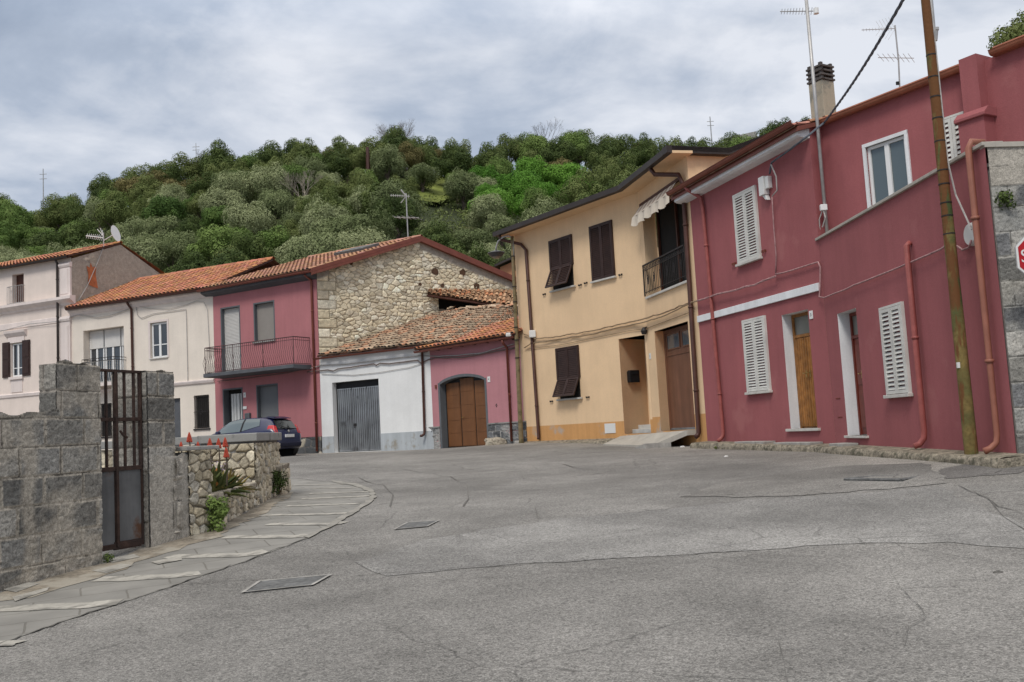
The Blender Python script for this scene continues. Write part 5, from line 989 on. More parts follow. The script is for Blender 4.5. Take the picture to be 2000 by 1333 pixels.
def roller(F, root, a, b, c, d, n, mt, name, label, zb=None, slats=True):
    mb = MB(F); zb = zb if zb is not None else c
    if slats:
        k = int((d-zb)/.055)
        for i in range(k): z0_ = zb+(d-zb)*i/k; z1_ = zb+(d-zb)*(i+1)/k; mb.prism([(n-.02, z0_), (n, z0_+.008), (n+.006, (z0_+z1_)/2), (n, z1_-.008), (n-.02, z1_)], a, b, 0)
    else: mb.box(a, b, n-.02, n, zb, d)
    o = mb.build(name, mt, root, normals=False); o['label'] = label; return o
roller(F6, H, 4.16, 5.16, 4.22, 6.74, -.15, M['roller'], 'door_shutter', 'pale roller shutter closing the balcony door'); roller(F6, H, 2.27, 3.30, 5.26, 6.72, -.14, M['roller_taupe'], 'window_shutter', 'taupe blind closing the upper window', slats=False)
roller(F6, H, 2.22, 3.27, 1.92, 3.49, -.16, M['door_grey'], 'window_shutter', 'grey panel closing the ground floor window', slats=False); mb = MB(F6); mb.box(2.2, 3.38, .002, .07, 5.18, 5.24); mb.build('sill', M['cap_grey'], H)
mb = MB(F6); mb.box(4.13, 5.15, -.32, -.29, .9, 3.47); w = mb.build('front_door', M['inner_shade'], H); w['label'] = 'open front door behind a striped fly curtain'; mb = MB(F6); k = 40
for i in range(k):
    a = 4.17+.78*i/k; b = 4.17+.78*(i+1)/k; f = lambda u: -.16+.035*math.sin(u*34)+.02*math.sin(u*71); mb.poly([(a, f(a), 1.0), (b, f(b), 1.0), (b+.0, f(b)*.9, 3.30), (a+.0, f(a)*.9, 3.30)], 1 if (i % 8) in (3, 4) else 0)
mb.build('curtain', [M['curtain'], M['curtain_stripe']], w, normals=False)
u_, z_v = F6.uz(478, 772); number_plate(F6, H, u_, z_v, '1', .13, .2); u_, z_v = F6.uz(479, 797); mb = MB(F6); mb.box(u_-.1, u_+.1, 0, .04, z_v-.06, z_v+.06); mb.build('doorbell', M['plate_white'], H, bevel=.02)
u_, z_v = F6.uz(486, 812); mb = MB(F6); mb.box(u_-.13, u_+.13, 0, .1, z_v-.14, z_v+.05); mb.tube([(u_-.13, .05, z_v+.05), (u_+.13, .05, z_v+.05)], .05, 10); mb.build('letterbox', M['fascia_grey'], H)
# balcony: slab, cranked iron railing
(ul, zs_), (ur, _) = F6.uz(397, 731, .95), F6.uz(603, 709, .95); ul = min(ul, 6.2+.9); ur = max(ur, .4); ur2 = upx(F6, 640, 0, 0) if False else ur; uL, uR = ul-.0, ur
mb = MB(F6); prof = [(0, zs_-.17), (.9, zs_-.15), (.95, zs_-.13), (.95, zs_), (0, zs_)]; mb.prism(prof, uR, uL, 0); mb.build('balcony_slab', M['fascia_grey'], H)
mb = MB(F6); zr_ = zs_+1.02
def bent(u, n, ax):  # a baluster with a cranked belly
    d = .11; p = [(0, zs_+.03), (d*.2, zs_+.10), (d, zs_+.40), (0, zs_+.72), (0, zr_)]
    return [(u, n+q, z) for q, z in p] if ax == 0 else [(u+q*ax, n, z) for q, z in p]
nf = .88; k = int((uL-uR)/.105)
for i in range(k+1): mb.tube(bent(uR+.04+(uL-uR-.08)*i/k, nf, 0), .0075, 5, cap=False)
for i in range(8):
    for ax, u in ((1, uL-.04), (-1, uR+.04)): mb.tube(bent(u, .05+.80*i/8, ax), .0075, 5, cap=False)
for z, r_ in ((zr_, .018), (zs_+.035, .012), (zr_-.11, .010)): mb.tube([(uR+.04, .02, z), (uR+.04, nf, z), (uL-.04, nf, z), (uL-.04, .02, z)], r_, 6)
for u in (uR+.04, uR+(uL-uR)/3, uR+(uL-uR)*2/3, uL-.04): mb.tube([(u, nf, zs_), (u, nf, zr_)], .016, 6)
mb.build('balcony_railing', M['rail_brown'], H)
# eaves, roof, gable
mb = MB(F6); mb.prism([(.0, 7.30), (.30, 7.40), (.36, 7.44), (.36, 7.56), (.0, 7.60)], -.02, 5.95, 0); mb.build('eaves_board', M['fascia_grey'], H)
gutter(F6, H, -.1, 6.0, .45, 7.56, .075, M['gutter_red']); ua = upx(F6, 608, 560, .07); ub = upx(F6, 619, 880, .07); pipe(F6, H, [(ua+.02, .40, 7.45), (ua, .08, 7.28), (ua, .07, 7.15), (ub, .07, .88)], .045, M['gutter_red'])
gd_ = FG.d; c6, c7 = V3((*P['C6'], 0)), V3((*P['C7'], 0)); S6 = 4.4; zr_ = 9.20
E0, E1 = V3(F6(5.95, .42, 7.62)), V3(F6(-.12, .42, 7.62)); Rr1 = c6+gd_*S6-F6.d*.12; Rr0 = c7+gd_*S6+F6.d*.3; Rr0[2] = Rr1[2] = zr_
mb = roof(H, E0, E1, Rr0, Rr1, PAL_PINKISH, slab=.10, w=.21, l=.36); E3, E2 = c6+gd_*9.2-F6.d*.12, c7+gd_*9.2; E3[2] = E2[2] = 7.62
tiles(mb, E3, E2, Rr1, Rr0, w=.21, l=.4, pal=PAL_PINKISH); mb.hexa([tuple(p-V3((0, 0, q))) for q in (.10, .0) for p in (E3, E2, Rr0, Rr1)], 2); ridge_tiles(mb, Rr0, Rr1, .11, .4, PAL_PINKISH); finish_roof(mb, H, M['gutter_red'])
mb = MB(); up3 = V3((0, 0, 1)); fn = FG.n   # verge boards
for a, b in ((V3(F6(-.1, .42, 7.60)), V3(FG(S6, 0, zr_))), (V3(FG(S6, 0, zr_)), V3(FG(9.25, 0, 7.60)))):
    for k, (n0_, n1_, z0_, z1_) in enumerate(((.02, .16, -.10, .04), (.05, .22, -.22, -.11))): mb.hexa([tuple(a+fn*n0_+up3*z0_), tuple(b+fn*n0_+up3*z0_), tuple(b+fn*n1_+up3*z0_), tuple(a+fn*n1_+up3*z0_), tuple(a+fn*n0_+up3*z1_), tuple(b+fn*n0_+up3*z1_), tuple(b+fn*n1_+up3*z1_), tuple(a+fn*n1_+up3*z1_)])
mb.build('verge_board', M['gutter_red'], H)
gtop = lambda U: np.where(U < S6, 7.50+(zr_-.12-7.50)*U/S6, zr_-.12-(zr_-.12-7.5)*(U-S6)/(9.03-S6))
voidf = lambda U, Z: (U > 5.15) & (U < 9.0) & (Z > 6.05) & (Z < 6.98)
rubble('gable_wall', FG, H, 0, 9.03, 4.0, 9.15, .022, .25, .135, .045, 12, STONE_PAL, (.30, .25, .17), top=gtop, quoin=.75, hole=voidf, plaster_fn=lambda U, Z: np.clip(((U > S6)*((Z-(gtop(U)-.42+.12*(fbm(U*2, Z*2, 5)-.5)))*12)), 0, 1)+np.clip((U < .5)*(Z-(gtop(U)-.25))*12, 0, 1))
mb = MB(FG); mb.poly([(0, -.35, 3), (9.03, -.35, 3), (9.03, -.35, 7.4), (S6, -.35, zr_-.2), (0, -.35, 7.4)]); mb.build('gable_shade_sheet', M['inner_shade'], H, normals=False)  # near-black sheet seen through the gap; its shade is painted in
for (x, y), s in (((849, 531), .16), ((903, 533), .15), ((863, 558), .09), ((930, 560), .15), ((685, 515), .08), ((820, 556), .07)):
    u_, z_v = FG.uz(x, y); mb = MB(FG); k = 9; pts_ = [(u_+s*random.uniform(.8, 1.15)*math.cos(6.28*i/k), .048, z_v+s*.95*random.uniform(.8, 1.15)*math.sin(6.28*i/k)) for i in range(k)]; mb.poly(pts_); q = [(p[0], .0, p[2]) for p in pts_]
    for i in range(k): mb.poly([pts_[i], pts_[(i+1) % k], q[(i+1) % k], q[i]])
    mb.build('wall_hole', M['hole_brown'] if 'hole_brown' in M else M.setdefault('hole_brown', mat('hole_brown', (.09, .05, .03), .95, .3, 8, .3, 30)), H, normals=False)
bodywalls(H, [F6(5.64, 0, 0)[:2], (c7+gd_*9.03)[:2], (c6+gd_*9.03)[:2]], .3, 7.5, M['old_render'])
# skylight lying on the front slope
s0, s1, t0, t1 = .60, .83, .62, .80; S_ = lambda s, t: (E0*(1-s)+E1*s)*(1-t)+(Rr0*(1-s)+Rr1*s)*t; nn_ = np.cross(E1-E0, Rr0-E0); nn_ /= np.linalg.norm(nn_); nn_ = nn_ if nn_[2] > 0 else -nn_
mb = MB(); q = [S_(s0, t0), S_(s1, t0), S_(s1, t1), S_(s0, t1)]; mb.hexa([tuple(p+nn_*.0) for p in q]+[tuple(p+nn_*.16) for p in q]); mb.build('skylight', M['iron_lid'], H, bevel=.02)

# broken lean-to against the gable
H2 = thing('tiled_lean_to', FG(6.8, .3, 6.9), 'broken tiled lean-to roof sagging against the rubble gable above a dark gap', 'lean-to roof')
l0 = FG.at(834, 573, .25); l1 = FG.at(1004, 598, 1.3); mb = MB(); a0, a1 = V3(FG(4.72, .03, 7.08)), V3(FG(9.0, .03, 7.20))
tiles(mb, l0, l1, a0, a1, w=.19, l=.3, pal=lambda: tuple(np.array(PAL_OLD())*np.array([1.15, .95, .8])), wild=.9, h=.055); mb.build('tiles', [M['tile'], M['black']], H2, normals=False)
mb = MB(); dn = V3((0, 0, .05)); 
for s in np.linspace(.02, .98, 9): a, b = V3(l0)*(1-s)+V3(l1)*s-dn, a0*(1-s)+a1*s-dn; mb.tube([tuple(a), tuple(b)], .045, 6)
mb.tube([tuple(V3(l0)-dn*2), tuple(V3(l1)-dn*2)], .05, 6); mb.build('rafters', M['dark_wood'], H2); mb = MB(); mb.poly([tuple(V3(l0)-dn*.5), tuple(V3(l1)-dn*.5), tuple(a1-dn*.5), tuple(a0-dn*.5)]); mb.build('boarding', M['dark_wood'], H2, normals=False)

# small orange house far behind
fb = Face((0.0, 60), (4.0, 60)); H = thing('orange_house', (1.0, 60, 2), 'small orange house with a dark roof edge far behind the lamp', 'house'); xa, za = fb.uz(966, 524); xb, zb = fb.uz(1006, 506); k_ = (zb-za)/(xb-xa)
mb = MB(fb); mb.poly([(xa+.35, 0, 1), (xa+5, 0, 1), (xa+5, 0, za+5*k_-.2), (xa+.35, 0, za-.1+.35*k_)]); mb.poly([(xa+.35, 0, 1), (xa+.35, -6, 1), (xa+.35, -6, za), (xa+.35, 0, za-.1+.35*k_)]); mb.build('wall', M['orange_plaster'], H, normals=False)
mb = MB(fb); mb.hexa([(xa, -6, za), (xa+5, -6, za+5*k_), (xa+5, .5, za+5*k_), (xa, .5, za), (xa, -6, za+.14), (xa+5, -6, za+5*k_+.14), (xa+5, .5, za+5*k_+.14), (xa, .5, za+.14)]); mb.build('roof', M['eave_dark'], H); mb = MB(fb); mb.box(xa+1.1, xa+1.5, -.1, .01, za-.25, za+.12); mb.build('window', M['inner_shade'], H)

# ------------------------------------------------------------------ low cream house
H = thing('low_cream_house', F7(4, 0, .9), 'two storey cream house with an orange tile roof and a wide loggia window', 'house')
wn, lg, wl, dl = (2.49, 3.44, 5.05, 6.56, .16, 0), (4.95, 7.36, 4.20, 6.60, .40, 0), (.33, 1.10, 2.02, 3.36, .14, 0), (1.86, 2.75, .95, 3.32, .18, 0); gl_ = (5.72, 6.45, 1.94, 3.35, .14, 0)
wall(F7, H, 0, 8.07, .3, 7.5, [wn, lg, wl, dl, gl_], [M['cream_plaster']])
casement(F7, H, 2.52, 3.41, 5.07, 6.54, -.08, .07, transom=5.62, curtain=True, sill=M['marble'], label='white two pane window right of the brown downpipe')
mb = MB(F7); wd = .09; mb.box(2.49-wd, 2.49, 0, .02, 5.05, 6.56+wd); mb.box(3.44, 3.44+wd, 0, .02, 5.05, 6.56+wd); mb.box(2.49, 3.44, 0, .022, 6.56, 6.56+wd); mb.build('window_surround', M['pale_trim'], H)
mb = MB(F7); mb.poly([(4.95, -.4, 4.2), (7.36, -.4, 4.2), (7.36, -.4, 6.6), (4.95, -.4, 6.6)]); mb.build('loggia_back', M['inner_shade'], H, normals=False)
for a, b in ((4.97, 5.42), (5.50, 6.42), (6.50, 7.34)):
    casement(F7, H, a, b, 4.22, 6.58, -.34, .06, leafs=1 if b-a < .6 else 2, curtain=True, name='glazed_door', label='white glazed balcony door under a half lowered shutter'); mb = MB(F7); mb.box(a, b, -.335, -.31, 5.80, 6.58); mb.build('roller_shutter', M['roller'], H)
mb = MB(F7); mb.box(4.8, 7.5, 0, .62, 4.06, 4.20); mb.build('balcony_slab', M['pale_trim'], H); mb = MB(F7)
k = 22; zs_ = 4.2
for i in range(k+1):
    u = 4.84+2.62*i/k; mb.tube([(u, .56, zs_), (u, .62, zs_+.3), (u, .55, zs_+.6), (u, .56, zs_+.92)], .008, 5, cap=False)
for i in range(5):
    for u in (4.84, 7.46): mb.tube([(u, .1*i+.05, zs_), (u, .1*i+.05, zs_+.92)], .008, 5, cap=False)
for z in (zs_+.03, zs_+.92): mb.tube([(4.84, 0, z), (4.84, .56, z), (7.46, .56, z), (7.46, 0, z)], .013, 5)
mb.build('balcony_railing', M['white_metal'], H); mb = MB(F7)
for z in (5.12, 5.24): mb.tube([(4.84, 0, z), (4.84, .66, z), (6.7, .66, z), (6.7, 0, z)], .014, 5)
for i in range(12): u = 4.84+1.86*i/11; mb.tube([(u, .66, 5.12), (u, .66, 5.24)], .008, 4)
mb.build('planter_rack', M['iron'], H)
def grille(a, b, c, d, name='window'):
    mb = MB(F7); mb.box(a, b, -.13, -.11, c, d); w = mb.build(name, M['inner_shade'], H); w['label'] = 'barred ground floor window'; mb = MB(F7)
    for i in range(8): u = a+(b-a)*i/7; mb.tube([(u, .03, c-.03), (u, .03, d+.03)], .011, 5)
    for z in (c+.03, (c+d)/2, d-.03): mb.tube([(a-.05, .03, z), (b+.05, .03, z)], .012, 5)
    um = (a+b)/2; mb.tube([(um+.08*math.cos(q), .04, (c+d)/2+.1*math.sin(q)) for q in np.linspace(0, 6.28, 12)], .01, 4); mb.box(a-.08, b+.08, 0, .05, c-.10, c-.04); mb.build('grille', M['iron'], w)
grille(.36, 1.07, 2.05, 3.33); grille(5.75, 6.42, 1.97, 3.32); mb = MB(F7); mb.box(1.86, 2.75, -.18, -.13, .95, 3.32); w = mb.build('door', M['fascia_grey'], H, bevel=.01); w['label'] = 'dark door behind the gate pillar'
mb = MB(F7); mb.prism([(0, 3.80), (.06, 3.84), (.09, 3.92), (.09, 3.96), (0, 3.99)], 0, 8.0, 0); mb.prism([(0, 7.28), (.05, 7.32), (.12, 7.44), (.20, 7.50), (.20, 7.56), (0, 7.56)], -.02, 8.1, 0); mb.build('cornice', M['pale_trim'], H)
gutter(F7, H, 0, 8.0, .33, 7.60, .07, M['pipe_brown']); ua = upx(F7, 256, 600, .07); pipe(F7, H, [(ua, .30, 7.52), (ua, .2, 7.4), (ua-.02, .08, 7.25), (upx(F7, 259, 720, .07), .07, 4.0), (upx(F7, 259, 720, .07), .07, .9)], .05, M['pipe_brown'])
E0, E1 = V3(F7(8.1, .32, 7.66)), V3(F7(-.05, .32, 7.66)); inn = -F7.n; zr7 = zpx(F7, 525, 507, -3.8); print('zr7', zr7); Ra, Rb = V3(F7(8.3, -3.8, zr7)), V3(F7(-.05, -3.8, zr7))
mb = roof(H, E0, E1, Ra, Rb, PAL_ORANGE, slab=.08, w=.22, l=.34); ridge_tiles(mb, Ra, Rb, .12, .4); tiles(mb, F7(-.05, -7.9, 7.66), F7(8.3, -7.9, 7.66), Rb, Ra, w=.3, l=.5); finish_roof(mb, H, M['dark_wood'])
bodywalls(H, [F7(8.07, 0, 0)[:2], F7(8.07, -7.8, 0)[:2], F7(0, -7.8, 0)[:2]], .3, 7.5, M['cream_plaster'])

# ------------------------------------------------------------------ tall cream house
H = thing('tall_cream_house', F8(3, 0, .9), 'three storey pale pink house with moulded cornices and a weathered plaster gable', 'house')
wu, wm = (3.05, 3.82, 8.30, 9.62, .25, 0), (3.14, 3.92, 4.90, 6.45, .14, 0)
zc8 = 9.95; wall(F8, H, 0, 8.3, .3, zc8, [wu, wm], [M['rose_cream_plaster']])
mb = MB(F8); mb.box(3.05, 3.82, -.3, -.22, 8.30, 9.62); w = mb.build('window', M['dark_wood'], H); w['label'] = 'dark top floor window behind a low railing'; mb = MB(F8)
for i in range(9): u = 2.98+1.0*i/8; mb.tube([(u, .14, 8.2), (u, .14, 9.05)], .012, 5)
for z in (8.26, 9.05): mb.tube([(2.98, 0, z), (2.98, .14, z), (3.98, .14, z), (3.98, 0, z)], .015, 5)
mb.build('railing', M['alu'], w)
w = casement(F8, H, 3.16, 3.90, 4.92, 6.43, -.08, .06, curtain=True, transom=5.3, label='white casement between open dark shutters')
for a, b, s in ((2.62, 3.12, -1), (3.94, 4.44, 1)):
    mb = MB(F8); mb.box(a, b, .02, .06, 4.90, 6.52); mb.box(a+.07, b-.07, .06, .075, 5.0, 5.65); mb.box(a+.07, b-.07, .06, .075, 5.75, 6.42); mb.build('shutter', M['brown_shutter'], w, bevel=.008)
mb = MB(F8); mb.prism([(0, 6.72), (.05, 6.76), (.16, 6.90), (.18, 7.0), (0, 7.02)], 2.85, 4.2, 0); mb.box(3.0, 4.05, 0, .04, 6.46, 6.72); mb.build('window_hood', M['pale_trim'], H); mb = MB(F8); mb.box(3.08, 3.98, 0, .10, 4.78, 4.90); mb.box(3.15, 3.9, 0, .03, 4.2, 4.78); mb.build('window_sill', M['pale_trim'], H)
mb = MB(F8); mb.prism([(0, 7.80), (.06, 7.84), (.10, 7.92), (.24, 8.02), (.30, 8.08), (.30, 8.20), (0, 8.24)], -.25, 8.3, 0); mb.prism([(0, 7.10), (.03, 7.12), (.03, 7.36), (0, 7.38)], .75, 8.3, 0); mb.prism([(0, 3.95), (.05, 3.98), (.07, 4.10), (0, 4.14)], 0, 8.3, 0); mb.build('cornice', M['pale_trim'], H)
mb = MB(F8); mb.box(-.02, .68, 0, .09, 8.24, 9.55); mb.prism([(0, 9.52), (.12, 9.54), (.16, 9.62), (.16, 9.68), (.09, 9.74), (0, 9.76)], -.06, .74, 0); mb.box(.10, .58, .09, .11, 8.34, 9.45); mb.box(.02, .66, 0, .09, .5, 7.1); mb.prism([(0, 7.10), (.12, 7.12), (.15, 7.22), (.10, 7.34), (0, 7.36)], -.02, .70, 0); mb.box(.12, .56, .09, .11, 4.3, 6.9); mb.build('corner_pilaster', M['pale_trim'], H)
gutter(F8, H, -.1, 8.4, .28, 9.96, .07, M['eave_dark']); ua = upx(F8, 115, 515, .07); pipe(F8, H, [(ua, .25, 9.88), (ua, .16, 9.75), (ua, .16, 8.3), (ua, .16, .9)], .055, M['eave_dark'])
c8 = V3((*P['C8'], 0)); in8 = -F8.n; half = 2.75; za8 = zpx(F8, 228, 476, -half); print('za8', za8)
E0, E1 = V3(F8(8.4, .27, 10.0)), V3(F8(-.12, .27, 10.0)); Ra, Rb = V3(F8(8.4, -half, za8)), V3(F8(-.05, -half, za8)); mb = roof(H, E0, E1, Ra, Rb, PAL_ORANGE, slab=.07, w=.22, l=.36); ridge_tiles(mb, Ra, Rb, .11)
tiles(mb, F8(-.05, -5.6, 9.9), F8(8.4, -5.6, 9.9), Rb, Ra, w=.3, l=.5); finish_roof(mb, H, M['dark_wood'])
FG8 = Face(c8[:2], (c8+in8*6)[:2]); FG8.n = -FG8.n if FG8.n[0] < 0 else FG8.n
gt8 = lambda U: np.where(U < half, 9.9+(za8-.08-9.9)*U/half, za8-.08-(za8-.08-9.75)*(U-half)/(5.5-half))
rubble('gable_wall', FG8, H, 0, 5.5, 6.8, za8, .05, .35, .2, .03, 91, STONE_GREY, (.30, .26, .21), top=gt8, plaster_fn=lambda U, Z: np.clip((fbm(U*.9, Z*.9, 66)-.36+.25*np.clip((Z-8.7), -.5, .6)+.1*(U > 1.5))*9, 0, 1)*np.clip((5.2-U)*2, .1, 1))
mb = MB(FG8); u_, z_v = FG8.uz(179, 540, .04); k = 9; mb.poly([(u_+a, .045, z_v+b) for a, b in ((-.28, .45), (-.1, .38), (-.06, .62), (.06, .42), (.26, .48), (.22, .1), (.3, -.3), (.34, -.52), (-.02, -.45), (-.22, -.38), (-.18, 0))]); mb.build('brick_patch', M['brick_patch'], H, normals=False)
bodywalls(H, [F8(0, 0, 0)[:2], F8(0, -5.5, 0)[:2]], .3, 6.85, M['old_render'])
# tv aerial and dish on its ridge come later
# ------------------------------------------------------------------ block wall, gate, pillars on the left
def cap_rough(F, root, u0, u1, n0, n1, z, name, mt, h=.02):
    mb = MB(F); k = max(2, int((u1-u0)/.12)); 
    for i in range(k):
        a, b = u0+(u1-u0)*i/k, u0+(u1-u0)*(i+1)/k; ha, hb = h*math.sin(i*2.3)*.5, h*math.sin((i+1)*2.3)*.5
        mb.poly([(a, n0, z+ha), (b, n0, z+hb), (b, n1, z+hb*.6), (a, n1, z+ha*.6)])
    return mb.build(name, mt, root, normals=False)
H = thing('block_wall', FL(-1.5, -.1, .15), 'weathered grey concrete block wall with a taller end beside the rusty gate', 'wall')
ltop = lambda U: np.where(U < -.46, 1.625+.018*np.sin(U*9)+.012*np.sin(U*23), 2.07+.012*np.sin(U*13)+.01*np.sin(U*31))-.035*np.clip((U+.03)/.05, 0, 1)**2
pil = lambda U, Z: np.clip(1-np.abs(U+.74+.02*np.sin(Z*9))/.09, 0, 1)*1.6
blockwork('masonry', FL, H, -3.2, .035, -.2, 2.12, .42, .245, 41, BLOCK_PAL, (.42, .375, .31), top=ltop, step=.0085, amp=.012, zb=.10, smear=lambda U, Z: np.clip(pil(U, Z), 0, 1)*(Z < 1.6)+(Z < .27+.05*np.sin(U*7))*.6, ub=.05)
mb = MB(FL); mb.box(-3.2, .03, -.19, -.012, -.2, 1.60); mb.box(-.45, .03, -.165, -.012, 1.59, 2.05); mb.build('core', M['concrete'], H)
FQ = Face(FL(-.46, 0, 0)[:2], FL(-.46, -.18, 0)[:2]); FQ.n = -FQ.n if FQ.n@FL.d > 0 else FQ.n; blockwork('end_face', FQ, H, -.012, .18, 1.56, 2.055, .42, .245, 46, BLOCK_PAL, (.27, .245, .215), step=.0085, amp=.010, zb=.10)
H = thing('gate_pillar', FL(.8, -.2, .35), 'grey concrete block gate pillar with a cement rendered foot right of the rusty gate', 'pillar')
ptop = lambda U: np.where(U < 1.0, 2.035+.01*np.sin(U*25), 1.19+.015*np.sin(U*30))
blockwork('masonry', FL, H, .63, 1.17, .1, 2.06, .42, .245, 43, BLOCK_PAL, (.42, .375, .31), top=ptop, step=.0085, amp=.012, zb=.06, render=lambda U, Z: np.clip((Z < 1.19+.02*np.sin(U*12))*1.0, 0, 1)*np.clip(1.3-2.2*np.clip(fbm(U*3.2+3, Z*1.5, 88)-.5, 0, 1)*3, .25, 1), ub=.62)
FQ = Face(FL(.63, 0, 0)[:2], FL(.63, -.45, 0)[:2]); FQ.n = -FQ.n if FQ.n@FL.d > 0 else FQ.n
blockwork('inner_side', FQ, H, 0, .45, .1, 2.03, .42, .245, 44, BLOCK_PAL, (.24, .22, .19), step=.012, amp=.012, zb=.06); mb = MB(FL); mb.box(.64, .99, -.45, -.014, .1, 2.03); mb.box(.99, 1.16, -.3, -.014, .1, 1.18); mb.build('core', M['concrete'], H)
for k, (u, z0_, z1_) in enumerate(((.99, .42, .72), (1.0, .74, .98), (1.02, 1.0, 1.16))):   # rough stones bedded in the render
    o = rubble('bedded_stone', FL, H, u-.05, u+.07, z0_, z1_, .012, .14, .3, .05, 60+k, [(.46, .42, .36)], (.3, .28, .25))
# gate
H = thing('gate', FL(.32, -.06, .36), 'rusty barred iron gate with grey sheet metal panels below', 'gate')
FGt = FL; n = -.07; gu = lambda x, y: upx(FL, x, y, n)
zb_, zm_, zl_, zt_ = .37, zpx(FL, 240, 819, n), zpx(FL, 242, 915, n), zpx(FL, 238, 723, n); ul_, ur_ = .05, .615
mb = MB(FL); mb.box(ul_, ur_, n-.02, n+.02, zt_-.025, zt_); mb.box(ur_-.02, ur_, n-.02, n+.02, zb_, zt_); mb.box(ul_, ul_+.03, n-.02, n+.02, zb_, zt_); mb.box(ul_, ur_, n-.016, n+.016, zm_-.02, zm_+.015); mb.box(ul_, ur_, n-.02, n+.02, zl_-.02, zl_+.02); mb.box(ul_, ur_, n-.015, n+.015, zb_-.02, zb_+.03); mb.build('frame', M['rust'], H, bevel=.003)
us = [gu(222, 760), gu(242, 760), gu(261, 760)]
mb = MB(FL); u = gu(225, 880); mb.box(u-.016, u+.016, n-.01, n+.03, zb_, zt_-.02); mb.build('stile', M['rust'], H, bevel=.003)
for x in (207, 243, 261): u = gu(x, 800); mb = MB(FL); mb.box(u-.010, u+.010, n-.012, n+.012, zl_, zt_-.02); mb.build('bar', M['rust'], H, bevel=.002)
um = gu(225, 950)
for a, b in ((ul_+.03, um-.016), (um+.016, ur_-.02)):
    mb = MB(FL); mb.box(a, b, n-.006, n+.004, zb_+.03, zl_-.02); mb.build('panel', M['gate_panel'], H)
mb = MB(FL); u = gu(236, 850); mb.tube([(u-.04, n+.03, zpx(FL, 230, 842, n)), (u-.01, n+.045, zpx(FL, 230, 852, n)), (u+.035, n+.045, zpx(FL, 230, 856, n))], .012, 6); mb.build('handle', M['rust'], H)
mb = MB(FL); mb.box(ul_+.2, ur_-.03, n-.01, n+.012, zb_-.03, zb_+.045); mb.build('kick_plate', M['rust'], H)

# ------------------------------------------------------------------ rubble planter wall on the bend
H = thing('planter_wall', (-3.6, 12, .45), 'dry pale rubble planter wall with thick grey cap slabs and a low ledge at the bend', 'planter')
q411 = np.array([-3.2545, 10.0263]); qe = np.array([-3.6427, 14.4594]); FW = Face(q411, qe); u411 = upx(FL, 411, 1037)
NEAR = [(.62, .54, .40), (.56, .48, .34), (.68, .61, .47), (.50, .44, .33), (.52, .48, .40)]
rubble('pier', FL, H, 1.16, u411+.0, .1, 1.235, .0085, .115, .105, .045, 101, NEAR, (.24, .20, .155), top=lambda U: 1.225+.01*np.sin(U*40))
rubble('street_face', FW, H, 0.0, 2.46, .1, .70, .010, .12, .10, .045, 102, NEAR, (.22, .185, .145), top=lambda U: .70+0*U)
rubble('street_face', FW, H, 2.46, 4.45, .2, 1.27, .010, .12, .10, .045, 103, NEAR, (.22, .185, .145))
FB = Face((-4.55, 12.50), (-3.47, 12.50)); rubble('inner_face', FB, H, 0, 1.1, .4, 1.27, .010, .16, .12, .05, 104, NEAR, (.20, .17, .135))
FPs = Face(q411, q411+np.array([-.93, .37])*.3) 
mb = MB(FW); mb.box(.0, 2.44, -.28, -.02, .1, .69); mb.box(2.5, 4.40, -.30, -.03, .1, 1.26); mb.build('core', M['concrete'], H)
mb = MB(FL); mb.box(1.18, u411-.02, -.28, -.02, .1, 1.21); mb.build('pier_core', M['concrete'], H)
# ledge stones, cap slabs
mb = MB(FW); k = 5
for i in range(k): a, b = 2.42*i/k+.01, 2.42*(i+1)/k-.01; h = random.uniform(-.008, .012); mb.hexa([(a, -.30, .69), (b, -.30, .69), (b, .05+random.uniform(-.02, .02), .69), (a, .05+random.uniform(-.02, .02), .69), (a, -.30, .765+h), (b, -.30, .765+h), (b, .045, .755+h), (a, .05, .755+h)])
mb.build('ledge', M['ledge_stone'] if 'ledge_stone' in M else M.setdefault('ledge_stone', mat('ledge_stone', (.40, .355, .28), .92, .3, 6, .9, 35, fine=.3, stain=((.22, .19, .15), .5, 6), bdist=.02)), H, bevel=.015)
mb = MB(FL); mb.hexa([(1.10, -.30, 1.225), (1.62, -.30, 1.225), (1.62, .05, 1.225), (1.10, .06, 1.225), (1.10, -.30, 1.275), (1.62, -.30, 1.27), (1.62, .05, 1.265), (1.10, .06, 1.27)]); mb.build('pier_cap', M['concrete'], H, bevel=.01)
mb = MB(); a = V3(FW(2.44, .06, 0)); b = V3(FW(4.50, .06, 0)); L_ = a+V3((-.80, .04, 0)); L2 = b+V3((-.80, .0, 0)); zc0, zc1 = 1.295, 1.405
mb.hexa([(*a[:2], zc0), (*b[:2], zc0), (*L2[:2], zc0), (*L_[:2], zc0), (*a[:2], zc1), (*b[:2], zc1+.01), (*L2[:2], zc1+.01), (*L_[:2], zc1)]); mb.build('cap_slab', M['cap_grey'], H, bevel=.012)
mb = MB(); a2 = V3(FW(2.52, .0, 0)); b2 = V3(FW(4.42, .0, 0)); mb.hexa([(*a2[:2], 1.25), (*b2[:2], 1.25), (b2[0]-.66, b2[1], 1.25), (a2[0]-.70, a2[1], 1.25), (*a2[:2], 1.296), (*b2[:2], 1.296), (b2[0]-.66, b2[1], 1.296), (a2[0]-.70, a2[1], 1.296)]); mb.build('cap_bed', M['concrete'], H, bevel=.008)
mb = MB(); mb.poly([(-3.5, 10.2, .66), (-3.7, 12.5, .66), (-5.2, 12.5, .66), (-4.6, 10.2, .66)]); mb.build('soil', M['dirt'], H, normals=False)
mb = MB(); c1_ = V3(FW(4.43, .0, 0)); mb.box(c1_[0]-.02, c1_[0]+.02, c1_[1]-.02, c1_[1]+.02, .3, .31)
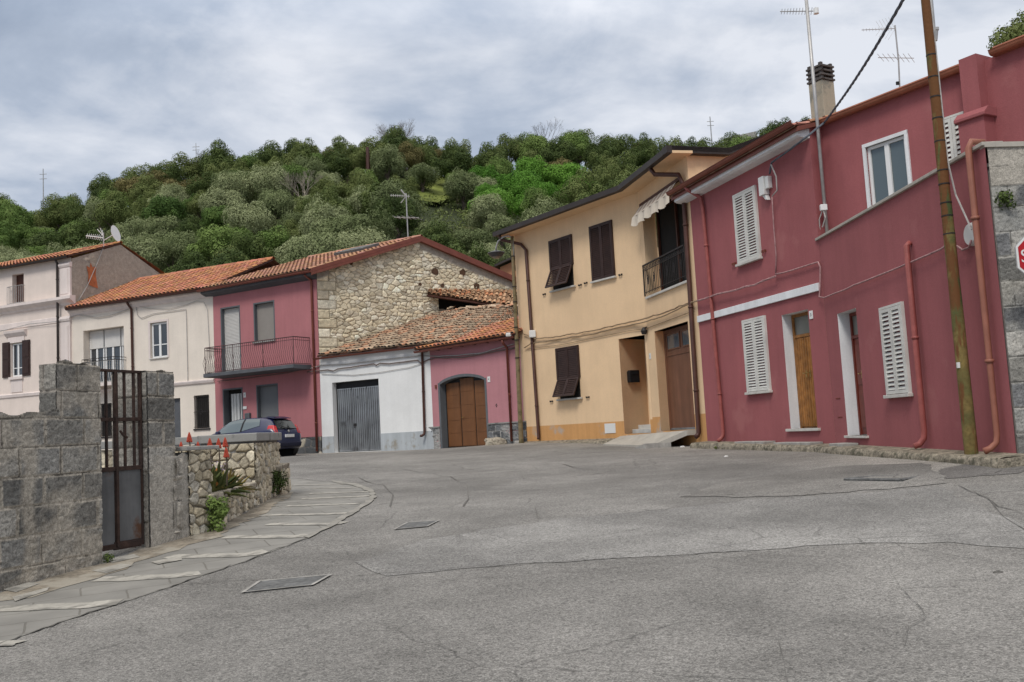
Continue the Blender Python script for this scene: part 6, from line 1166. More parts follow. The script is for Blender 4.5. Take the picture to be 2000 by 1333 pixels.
# small side ledge at the far end
mb = MB(FW); mb.hexa([(4.0, 0, .86), (4.5, 0, .86), (4.5, .16, .86), (4.0, .05, .84), (4.0, 0, .93), (4.5, 0, .95), (4.5, .17, .95), (4.0, .06, .91)]); mb.build('side_ledge', M['ledge_stone'], H, bevel=.01)
rubble('side_foot', Face(FW(4.05, .07, 0)[:2], FW(4.48, .14, 0)[:2]), H, 0, .44, .35, .87, .013, .15, .14, .035, 107, NEAR, (.22, .185, .145))
# long wall behind the gate
H = thing('garden_wall', (-7, 14.6, .5), 'long low rubble wall with a grey cap behind the gate and planter', 'wall'); FD = Face((-10.5, 14.5), (-4.2, 14.5))
rubble('masonry', FD, H, 0, 6.3, .3, 1.30, .022, .2, .17, .04, 111, NEAR, (.22, .185, .145)); mb = MB(FD); mb.box(0, 6.3, -.3, -.02, .3, 1.29); mb.build('core', M['concrete'], H); mb = MB(FD); mb.box(-.05, 6.4, -.36, .07, 1.305, 1.42); mb.build('cap_slab', M['cap_grey'], H, bevel=.01)

# ------------------------------------------------------------------ plants
def aloe(x, y, z, s, n, seed, label, blooms):
    g = random.Random(seed); t = thing('aloe', (x, y, z), label, 'plant', 'aloes growing in the planter'); mb = MB()
    for i in range(n):
        a = g.uniform(0, 6.28); el = g.uniform(.15, 1.25); l = s*g.uniform(.6, 1.05); w = s*.10; o0 = (x+g.uniform(-.12, .12)*s*2.0, y+g.uniform(-.3, .3)*s*2.4, z); dx, dy = math.cos(a), math.sin(a); px, py = -dy, dx; k = 6; prev = None
        for j in range(k+1):
            q = j/k; r_ = l*q*math.cos(el)*(1-.12*q); zz = l*(q*math.sin(el) - (q**2)*.30*math.cos(el)); ww = w*(1-q)**.8+.001
            c = (o0[0]+dx*r_, o0[1]+dy*r_, o0[2]+zz); cur = [(c[0]+px*ww, c[1]+py*ww, c[2]+ww*.5), (c[0], c[1], c[2]-ww*.5), (c[0]-px*ww, c[1]-py*ww, c[2]+ww*.5)]
            if prev: mb.poly([prev[0], cur[0], cur[1], prev[1]], 1 if g.random() < .06 else 0); mb.poly([prev[1], cur[1], cur[2], prev[2]])
            prev = cur
    mb.build('leaves', [M['aloe'], M['aloe_orange']], t, normals=False)
    for (bx, by, bz, h, fl) in blooms:
        mb = MB(); mb.tube([(bx, by, bz), (bx+.02, by, bz+h*.6), (bx+.01, by, bz+h)], [.012, .009, .006], 5); st = mb.build('flower_stalk', M['bark'], t); mb = MB()
        for i in range(70):
            q = i/70; a = i*2.4; rr = .062*(1-q)**.7*fl; zz = bz+h-.12*fl+.15*fl*q; mb.tube([(bx+.01, by, zz+.02), (bx+.01+rr*math.cos(a), by+rr*math.sin(a), zz-.03*(1-q))], [.006, .011], 4, cap=False)
        mb.build('blossom', M['aloe_flower'], st, normals=False)
def pl(px, py, Y): r = ray(px, py); r = r/r[1]; return (r[0]*Y, Y, EZ+r[2]*Y)
bl = []
for px, py, Y in ((408, 862, 10.7), (425, 862, 11.0), (438, 860, 11.3), (440, 880, 10.8)): p = pl(px, py, Y); bl.append((p[0], p[1], .72, p[2]-.72, .45))
aloe(-3.50, 10.8, .70, .50, 130, 1, 'spiky green aloe with red flower spikes nearest the stone pier', bl[:2]+bl[3:]); aloe(-3.56, 11.45, .70, .40, 90, 2, 'smaller spiky aloe further along the planter ledge', bl[2:3])
p = pl(368, 850, 11.5); q = pl(385, 868, 12); p3_ = pl(352, 868, 11.8); aloe(p[0], 11.5, .9, .3, 26, 3, 'aloe behind the stone pier with orange red flower spikes above its cap', [(p[0], 11.5, .9, p[2]-.90, .5), (q[0], 12, .9, q[2]-.9, .42), (p3_[0], 11.8, .9, p3_[2]-.9, .42)])
def bush(name, px, py, dep_xy, r, n, per, size, mt, label, cat, stretch=1.4, seed=1, group=None):
    x, y = dep_xy; z = float(road_z(x, y)) if py is None else py; g = random.Random(seed)
    cl = [(g.uniform(-r, r)*.6, g.uniform(-r, r)*.45, g.uniform(0, 1)*r*stretch*1.1+.02, g.uniform(.5, .7)*r) for _ in range(n)]
    me = leaf_cloud(name, cl, per, size, M[mt], seed=seed); o = bpy.data.objects.new(name, me); C.objects.link(o); o.location = (x, y, z); tag(o, label, cat, group)
w1_ = ground_at(419, 1038); w2_ = ground_at(540, 972)
bush('weed_clump', 0, None, (w1_[0]+.02, w1_[1]-.02), .13, 16, 4200, .018, 'fol_mid', 'leafy green weed clump growing at the foot of the stone pier', 'weed', 2.0, 3); bush('weed_clump', 0, None, (w2_[0]+.02, w2_[1]), .14, 14, 3000, .018, 'fol_dark', 'darker weed clump at the far end of the planter wall', 'weed', 2.0, 4)
bush('flowering_plant', 0, .86, (-3.50, 11.1), .09, 8, 1500, .011, 'flower_lilac', 'small lilac flowering plant among the aloes', 'plant', 1.6, 5); bush('ivy', 0, 3.0+.55, FE(.16, .06, 0)[:2], .10, 9, 2600, .022, 'fol_dark', 'dark ivy sprig clinging to the bare block side wall', 'plant', 1.8, 6)
bush('garden_plants', 0, .9, (-5.6, 11.5), .35, 14, 260, .05, 'fol_mid', 'green plants seen through the gate bars', 'plant', 1.0, 7)

# ------------------------------------------------------------------ parked car
def car():
    h = np.array([-.925, .38, 0]); h /= np.linalg.norm(h); s = np.array([h[1]*-1, h[0], 0]); s = s if s@np.array([0, -1, 0]) > 0 else -s; r = ray(567, 886); c = EYE+r*(32.6/(r@_fw)); z0 = float(gz(c[0], c[1])); K = .93
    t = thing('parked_car', (c[0], c[1], z0), 'dark blue hatchback parked beside the pink balcony house, seen from behind', 'car')
    T = lambda x, y, z: tuple(V3((c[0], c[1], z0)) + h*x*K + s*y*K + V3((0, 0, z*K)))
    st = [(0.0, .42, .60, .66, .62, .5), (.03, .33, .74, .84, .76, .60), (.10, .28, .92, 1.00, .82, .66), (.20, .27, .98, 1.14, .84, .64), (.34, .27, .99, 1.34, .85, .60), (.48, .27, .99, 1.43, .855, .58), (.8, .25, .98, 1.475, .86, .59), (1.3, .24, .96, 1.49, .86, .60), (1.8, .24, .94, 1.48, .86, .60), (2.2, .24, .93, 1.43, .86, .60), (2.55, .24, .92, 1.28, .86, .60), (2.85, .25, .91, 1.06, .86, .62), (3.1, .26, .88, .95, .85, .62), (3.5, .27, .80, .86, .82, .6), (3.8, .30, .68, .74, .74, .55), (3.93, .38, .56, .62, .55, .4)]
    A = np.array(st)
    def sec(x):
        zb, zbelt, zt, w, wt = [np.interp(x, A[:, 0], A[:, i]) for i in range(1, 6)]
        return [(0, zb), (w*.86, zb), (w*.97, zb+.06), (w, (zb*1.3+zbelt)/2.3), (w*.985, zbelt-.05), (w*.965, zbelt), (wt+(w*.965-wt)*.30, zbelt+(zt-zbelt)*.66), (wt*.96, zt-.05), (wt*.8, zt-.012), (0, zt)]
    def S(x, k):
        p = sec(x); i = min(int(k), 8); f = k-i; return (x, p[i][0]*(1-f)+p[i+1][0]*f, p[i][1]*(1-f)+p[i+1][1]*f)
    xs_ = sorted(set(list(A[:, 0])+[.06, .15, .27, .41, .6, 1.05, 1.55, 2.0, 2.4, 2.7, 2.95, 3.3, 3.65])); mb = MB(T)
    for side in (1, -1):
        for a, b in zip(xs_[:-1], xs_[1:]):
            for k in range(9):
                q = [S(a, k), S(b, k), S(b, k+1), S(a, k+1)]; mb.poly([(p[0], p[1]*side, p[2]) for p in q])
    for side in (1, -1): mb.poly([(0, side*p[0], p[1]) for p in sec(0)]); mb.poly([(3.93, side*p[0], p[1]) for p in sec(3.93)])
    body = mb.build('body', M['car_paint'], t, smooth=True); bm = bmesh.new(); bm.from_mesh(body.data); bmesh.ops.remove_doubles(bm, verts=bm.verts, dist=.002); bmesh.ops.recalc_face_normals(bm, faces=bm.faces); bm.to_mesh(body.data); bm.free()
    def patch(name, pts, mt, lift, parent=t, label=None, n=8):   # quad patch in (x,k) laid just proud of the body
        mb = MB(T); (a, b, c_, d) = pts
        def P_(u, v):
            x = (a[0]*(1-u)+b[0]*u)*(1-v)+(d[0]*(1-u)+c_[0]*u)*v; k = (a[1]*(1-u)+b[1]*u)*(1-v)+(d[1]*(1-u)+c_[1]*u)*v; p = S(x, abs(k)); sg = 1 if k >= 0 else -1; ex = lift*(1 if x > .4 else 0)
            return (p[0]-(lift if x < .55 else 0), sg*(p[1]+lift), p[2]+lift*.6)
        for i in range(n):
            for j in range(n): mb.poly([P_(i/n, j/n), P_((i+1)/n, j/n), P_((i+1)/n, (j+1)/n), P_(i/n, (j+1)/n)])
        o = mb.build(name, mt, parent, smooth=True, normals=False)
        if label: o['label'] = label
        return o
    for sg in (1, -1):
        f = lambda L_: [(x, k*sg) for x, k in L_]
        patch('window', f([(1.62, 5.1), (2.72, 5.1), (2.30, 7.0), (1.56, 7.0)]), M['glass_side'], .012); patch('window', f([(.78, 5.55), (1.54, 5.12), (1.48, 7.0), (.86, 6.95)]), M['glass_side'], .012)
        patch('door_pillar', f([(1.54, 5.1), (1.62, 5.1), (1.56, 7.02), (1.48, 7.02)]), M['black'], .014)
    # rear window, spoiler, lamps, plate, bumper
    mb = MB(T); k = 8
    def RG(u, v): z = 1.03+.32*v; x = np.interp(z, [1.0, 1.14, 1.34, 1.43], [.10, .20, .34, .48]); w = (.60-.06*v)*(1-.0*abs(u)); return (x-.018-.03*(1-u*u), u*w, z)
    for i in range(k):
        for j in range(k): u0_, u1_ = -1+2*i/k, -1+2*(i+1)/k; mb.poly([RG(u0_, j/k), RG(u1_, j/k), RG(u1_, (j+1)/k), RG(u0_, (j+1)/k)])
    mb.build('rear_window', M['car_glass'], t, smooth=True, normals=False)
    mb = MB(T); mb.hexa([(.28, -.52, 1.40), (.28, .52, 1.40), (.62, .54, 1.46), (.62, -.54, 1.46), (.28, -.52, 1.425), (.28, .52, 1.425), (.62, .54, 1.50), (.62, -.54, 1.50)]); mb.build('spoiler', M['car_paint'], t, bevel=.01)
    for sg in (1, -1):
        mb = MB(T); pr = [(.10, .70, .80, .86), (.13, .66, .80, 1.00), (.30, .64, .79, 1.22), (.42, .70, .80, 1.24), (.46, .80, .845, .96), (.30, .80, .85, .84)]
        mb.hexa([(.04, sg*.60, .84), (.06, sg*.80, .84), (.42, sg*.852, .88), (.25, sg*.62, .88), (.15, sg*.58, 1.12), (.19, sg*.715, 1.17), (.40, sg*.765, 1.16), (.30, sg*.58, 1.16)]); mb.build('tail_light', M['tail_red'], t, bevel=.02)
    mb = MB(T); mb.box(-.025, .02, -.26, .26, .70, .81); mb.build('number_plate', M['plate_white'], t, bevel=.004)
    mb = MB(T); mb.hexa([(-.04, -.66, .36), (-.04, .66, .36), (.25, .86, .26), (.25, -.86, .26), (-.045, -.70, .52), (-.045, .70, .52), (.30, .872, .50), (.30, -.872, .50)]); mb.build('bumper', M['bumper_dark'], t, bevel=.03)
    mb = MB(T); mb.tube([(.03, .0, 1.03), (.07, .18, 1.07), (.10, .36, 1.12)], .012, 5); mb.build('wiper', M['black'], t); mb = MB(T); mb.tube([(.045, 0, .93), (.02, 0, .93)], [.045, .04], 12); mb.build('badge', M['alu'], t)
    for x in (.62, 3.12):
        for sg in (1, -1):
            mb = MB(T); mb.tube([(x, sg*.70, .31), (x, sg*.72, .31), (x, sg*.87, .31), (x, sg*.885, .31)], [.29, .31, .31, .28], 26); wv = mb.build('wheel', M['rubber'], t, smooth=False); mb = MB(T); mb.tube([(x, sg*.872, .31), (x, sg*.892, .31)], [.20, .19], 20); mb.build('rim', M['alu'], wv)
            mb = MB(T); mb.tube([(x, sg*.60, .33), (x, sg*.868, .33)], [.365, .365], 26); mb.build('wheel_arch', M['black'], t)
    mb = MB(T); mb.hexa([(2.45, .86, .92), (2.62, .86, .92), (2.62, 1.0, .94), (2.50, 1.0, .94), (2.45, .86, 1.04), (2.60, .86, 1.04), (2.60, .99, 1.05), (2.50, .99, 1.05)]); mb.build('mirror', M['car_paint'], t, bevel=.02)
M['bumper_dark'] = mat('bumper_dark', (.012, .013, .035), .5, .1, 5, 0)
car()

# ------------------------------------------------------------------ poles, lamp, cables, aerials
def poly_cable(pts, r, label, mt, sag=True, name='cable', jitter=.0, seg=6, group=None, twist=0):
    P_ = []
    for a, b in zip(pts[:-1], pts[1:]):
        a, b = V3(a), V3(b); k = max(1, int(np.linalg.norm(b-a)/.25))
        for i in range(k): P_.append(a+(b-a)*i/k+rng.normal(0, jitter, 3)*(i > 0))
    P_.append(V3(pts[-1])); mb = MB()
    if twist:
        Q = []
        for a, b in zip(P_[:-1], P_[1:]): Q += [a+(b-a)*j/4 for j in range(4)]
        Q.append(P_[-1])
        for ph in (0, 2.1, 4.2): mb.tube([tuple(p+np.array([math.cos(i*twist+ph), .3*math.sin(i*twist+ph), math.sin(i*twist+ph)])*r*.6) for i, p in enumerate(Q)], r*.8, 5)
    else: mb.tube([tuple(p) for p in P_], r, seg)
    o = mb.build(name, M[mt], origin=tuple(P_[0]), smooth=True, normals=False); tag(o, label, 'cable', group); return o
on = lambda F, pts, off=.05: [F.at(x, y, off) for x, y in pts]
poly_cable(on(F1, [(1362, 588), (1400, 575), (1440, 566), (1490, 549), (1515, 540)], .09), .016, 'twisted pink cable running across the red wall above the white band', 'cable_pink', jitter=.01, twist=.7)
poly_cable(on(F1, [(1515, 536), (1530, 533), (1560, 524), (1588, 515), (1598, 512), (1602, 522), (1602, 560), (1600, 580)], .05)+on(F0, [(1610, 582), (1680, 553), (1738, 530), (1790, 508), (1838, 487)], .05)+[F0(upx(F0, 1856, 482, .1), .1, 3.35)]+on(F0, [(1873, 483), (1880, 489), (1892, 484), (1897, 470)], .06), .014, 'thin pink cable looping round the bend of the red wall to the white disc', 'cable_pink', jitter=.004)
poly_cable(on(F1, [(1508, 385), (1511, 440), (1516, 500), (1515, 538)], .04), .013, 'pink conduit dropping from the grey cable box', 'cable_pink')
pt_ = tuple(wq(1868, -190, 8.6)); m0 = FS.at(1610, 240, .25); poly_cable([V3(pt_)*(1-s)+V3(m0)*s-V3((0, 0, .12*math.sin(s*math.pi))) for s in np.linspace(0, 1, 12)]+[F1.at(1575, 268, .25), F1.at(1540, 295, .2), F1.at(1507, 318, .1), F1.at(1503, 340, .1)], .015, 'thick twisted grey cable from the wooden pole down to the grey cable box', 'cable_grey', name='overhead_cable', twist=.55)
poly_cable(on(F1, [(1506, 322), (1516, 345), (1518, 372), (1508, 384)], .12), .014, 'grey cable loop hanging beside the cable box', 'cable_white')
cb = lambda pts, off=.06: on(F3, pts, off)
poly_cable(cb([(1022, 652), (1045, 662), (1075, 660), (1160, 646), (1232, 629)])+on(F2, [(1262, 622), (1300, 610), (1345, 592)], .08)+on(F1, [(1366, 587)], .08), .015, 'upper tan cable crossing the beige house', 'cable_tan', jitter=.008, twist=.5); poly_cable(cb([(1024, 680), (1036, 672), (1075, 665), (1150, 654), (1236, 634)])+on(F2, [(1264, 628), (1300, 616), (1350, 592)], .08), .016, 'lower tan cable crossing the beige house', 'cable_tan', jitter=.008)
poly_cable(cb([(1030, 682), (1100, 673), (1230, 646)], .03)+on(F2, [(1262, 642), (1300, 628), (1345, 611)], .03), .009, 'thin tan wire below the cables on the beige house', 'cable_tan')
M['cable_tan'] = M.get('cable_tan') or mat('cable_tan', (.30, .21, .13), .7, .2, 10, 0)
poly_cable(on(F5, [(600, 722), (628, 714), (645, 713), (680, 711), (735, 704), (800, 697), (824, 695)], .05)+on(F4, [(838, 696), (890, 695), (940, 690), (1004, 672)], .05), .017, 'upper grey cable across the white and pink garages', 'cable_white', jitter=.006); poly_cable(on(F5, [(600, 727), (640, 723), (651, 725), (660, 721), (730, 711), (735, 714), (742, 710), (760, 711), (815, 704), (823, 710)], .05)+on(F4, [(836, 703), (850, 699), (905, 698), (960, 688), (1006, 680)], .05), .022, 'thicker grey cable across the white and pink garages', 'cable', jitter=.006)
poly_cable(on(F5, [(628, 731), (690, 733), (740, 728), (800, 718), (822, 711)], .03), .010, 'thin wire sagging below the cables of the white garage', 'cable_white'); poly_cable(on(F6, [(425, 745), (470, 741), (560, 729), (600, 720)], .05), .016, 'cable running under the pink house balcony', 'cable')
poly_cable(on(F8, [(-10, 650), (30, 640), (58, 633), (114, 628)], .14)+on(F7, [(146, 617), (152, 615), (190, 620), (215, 616), (254, 603)], .06), .016, 'grey cable sagging across both cream houses', 'cable_white'); poly_cable(on(F7, [(264, 598), (290, 602), (330, 604), (365, 595), (384, 588), (398, 590), (405, 605), (408, 660), (410, 700)], .04), .011, 'thin cable curving under the low cream house eave', 'cable_white')
poly_cable(on(F7, [(266, 600), (268, 615), (276, 622), (300, 613), (363, 604), (364, 620), (367, 748)], .04), .013, 'conduit looped over the cream house window', 'cable_white'); poly_cable([FG8.at(x, y, .05) for x, y in ((203, 480), (196, 500), (186, 524), (170, 560), (152, 590))], .018, 'pale aerial cable hanging down the plaster gable', 'cable_white')
# wooden pole
b_, t_ = V3(F0(.53, .26, .62)), V3(F0(.64, .22, 7.75)); H = thing('wooden_pole', tuple(b_), 'tall wooden pole with flaking green and rust paint in front of the red house', 'pole'); H.name = 'wooden_pole'
def pole_mat():
    m = mat('pole_paint', (.18, .13, .045), .85, .35, 3, .6, 25, stain=((.06, .085, .03), .62, 1.1), fine=.3); N, L = m.node_tree.nodes, m.node_tree.links; B = N['Principled BSDF']; src = B.inputs['Base Color'].links[0].from_socket
    tc = N.new('ShaderNodeTexCoord'); sp = N.new('ShaderNodeSeparateXYZ'); L.new(tc.outputs['Object'], sp.inputs[0]); n = N.new('ShaderNodeTexNoise'); n.inputs['Scale'].default_value = 3; n.inputs['Detail'].default_value = 6; mp = N.new('ShaderNodeMapping'); mp.inputs['Scale'].default_value = (4, 4, .8); L.new(tc.outputs['Object'], mp.inputs[0]); L.new(mp.outputs[0], n.inputs[0])
    ad = N.new('ShaderNodeMath'); ad.operation = 'MULTIPLY_ADD'; L.new(sp.outputs[2], ad.inputs[0]); ad.inputs[1].default_value = .045; L.new(n.outputs[0], ad.inputs[2]); cr = N.new('ShaderNodeValToRGB'); L.new(ad.outputs[0], cr.inputs[0]); e = cr.color_ramp.elements; e[0].position = .56; e[0].color = (0, 0, 0, 1); e[1].position = .64; e[1].color = (1, 1, 1, 1)
    mx = N.new('ShaderNodeMix'); mx.data_type = 'RGBA'; L.new(cr.outputs[0], mx.inputs[0]); L.new(src, mx.inputs[6]); mx.inputs[7].default_value = (.145, .062, .022, 1); L.new(mx.outputs[2], B.inputs['Base Color']); return m
M['pole_paint'] = pole_mat(); P_ = lambda s: tuple(b_*(1-s)+t_*s)
mb = MB(); mb.tube([tuple(b_-V3((0, 0, .5)))]+[P_(s) for s in np.linspace(0, 1, 14)], [.082]+[.080-.030*s+.002*math.sin(s*37) for s in np.linspace(0, 1, 14)], 14); mb.build('shaft', M['pole_paint'], H, smooth=True, normals=False)
for y in (98, 145, 187, 232, 280, 340, 368, 406, 432, 468):
    z_v = zpx(F0, 1830, y, .24); s = (z_v-b_[2])/(t_[2]-b_[2]); c = V3(P_(s)); r_ = .080-.030*s+.004; mb = MB(); mb.tube([tuple(c-V3((0, 0, .008))), tuple(c+V3((0, 0, .008)))], r_, 14); mb.build('band', M['iron'], H)
mb = MB(); rr = lambda s: .084-.030*s; off = V3(_rt*np.array([1, 1, 0]))+V3((0, -.35, 0)); off /= np.linalg.norm(off); cpt = [V3(P_(s))+off*(rr(s)) for s in np.linspace(.99, .52, 8)]+[V3(P_(.46))+off*.12, V3(F0(.30, .10, 3.40))]; mb.tube([tuple(p) for p in cpt], .012, 6); mb.build('conduit', M['cable_white'], H)
c = V3(P_((zpx(F0, 1818, 52, .24)-b_[2])/(t_[2]-b_[2]))); mb = MB(); o_ = V3(_rt*np.array([1, 1, 0]))*.07; mb.tube([tuple(c+o_*.9+V3((0, 0, -.05))), tuple(c+o_+V3((0, 0, .95)))], .03, 8); mb.tube([tuple(c+o_*1.0+V3((0, 0, -.16))), tuple(c+o_*1.0+V3((0, 0, -.04)))], [.03, .05], 10); mb.tube([tuple(c-V3((0, 0, .0))), tuple(c+o_*1.8)], .03, 6); mb.build('bracket', M['alu'], H)
u_, z_v = F0.uz(1868, 715, .26); c = V3(P_((z_v-b_[2])/(t_[2]-b_[2]))); mb = MB(); q = c-V3(_rt*np.array([1, 1, 0]))*.072; mb.box(q[0]-.012, q[0]+.02, q[1]-.05, q[1]-.02, q[2]-.035, q[2]+.035); mb.build('tag_plate', M['plate_white'], H)
# street lamp
lb, lt = V3(F4.at(1018, 862, .30)), V3(F4.at(1000, 462, .30)); H = thing('street_lamp', tuple(lb), 'slim mottled pole with a hooked dish lamp at the beige corner', 'street lamp')
mb = MB(); mb.tube([tuple(lb-V3((0, 0, .4)))]+[tuple(lb*(1-s)+lt*s) for s in np.linspace(0, 1, 10)], [.078]+[.074-.026*s for s in np.linspace(0, 1, 10)], 10); mb.build('pole', M['lamp_pole'], H, smooth=True)
A_ = lambda x, y: F4.at(x, y, .45); mb = MB(); mb.tube([F4.at(1004, 500, .3), F4.at(1001, 466, .3), F4.at(994, 461, .36), A_(983, 463), A_(973, 472), A_(969, 484), A_(969, 490)], .028, 8); mb.build('arm', M['alu'], H, smooth=True)
c = V3(A_(969, 495)); mb = MB(); mb.tube([tuple(c+V3((0, 0, .10))), tuple(c+V3((0, 0, .07))), tuple(c+V3((0, 0, .02))), tuple(c), tuple(c-V3((0, 0, .12)))], [.03, .10, .26, .275, .16], 20); sh = mb.build('lamp_shade', M['lamp_metal'], H); mb = MB(); mb.tube([tuple(c-V3((0, 0, .11))), tuple(c-V3((0, 0, .16)))], [.15, .09], 16); mb.build('diffuser', M['glass_frost'], sh)
for y in (500, 560, 590, 640, 665, 700):
    s = (zpx(F4, 1006, y, .3)-lb[2])/(lt[2]-lb[2]); c = lb*(1-s)+lt*s; mb = MB(); mb.tube([tuple(c-V3((0, 0, .012))), tuple(c+V3((0, 0, .012)))], .095-.03*s, 10); mb.build('band', M['iron'], H)
mb = MB(); c = V3(F3.at(1040, 652, .1)); mb.box(c[0]-.1, c[0]+.1, c[1]-.05, c[1]+.05, c[2]-.12, c[2]+.1); o = mb.build('junction_box', M['plate_white'], origin=tuple(c), bevel=.02); tag(o, 'small white junction box on the left corner of the beige wall', 'box')
mb = MB(); c = V3(F4.at(998, 654, .35)); mb.box(c[0]-.16, c[0]+.02, c[1]-.05, c[1]+.05, c[2]-.06, c[2]+.06); o = mb.build('sensor_box', M['plate_white'], origin=tuple(c), bevel=.03); tag(o, 'small white box on the slim pole above the orange garage roof', 'box')
# aerials
def yagi(mb, a, b, n, e, l0, l1, r=.006):
    a, b, e = V3(a), V3(b), V3(e); mb.tube([tuple(a), tuple(b)], r*1.8, 5)
    for i in range(n): s = (i+.5)/n; c = a+(b-a)*s; l = l0+(l1-l0)*s; mb.tube([tuple(c-e*l/2), tuple(c+e*l/2)], r, 4)
pY = lambda px, py, Y: pl(px, py, Y)
H = thing('tv_aerial', pY(203, 492, 44), 'tv aerial with a small satellite dish on the ridge of the tall cream house', 'aerial'); mb = MB(); mb.tube([pY(203, 495, 44), pY(202, 455, 44)], .03, 6); mb.build('mast', M['alu'], H); mb = MB(); yagi(mb, pY(202, 465, 44), pY(168, 461, 44), 9, (0.3, .0, .95), .30, .22, .012); mb.tube([pY(202, 462, 44), pY(190, 448, 44)], .014, 4); mb.tube([pY(202, 464, 44), pY(196, 446, 44)], .014, 4); mb.tube([pY(202, 466, 44), pY(200, 450, 44)], .012, 4); mb.build('antenna', M['white_pvc'], H)
mb = MB(); a, b = V3(pY(224, 457, 44)), 0; ax = V3((.97, -.12, .22)); ax /= np.linalg.norm(ax); mb.tube([tuple(a-ax*.05), tuple(a-ax*.02), tuple(a+ax*.06)], [.05, .28, .40], 20, cap=True); mb.tube([tuple(a), pY(203, 470, 44)], .018, 5); mb.build('dish', M['white_pvc'], H)
H = thing('tv_aerial', pY(795, 462, 39), 'tv aerial with two antennas on the ridge of the rubble gable', 'aerial'); mb = MB(); mb.tube([pY(797, 466, 39), pY(793, 378, 39)], .025, 6); mb.build('mast', M['alu'], H)
mb = MB(); yagi(mb, pY(800, 384, 39), pY(762, 382, 39), 9, (0, .55, .83), .20, .16, .009); mb.tube([pY(793, 384, 39), pY(783, 371, 39)], .03, 4); mb.tube([pY(793, 384, 39), pY(783, 397, 39)], .02, 4); mb.build('antenna', M['alu'], H); mb = MB(); yagi(mb, pY(818, 426, 39), pY(770, 425, 39), 5, (.3, .95, .05), 1.2, .8, .010); mb.build('antenna', M['alu'], H)
m_b, m_t = FS(.12, .22, 4.1), FS(.10, .22, 9.6); H = thing('tv_aerial', m_b, 'tall grey aerial mast rising from the terrace past the chimney', 'aerial'); mb = MB(); mb.tube([m_b, m_t], .033, 8); mb.build('mast', M['alu'], H, smooth=True)
c = V3(FS.at(1594, 22, .22)); e = V3(FS.at(1524, 23, .22)); mb = MB(); yagi(mb, c, e, 12, (.2, -.2, .95), .14, .10, .006); mb.build('antenna', M['alu'], H); mb = MB(); cc = c; mb.tube([tuple(cc-V3((0, 0, .05))), tuple(cc+V3((0, 0, .05)))], .05, 8); mb.build('clamp', M['white_pvc'], H)
z_v = zpx(FS, 1631, 400, .22); mb = MB(); p = V3(FS(.12, .26, z_v)); mb.box(p[0]-.06, p[0]+.06, p[1]-.04, p[1]+.04, p[2]-.06, p[2]+.05); mb.build('amplifier_box', M['white_pvc'], H, bevel=.01); mb = MB(); mb.tube([FS(.12, .27, z_v-.05), FS(.16, .28, z_v-.2), FS(.06, .26, z_v-.35)], .012, 5); mb.tube([FS(.10, .27, z_v-.05), FS(.02, .28, z_v-.2), FS(-.02, .24, z_v-.4)], .012, 5); mb.build('loose_wires', M['cable_white'], H)
H = thing('tv_aerial', pY(1757, 172, 17.5), 'tv aerial with two antennas behind the red gutter left of the wooden pole', 'aerial'); mb = MB(); mb.tube([pY(1758, 185, 17.5), pY(1755, 120, 17.5), pY(1748, 50, 17.5)], .016, 6); mb.build('mast', M['alu'], H)
mb = MB(); yagi(mb, pY(1750, 56, 17.5), pY(1683, 59, 17.5), 11, (.1, .3, .9), .10, .07, .004)
for k in range(5): mb.tube([pY(1748-k*7, 57, 17.5), pY(1735-k*6, 34+k*2, 17.9)], .004, 4); mb.tube([pY(1748-k*7, 57, 17.5), pY(1735-k*6, 78-k*2, 17.1)], .004, 4)
mb.build('antenna', M['alu'], H); mb = MB(); yagi(mb, pY(1715, 113, 17.5), pY(1785, 114, 17.5), 7, (.5, .85, .12), .75, .9, .004); mb.build('antenna', M['alu'], H); mb = MB(); p = V3(pY(1754, 163, 17.5)); mb.box(p[0]-.035, p[0]+.02, p[1]-.02, p[1]+.02, p[2]-.03, p[2]+.03); mb.build('amplifier_box', M['black'], H)
# stop sign in front of the block wall
FSn = Face(FE(0, .45, 0)[:2], FE(1, .45, 0)[:2]); uc, zc = FSn.uz(2037, 500); H = thing('stop_sign', FSn(uc, 0, .5), 'red octagonal stop sign cut by the right edge of the photo', 'traffic sign')
def octa(R_, n0, n1): mb = MB(FSn); V = [(uc+R_*math.cos(math.pi/8+i*math.pi/4), zc+R_*math.sin(math.pi/8+i*math.pi/4)) for i in range(8)]; mb.prism(V, n0, n1, 1); return mb
octa(.330, .0, .012).build('back_plate', M['alu'], H); octa(.322, .0125, .016).build('border', M['sign_white'], H); octa(.297, .0165, .019).build('face', M['sign_red'], H); text_part(FSn, H, 'STOP', uc, .021, zc, .215, M['sign_white'], 'lettering', right=1)
mb = MB(FSn); mb.tube([(uc, -.04, .3), (uc, -.04, zc+.3)], .03, 10); mb.build('post', M['alu'], H)
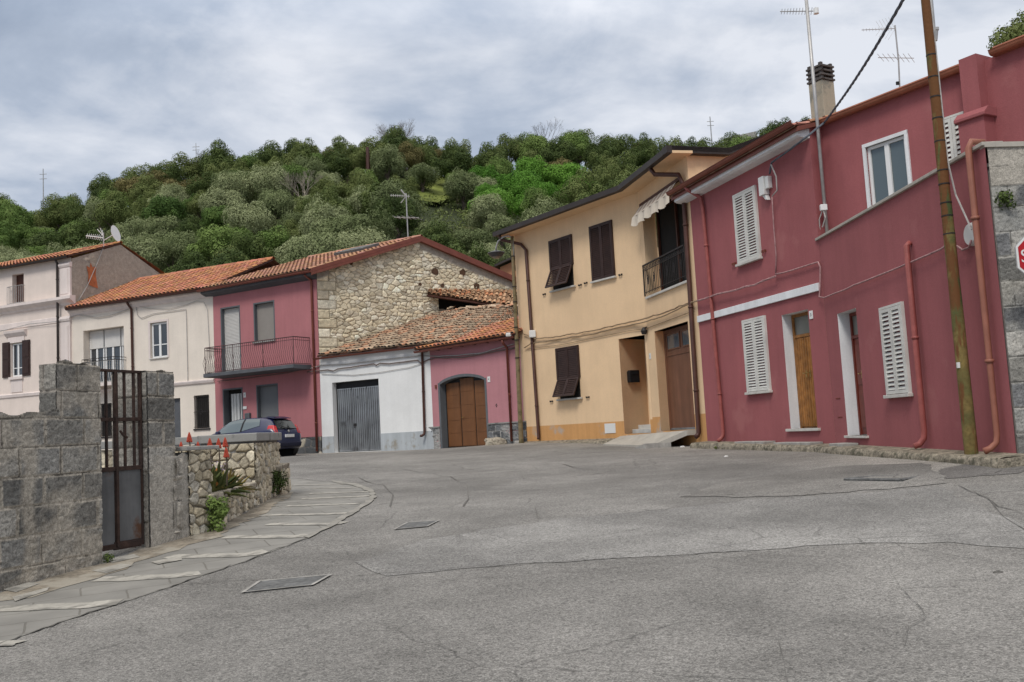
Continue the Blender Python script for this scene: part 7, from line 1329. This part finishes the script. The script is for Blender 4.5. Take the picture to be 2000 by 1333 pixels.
# boulder, scraps, stones
def rock(px, py, F, off, s, label, name='boulder', cat='rock', mt='ledge_stone', seed=1, sq=(1, .6, .55)):
    p = V3(F.at(px, py, off)) if F else V3((*ground_at(px, py), 0)); p[2] = float(road_z(p[0], p[1])) if not F else p[2]
    bm = bmesh.new(); bmesh.ops.create_icosphere(bm, subdivisions=3, radius=s); g = random.Random(seed); o3 = Vector((g.random()*9, g.random()*9, g.random()*9))
    from mathutils import noise as mn
    for v in bm.verts: v.co *= 1+.35*mn.noise(v.co/s*1.3+o3)+.12*mn.noise(v.co/s*4+o3); v.co.x *= sq[0]; v.co.y *= sq[1]; v.co.z *= sq[2]
    me = bpy.data.meshes.new(name); bm.to_mesh(me); bm.free(); me.materials.append(M[mt]); o = bpy.data.objects.new(name, me); o.location = tuple(p); C.objects.link(o); tag(o, label, cat); return o
rock(970, 866, F4, .30, .34, 'pale rough boulder lying at the foot of the pink garage plinth', seed=3, sq=(1, .6, .5)); rock(958, 862, F4, .35, .2, 'smaller pale stone beside the boulder by the brown garage door', seed=5)
rock(1012, 866, F4, .3, .15, 'small grey stone at the foot of the slim lamp pole', seed=8, mt='concrete'); rock(1333, 873, None, 0, .06, 'crumpled white scrap lying by the ramp', 'paper_scrap', 'litter', 'plate_white', 6); rock(1418, 892, None, 0, .04, 'small white scrap lying below the kerb of the red house', 'paper_scrap', 'litter', 'plate_white', 7)
rock(1709, 892, None, 0, .03, 'tiny white scrap in the gutter near the dark red door', 'paper_scrap', 'litter', 'plate_white', 9)
rock(1949, 1118, None, 0, .03, 'dark pebble lying on the road at the right', 'pebble', 'stone', 'tar', 10)

# small weeds rooted where kerb, wall and road meet
for k, (px, py, r_, m_, lb) in enumerate(((212, 1100, .045, 'fol_dark', 'low dark weed at the foot of the block wall beside the gate'), (1398, 878, .035, 'fol_dark', 'tiny weed at the kerb below the red house left downpipe'))):
    x, y = ground_at(px, py); bush('weed_tuft', 0, None, (x, y), r_, 7, 9000, .011, m_, lb, 'weed', .8, 20+k)
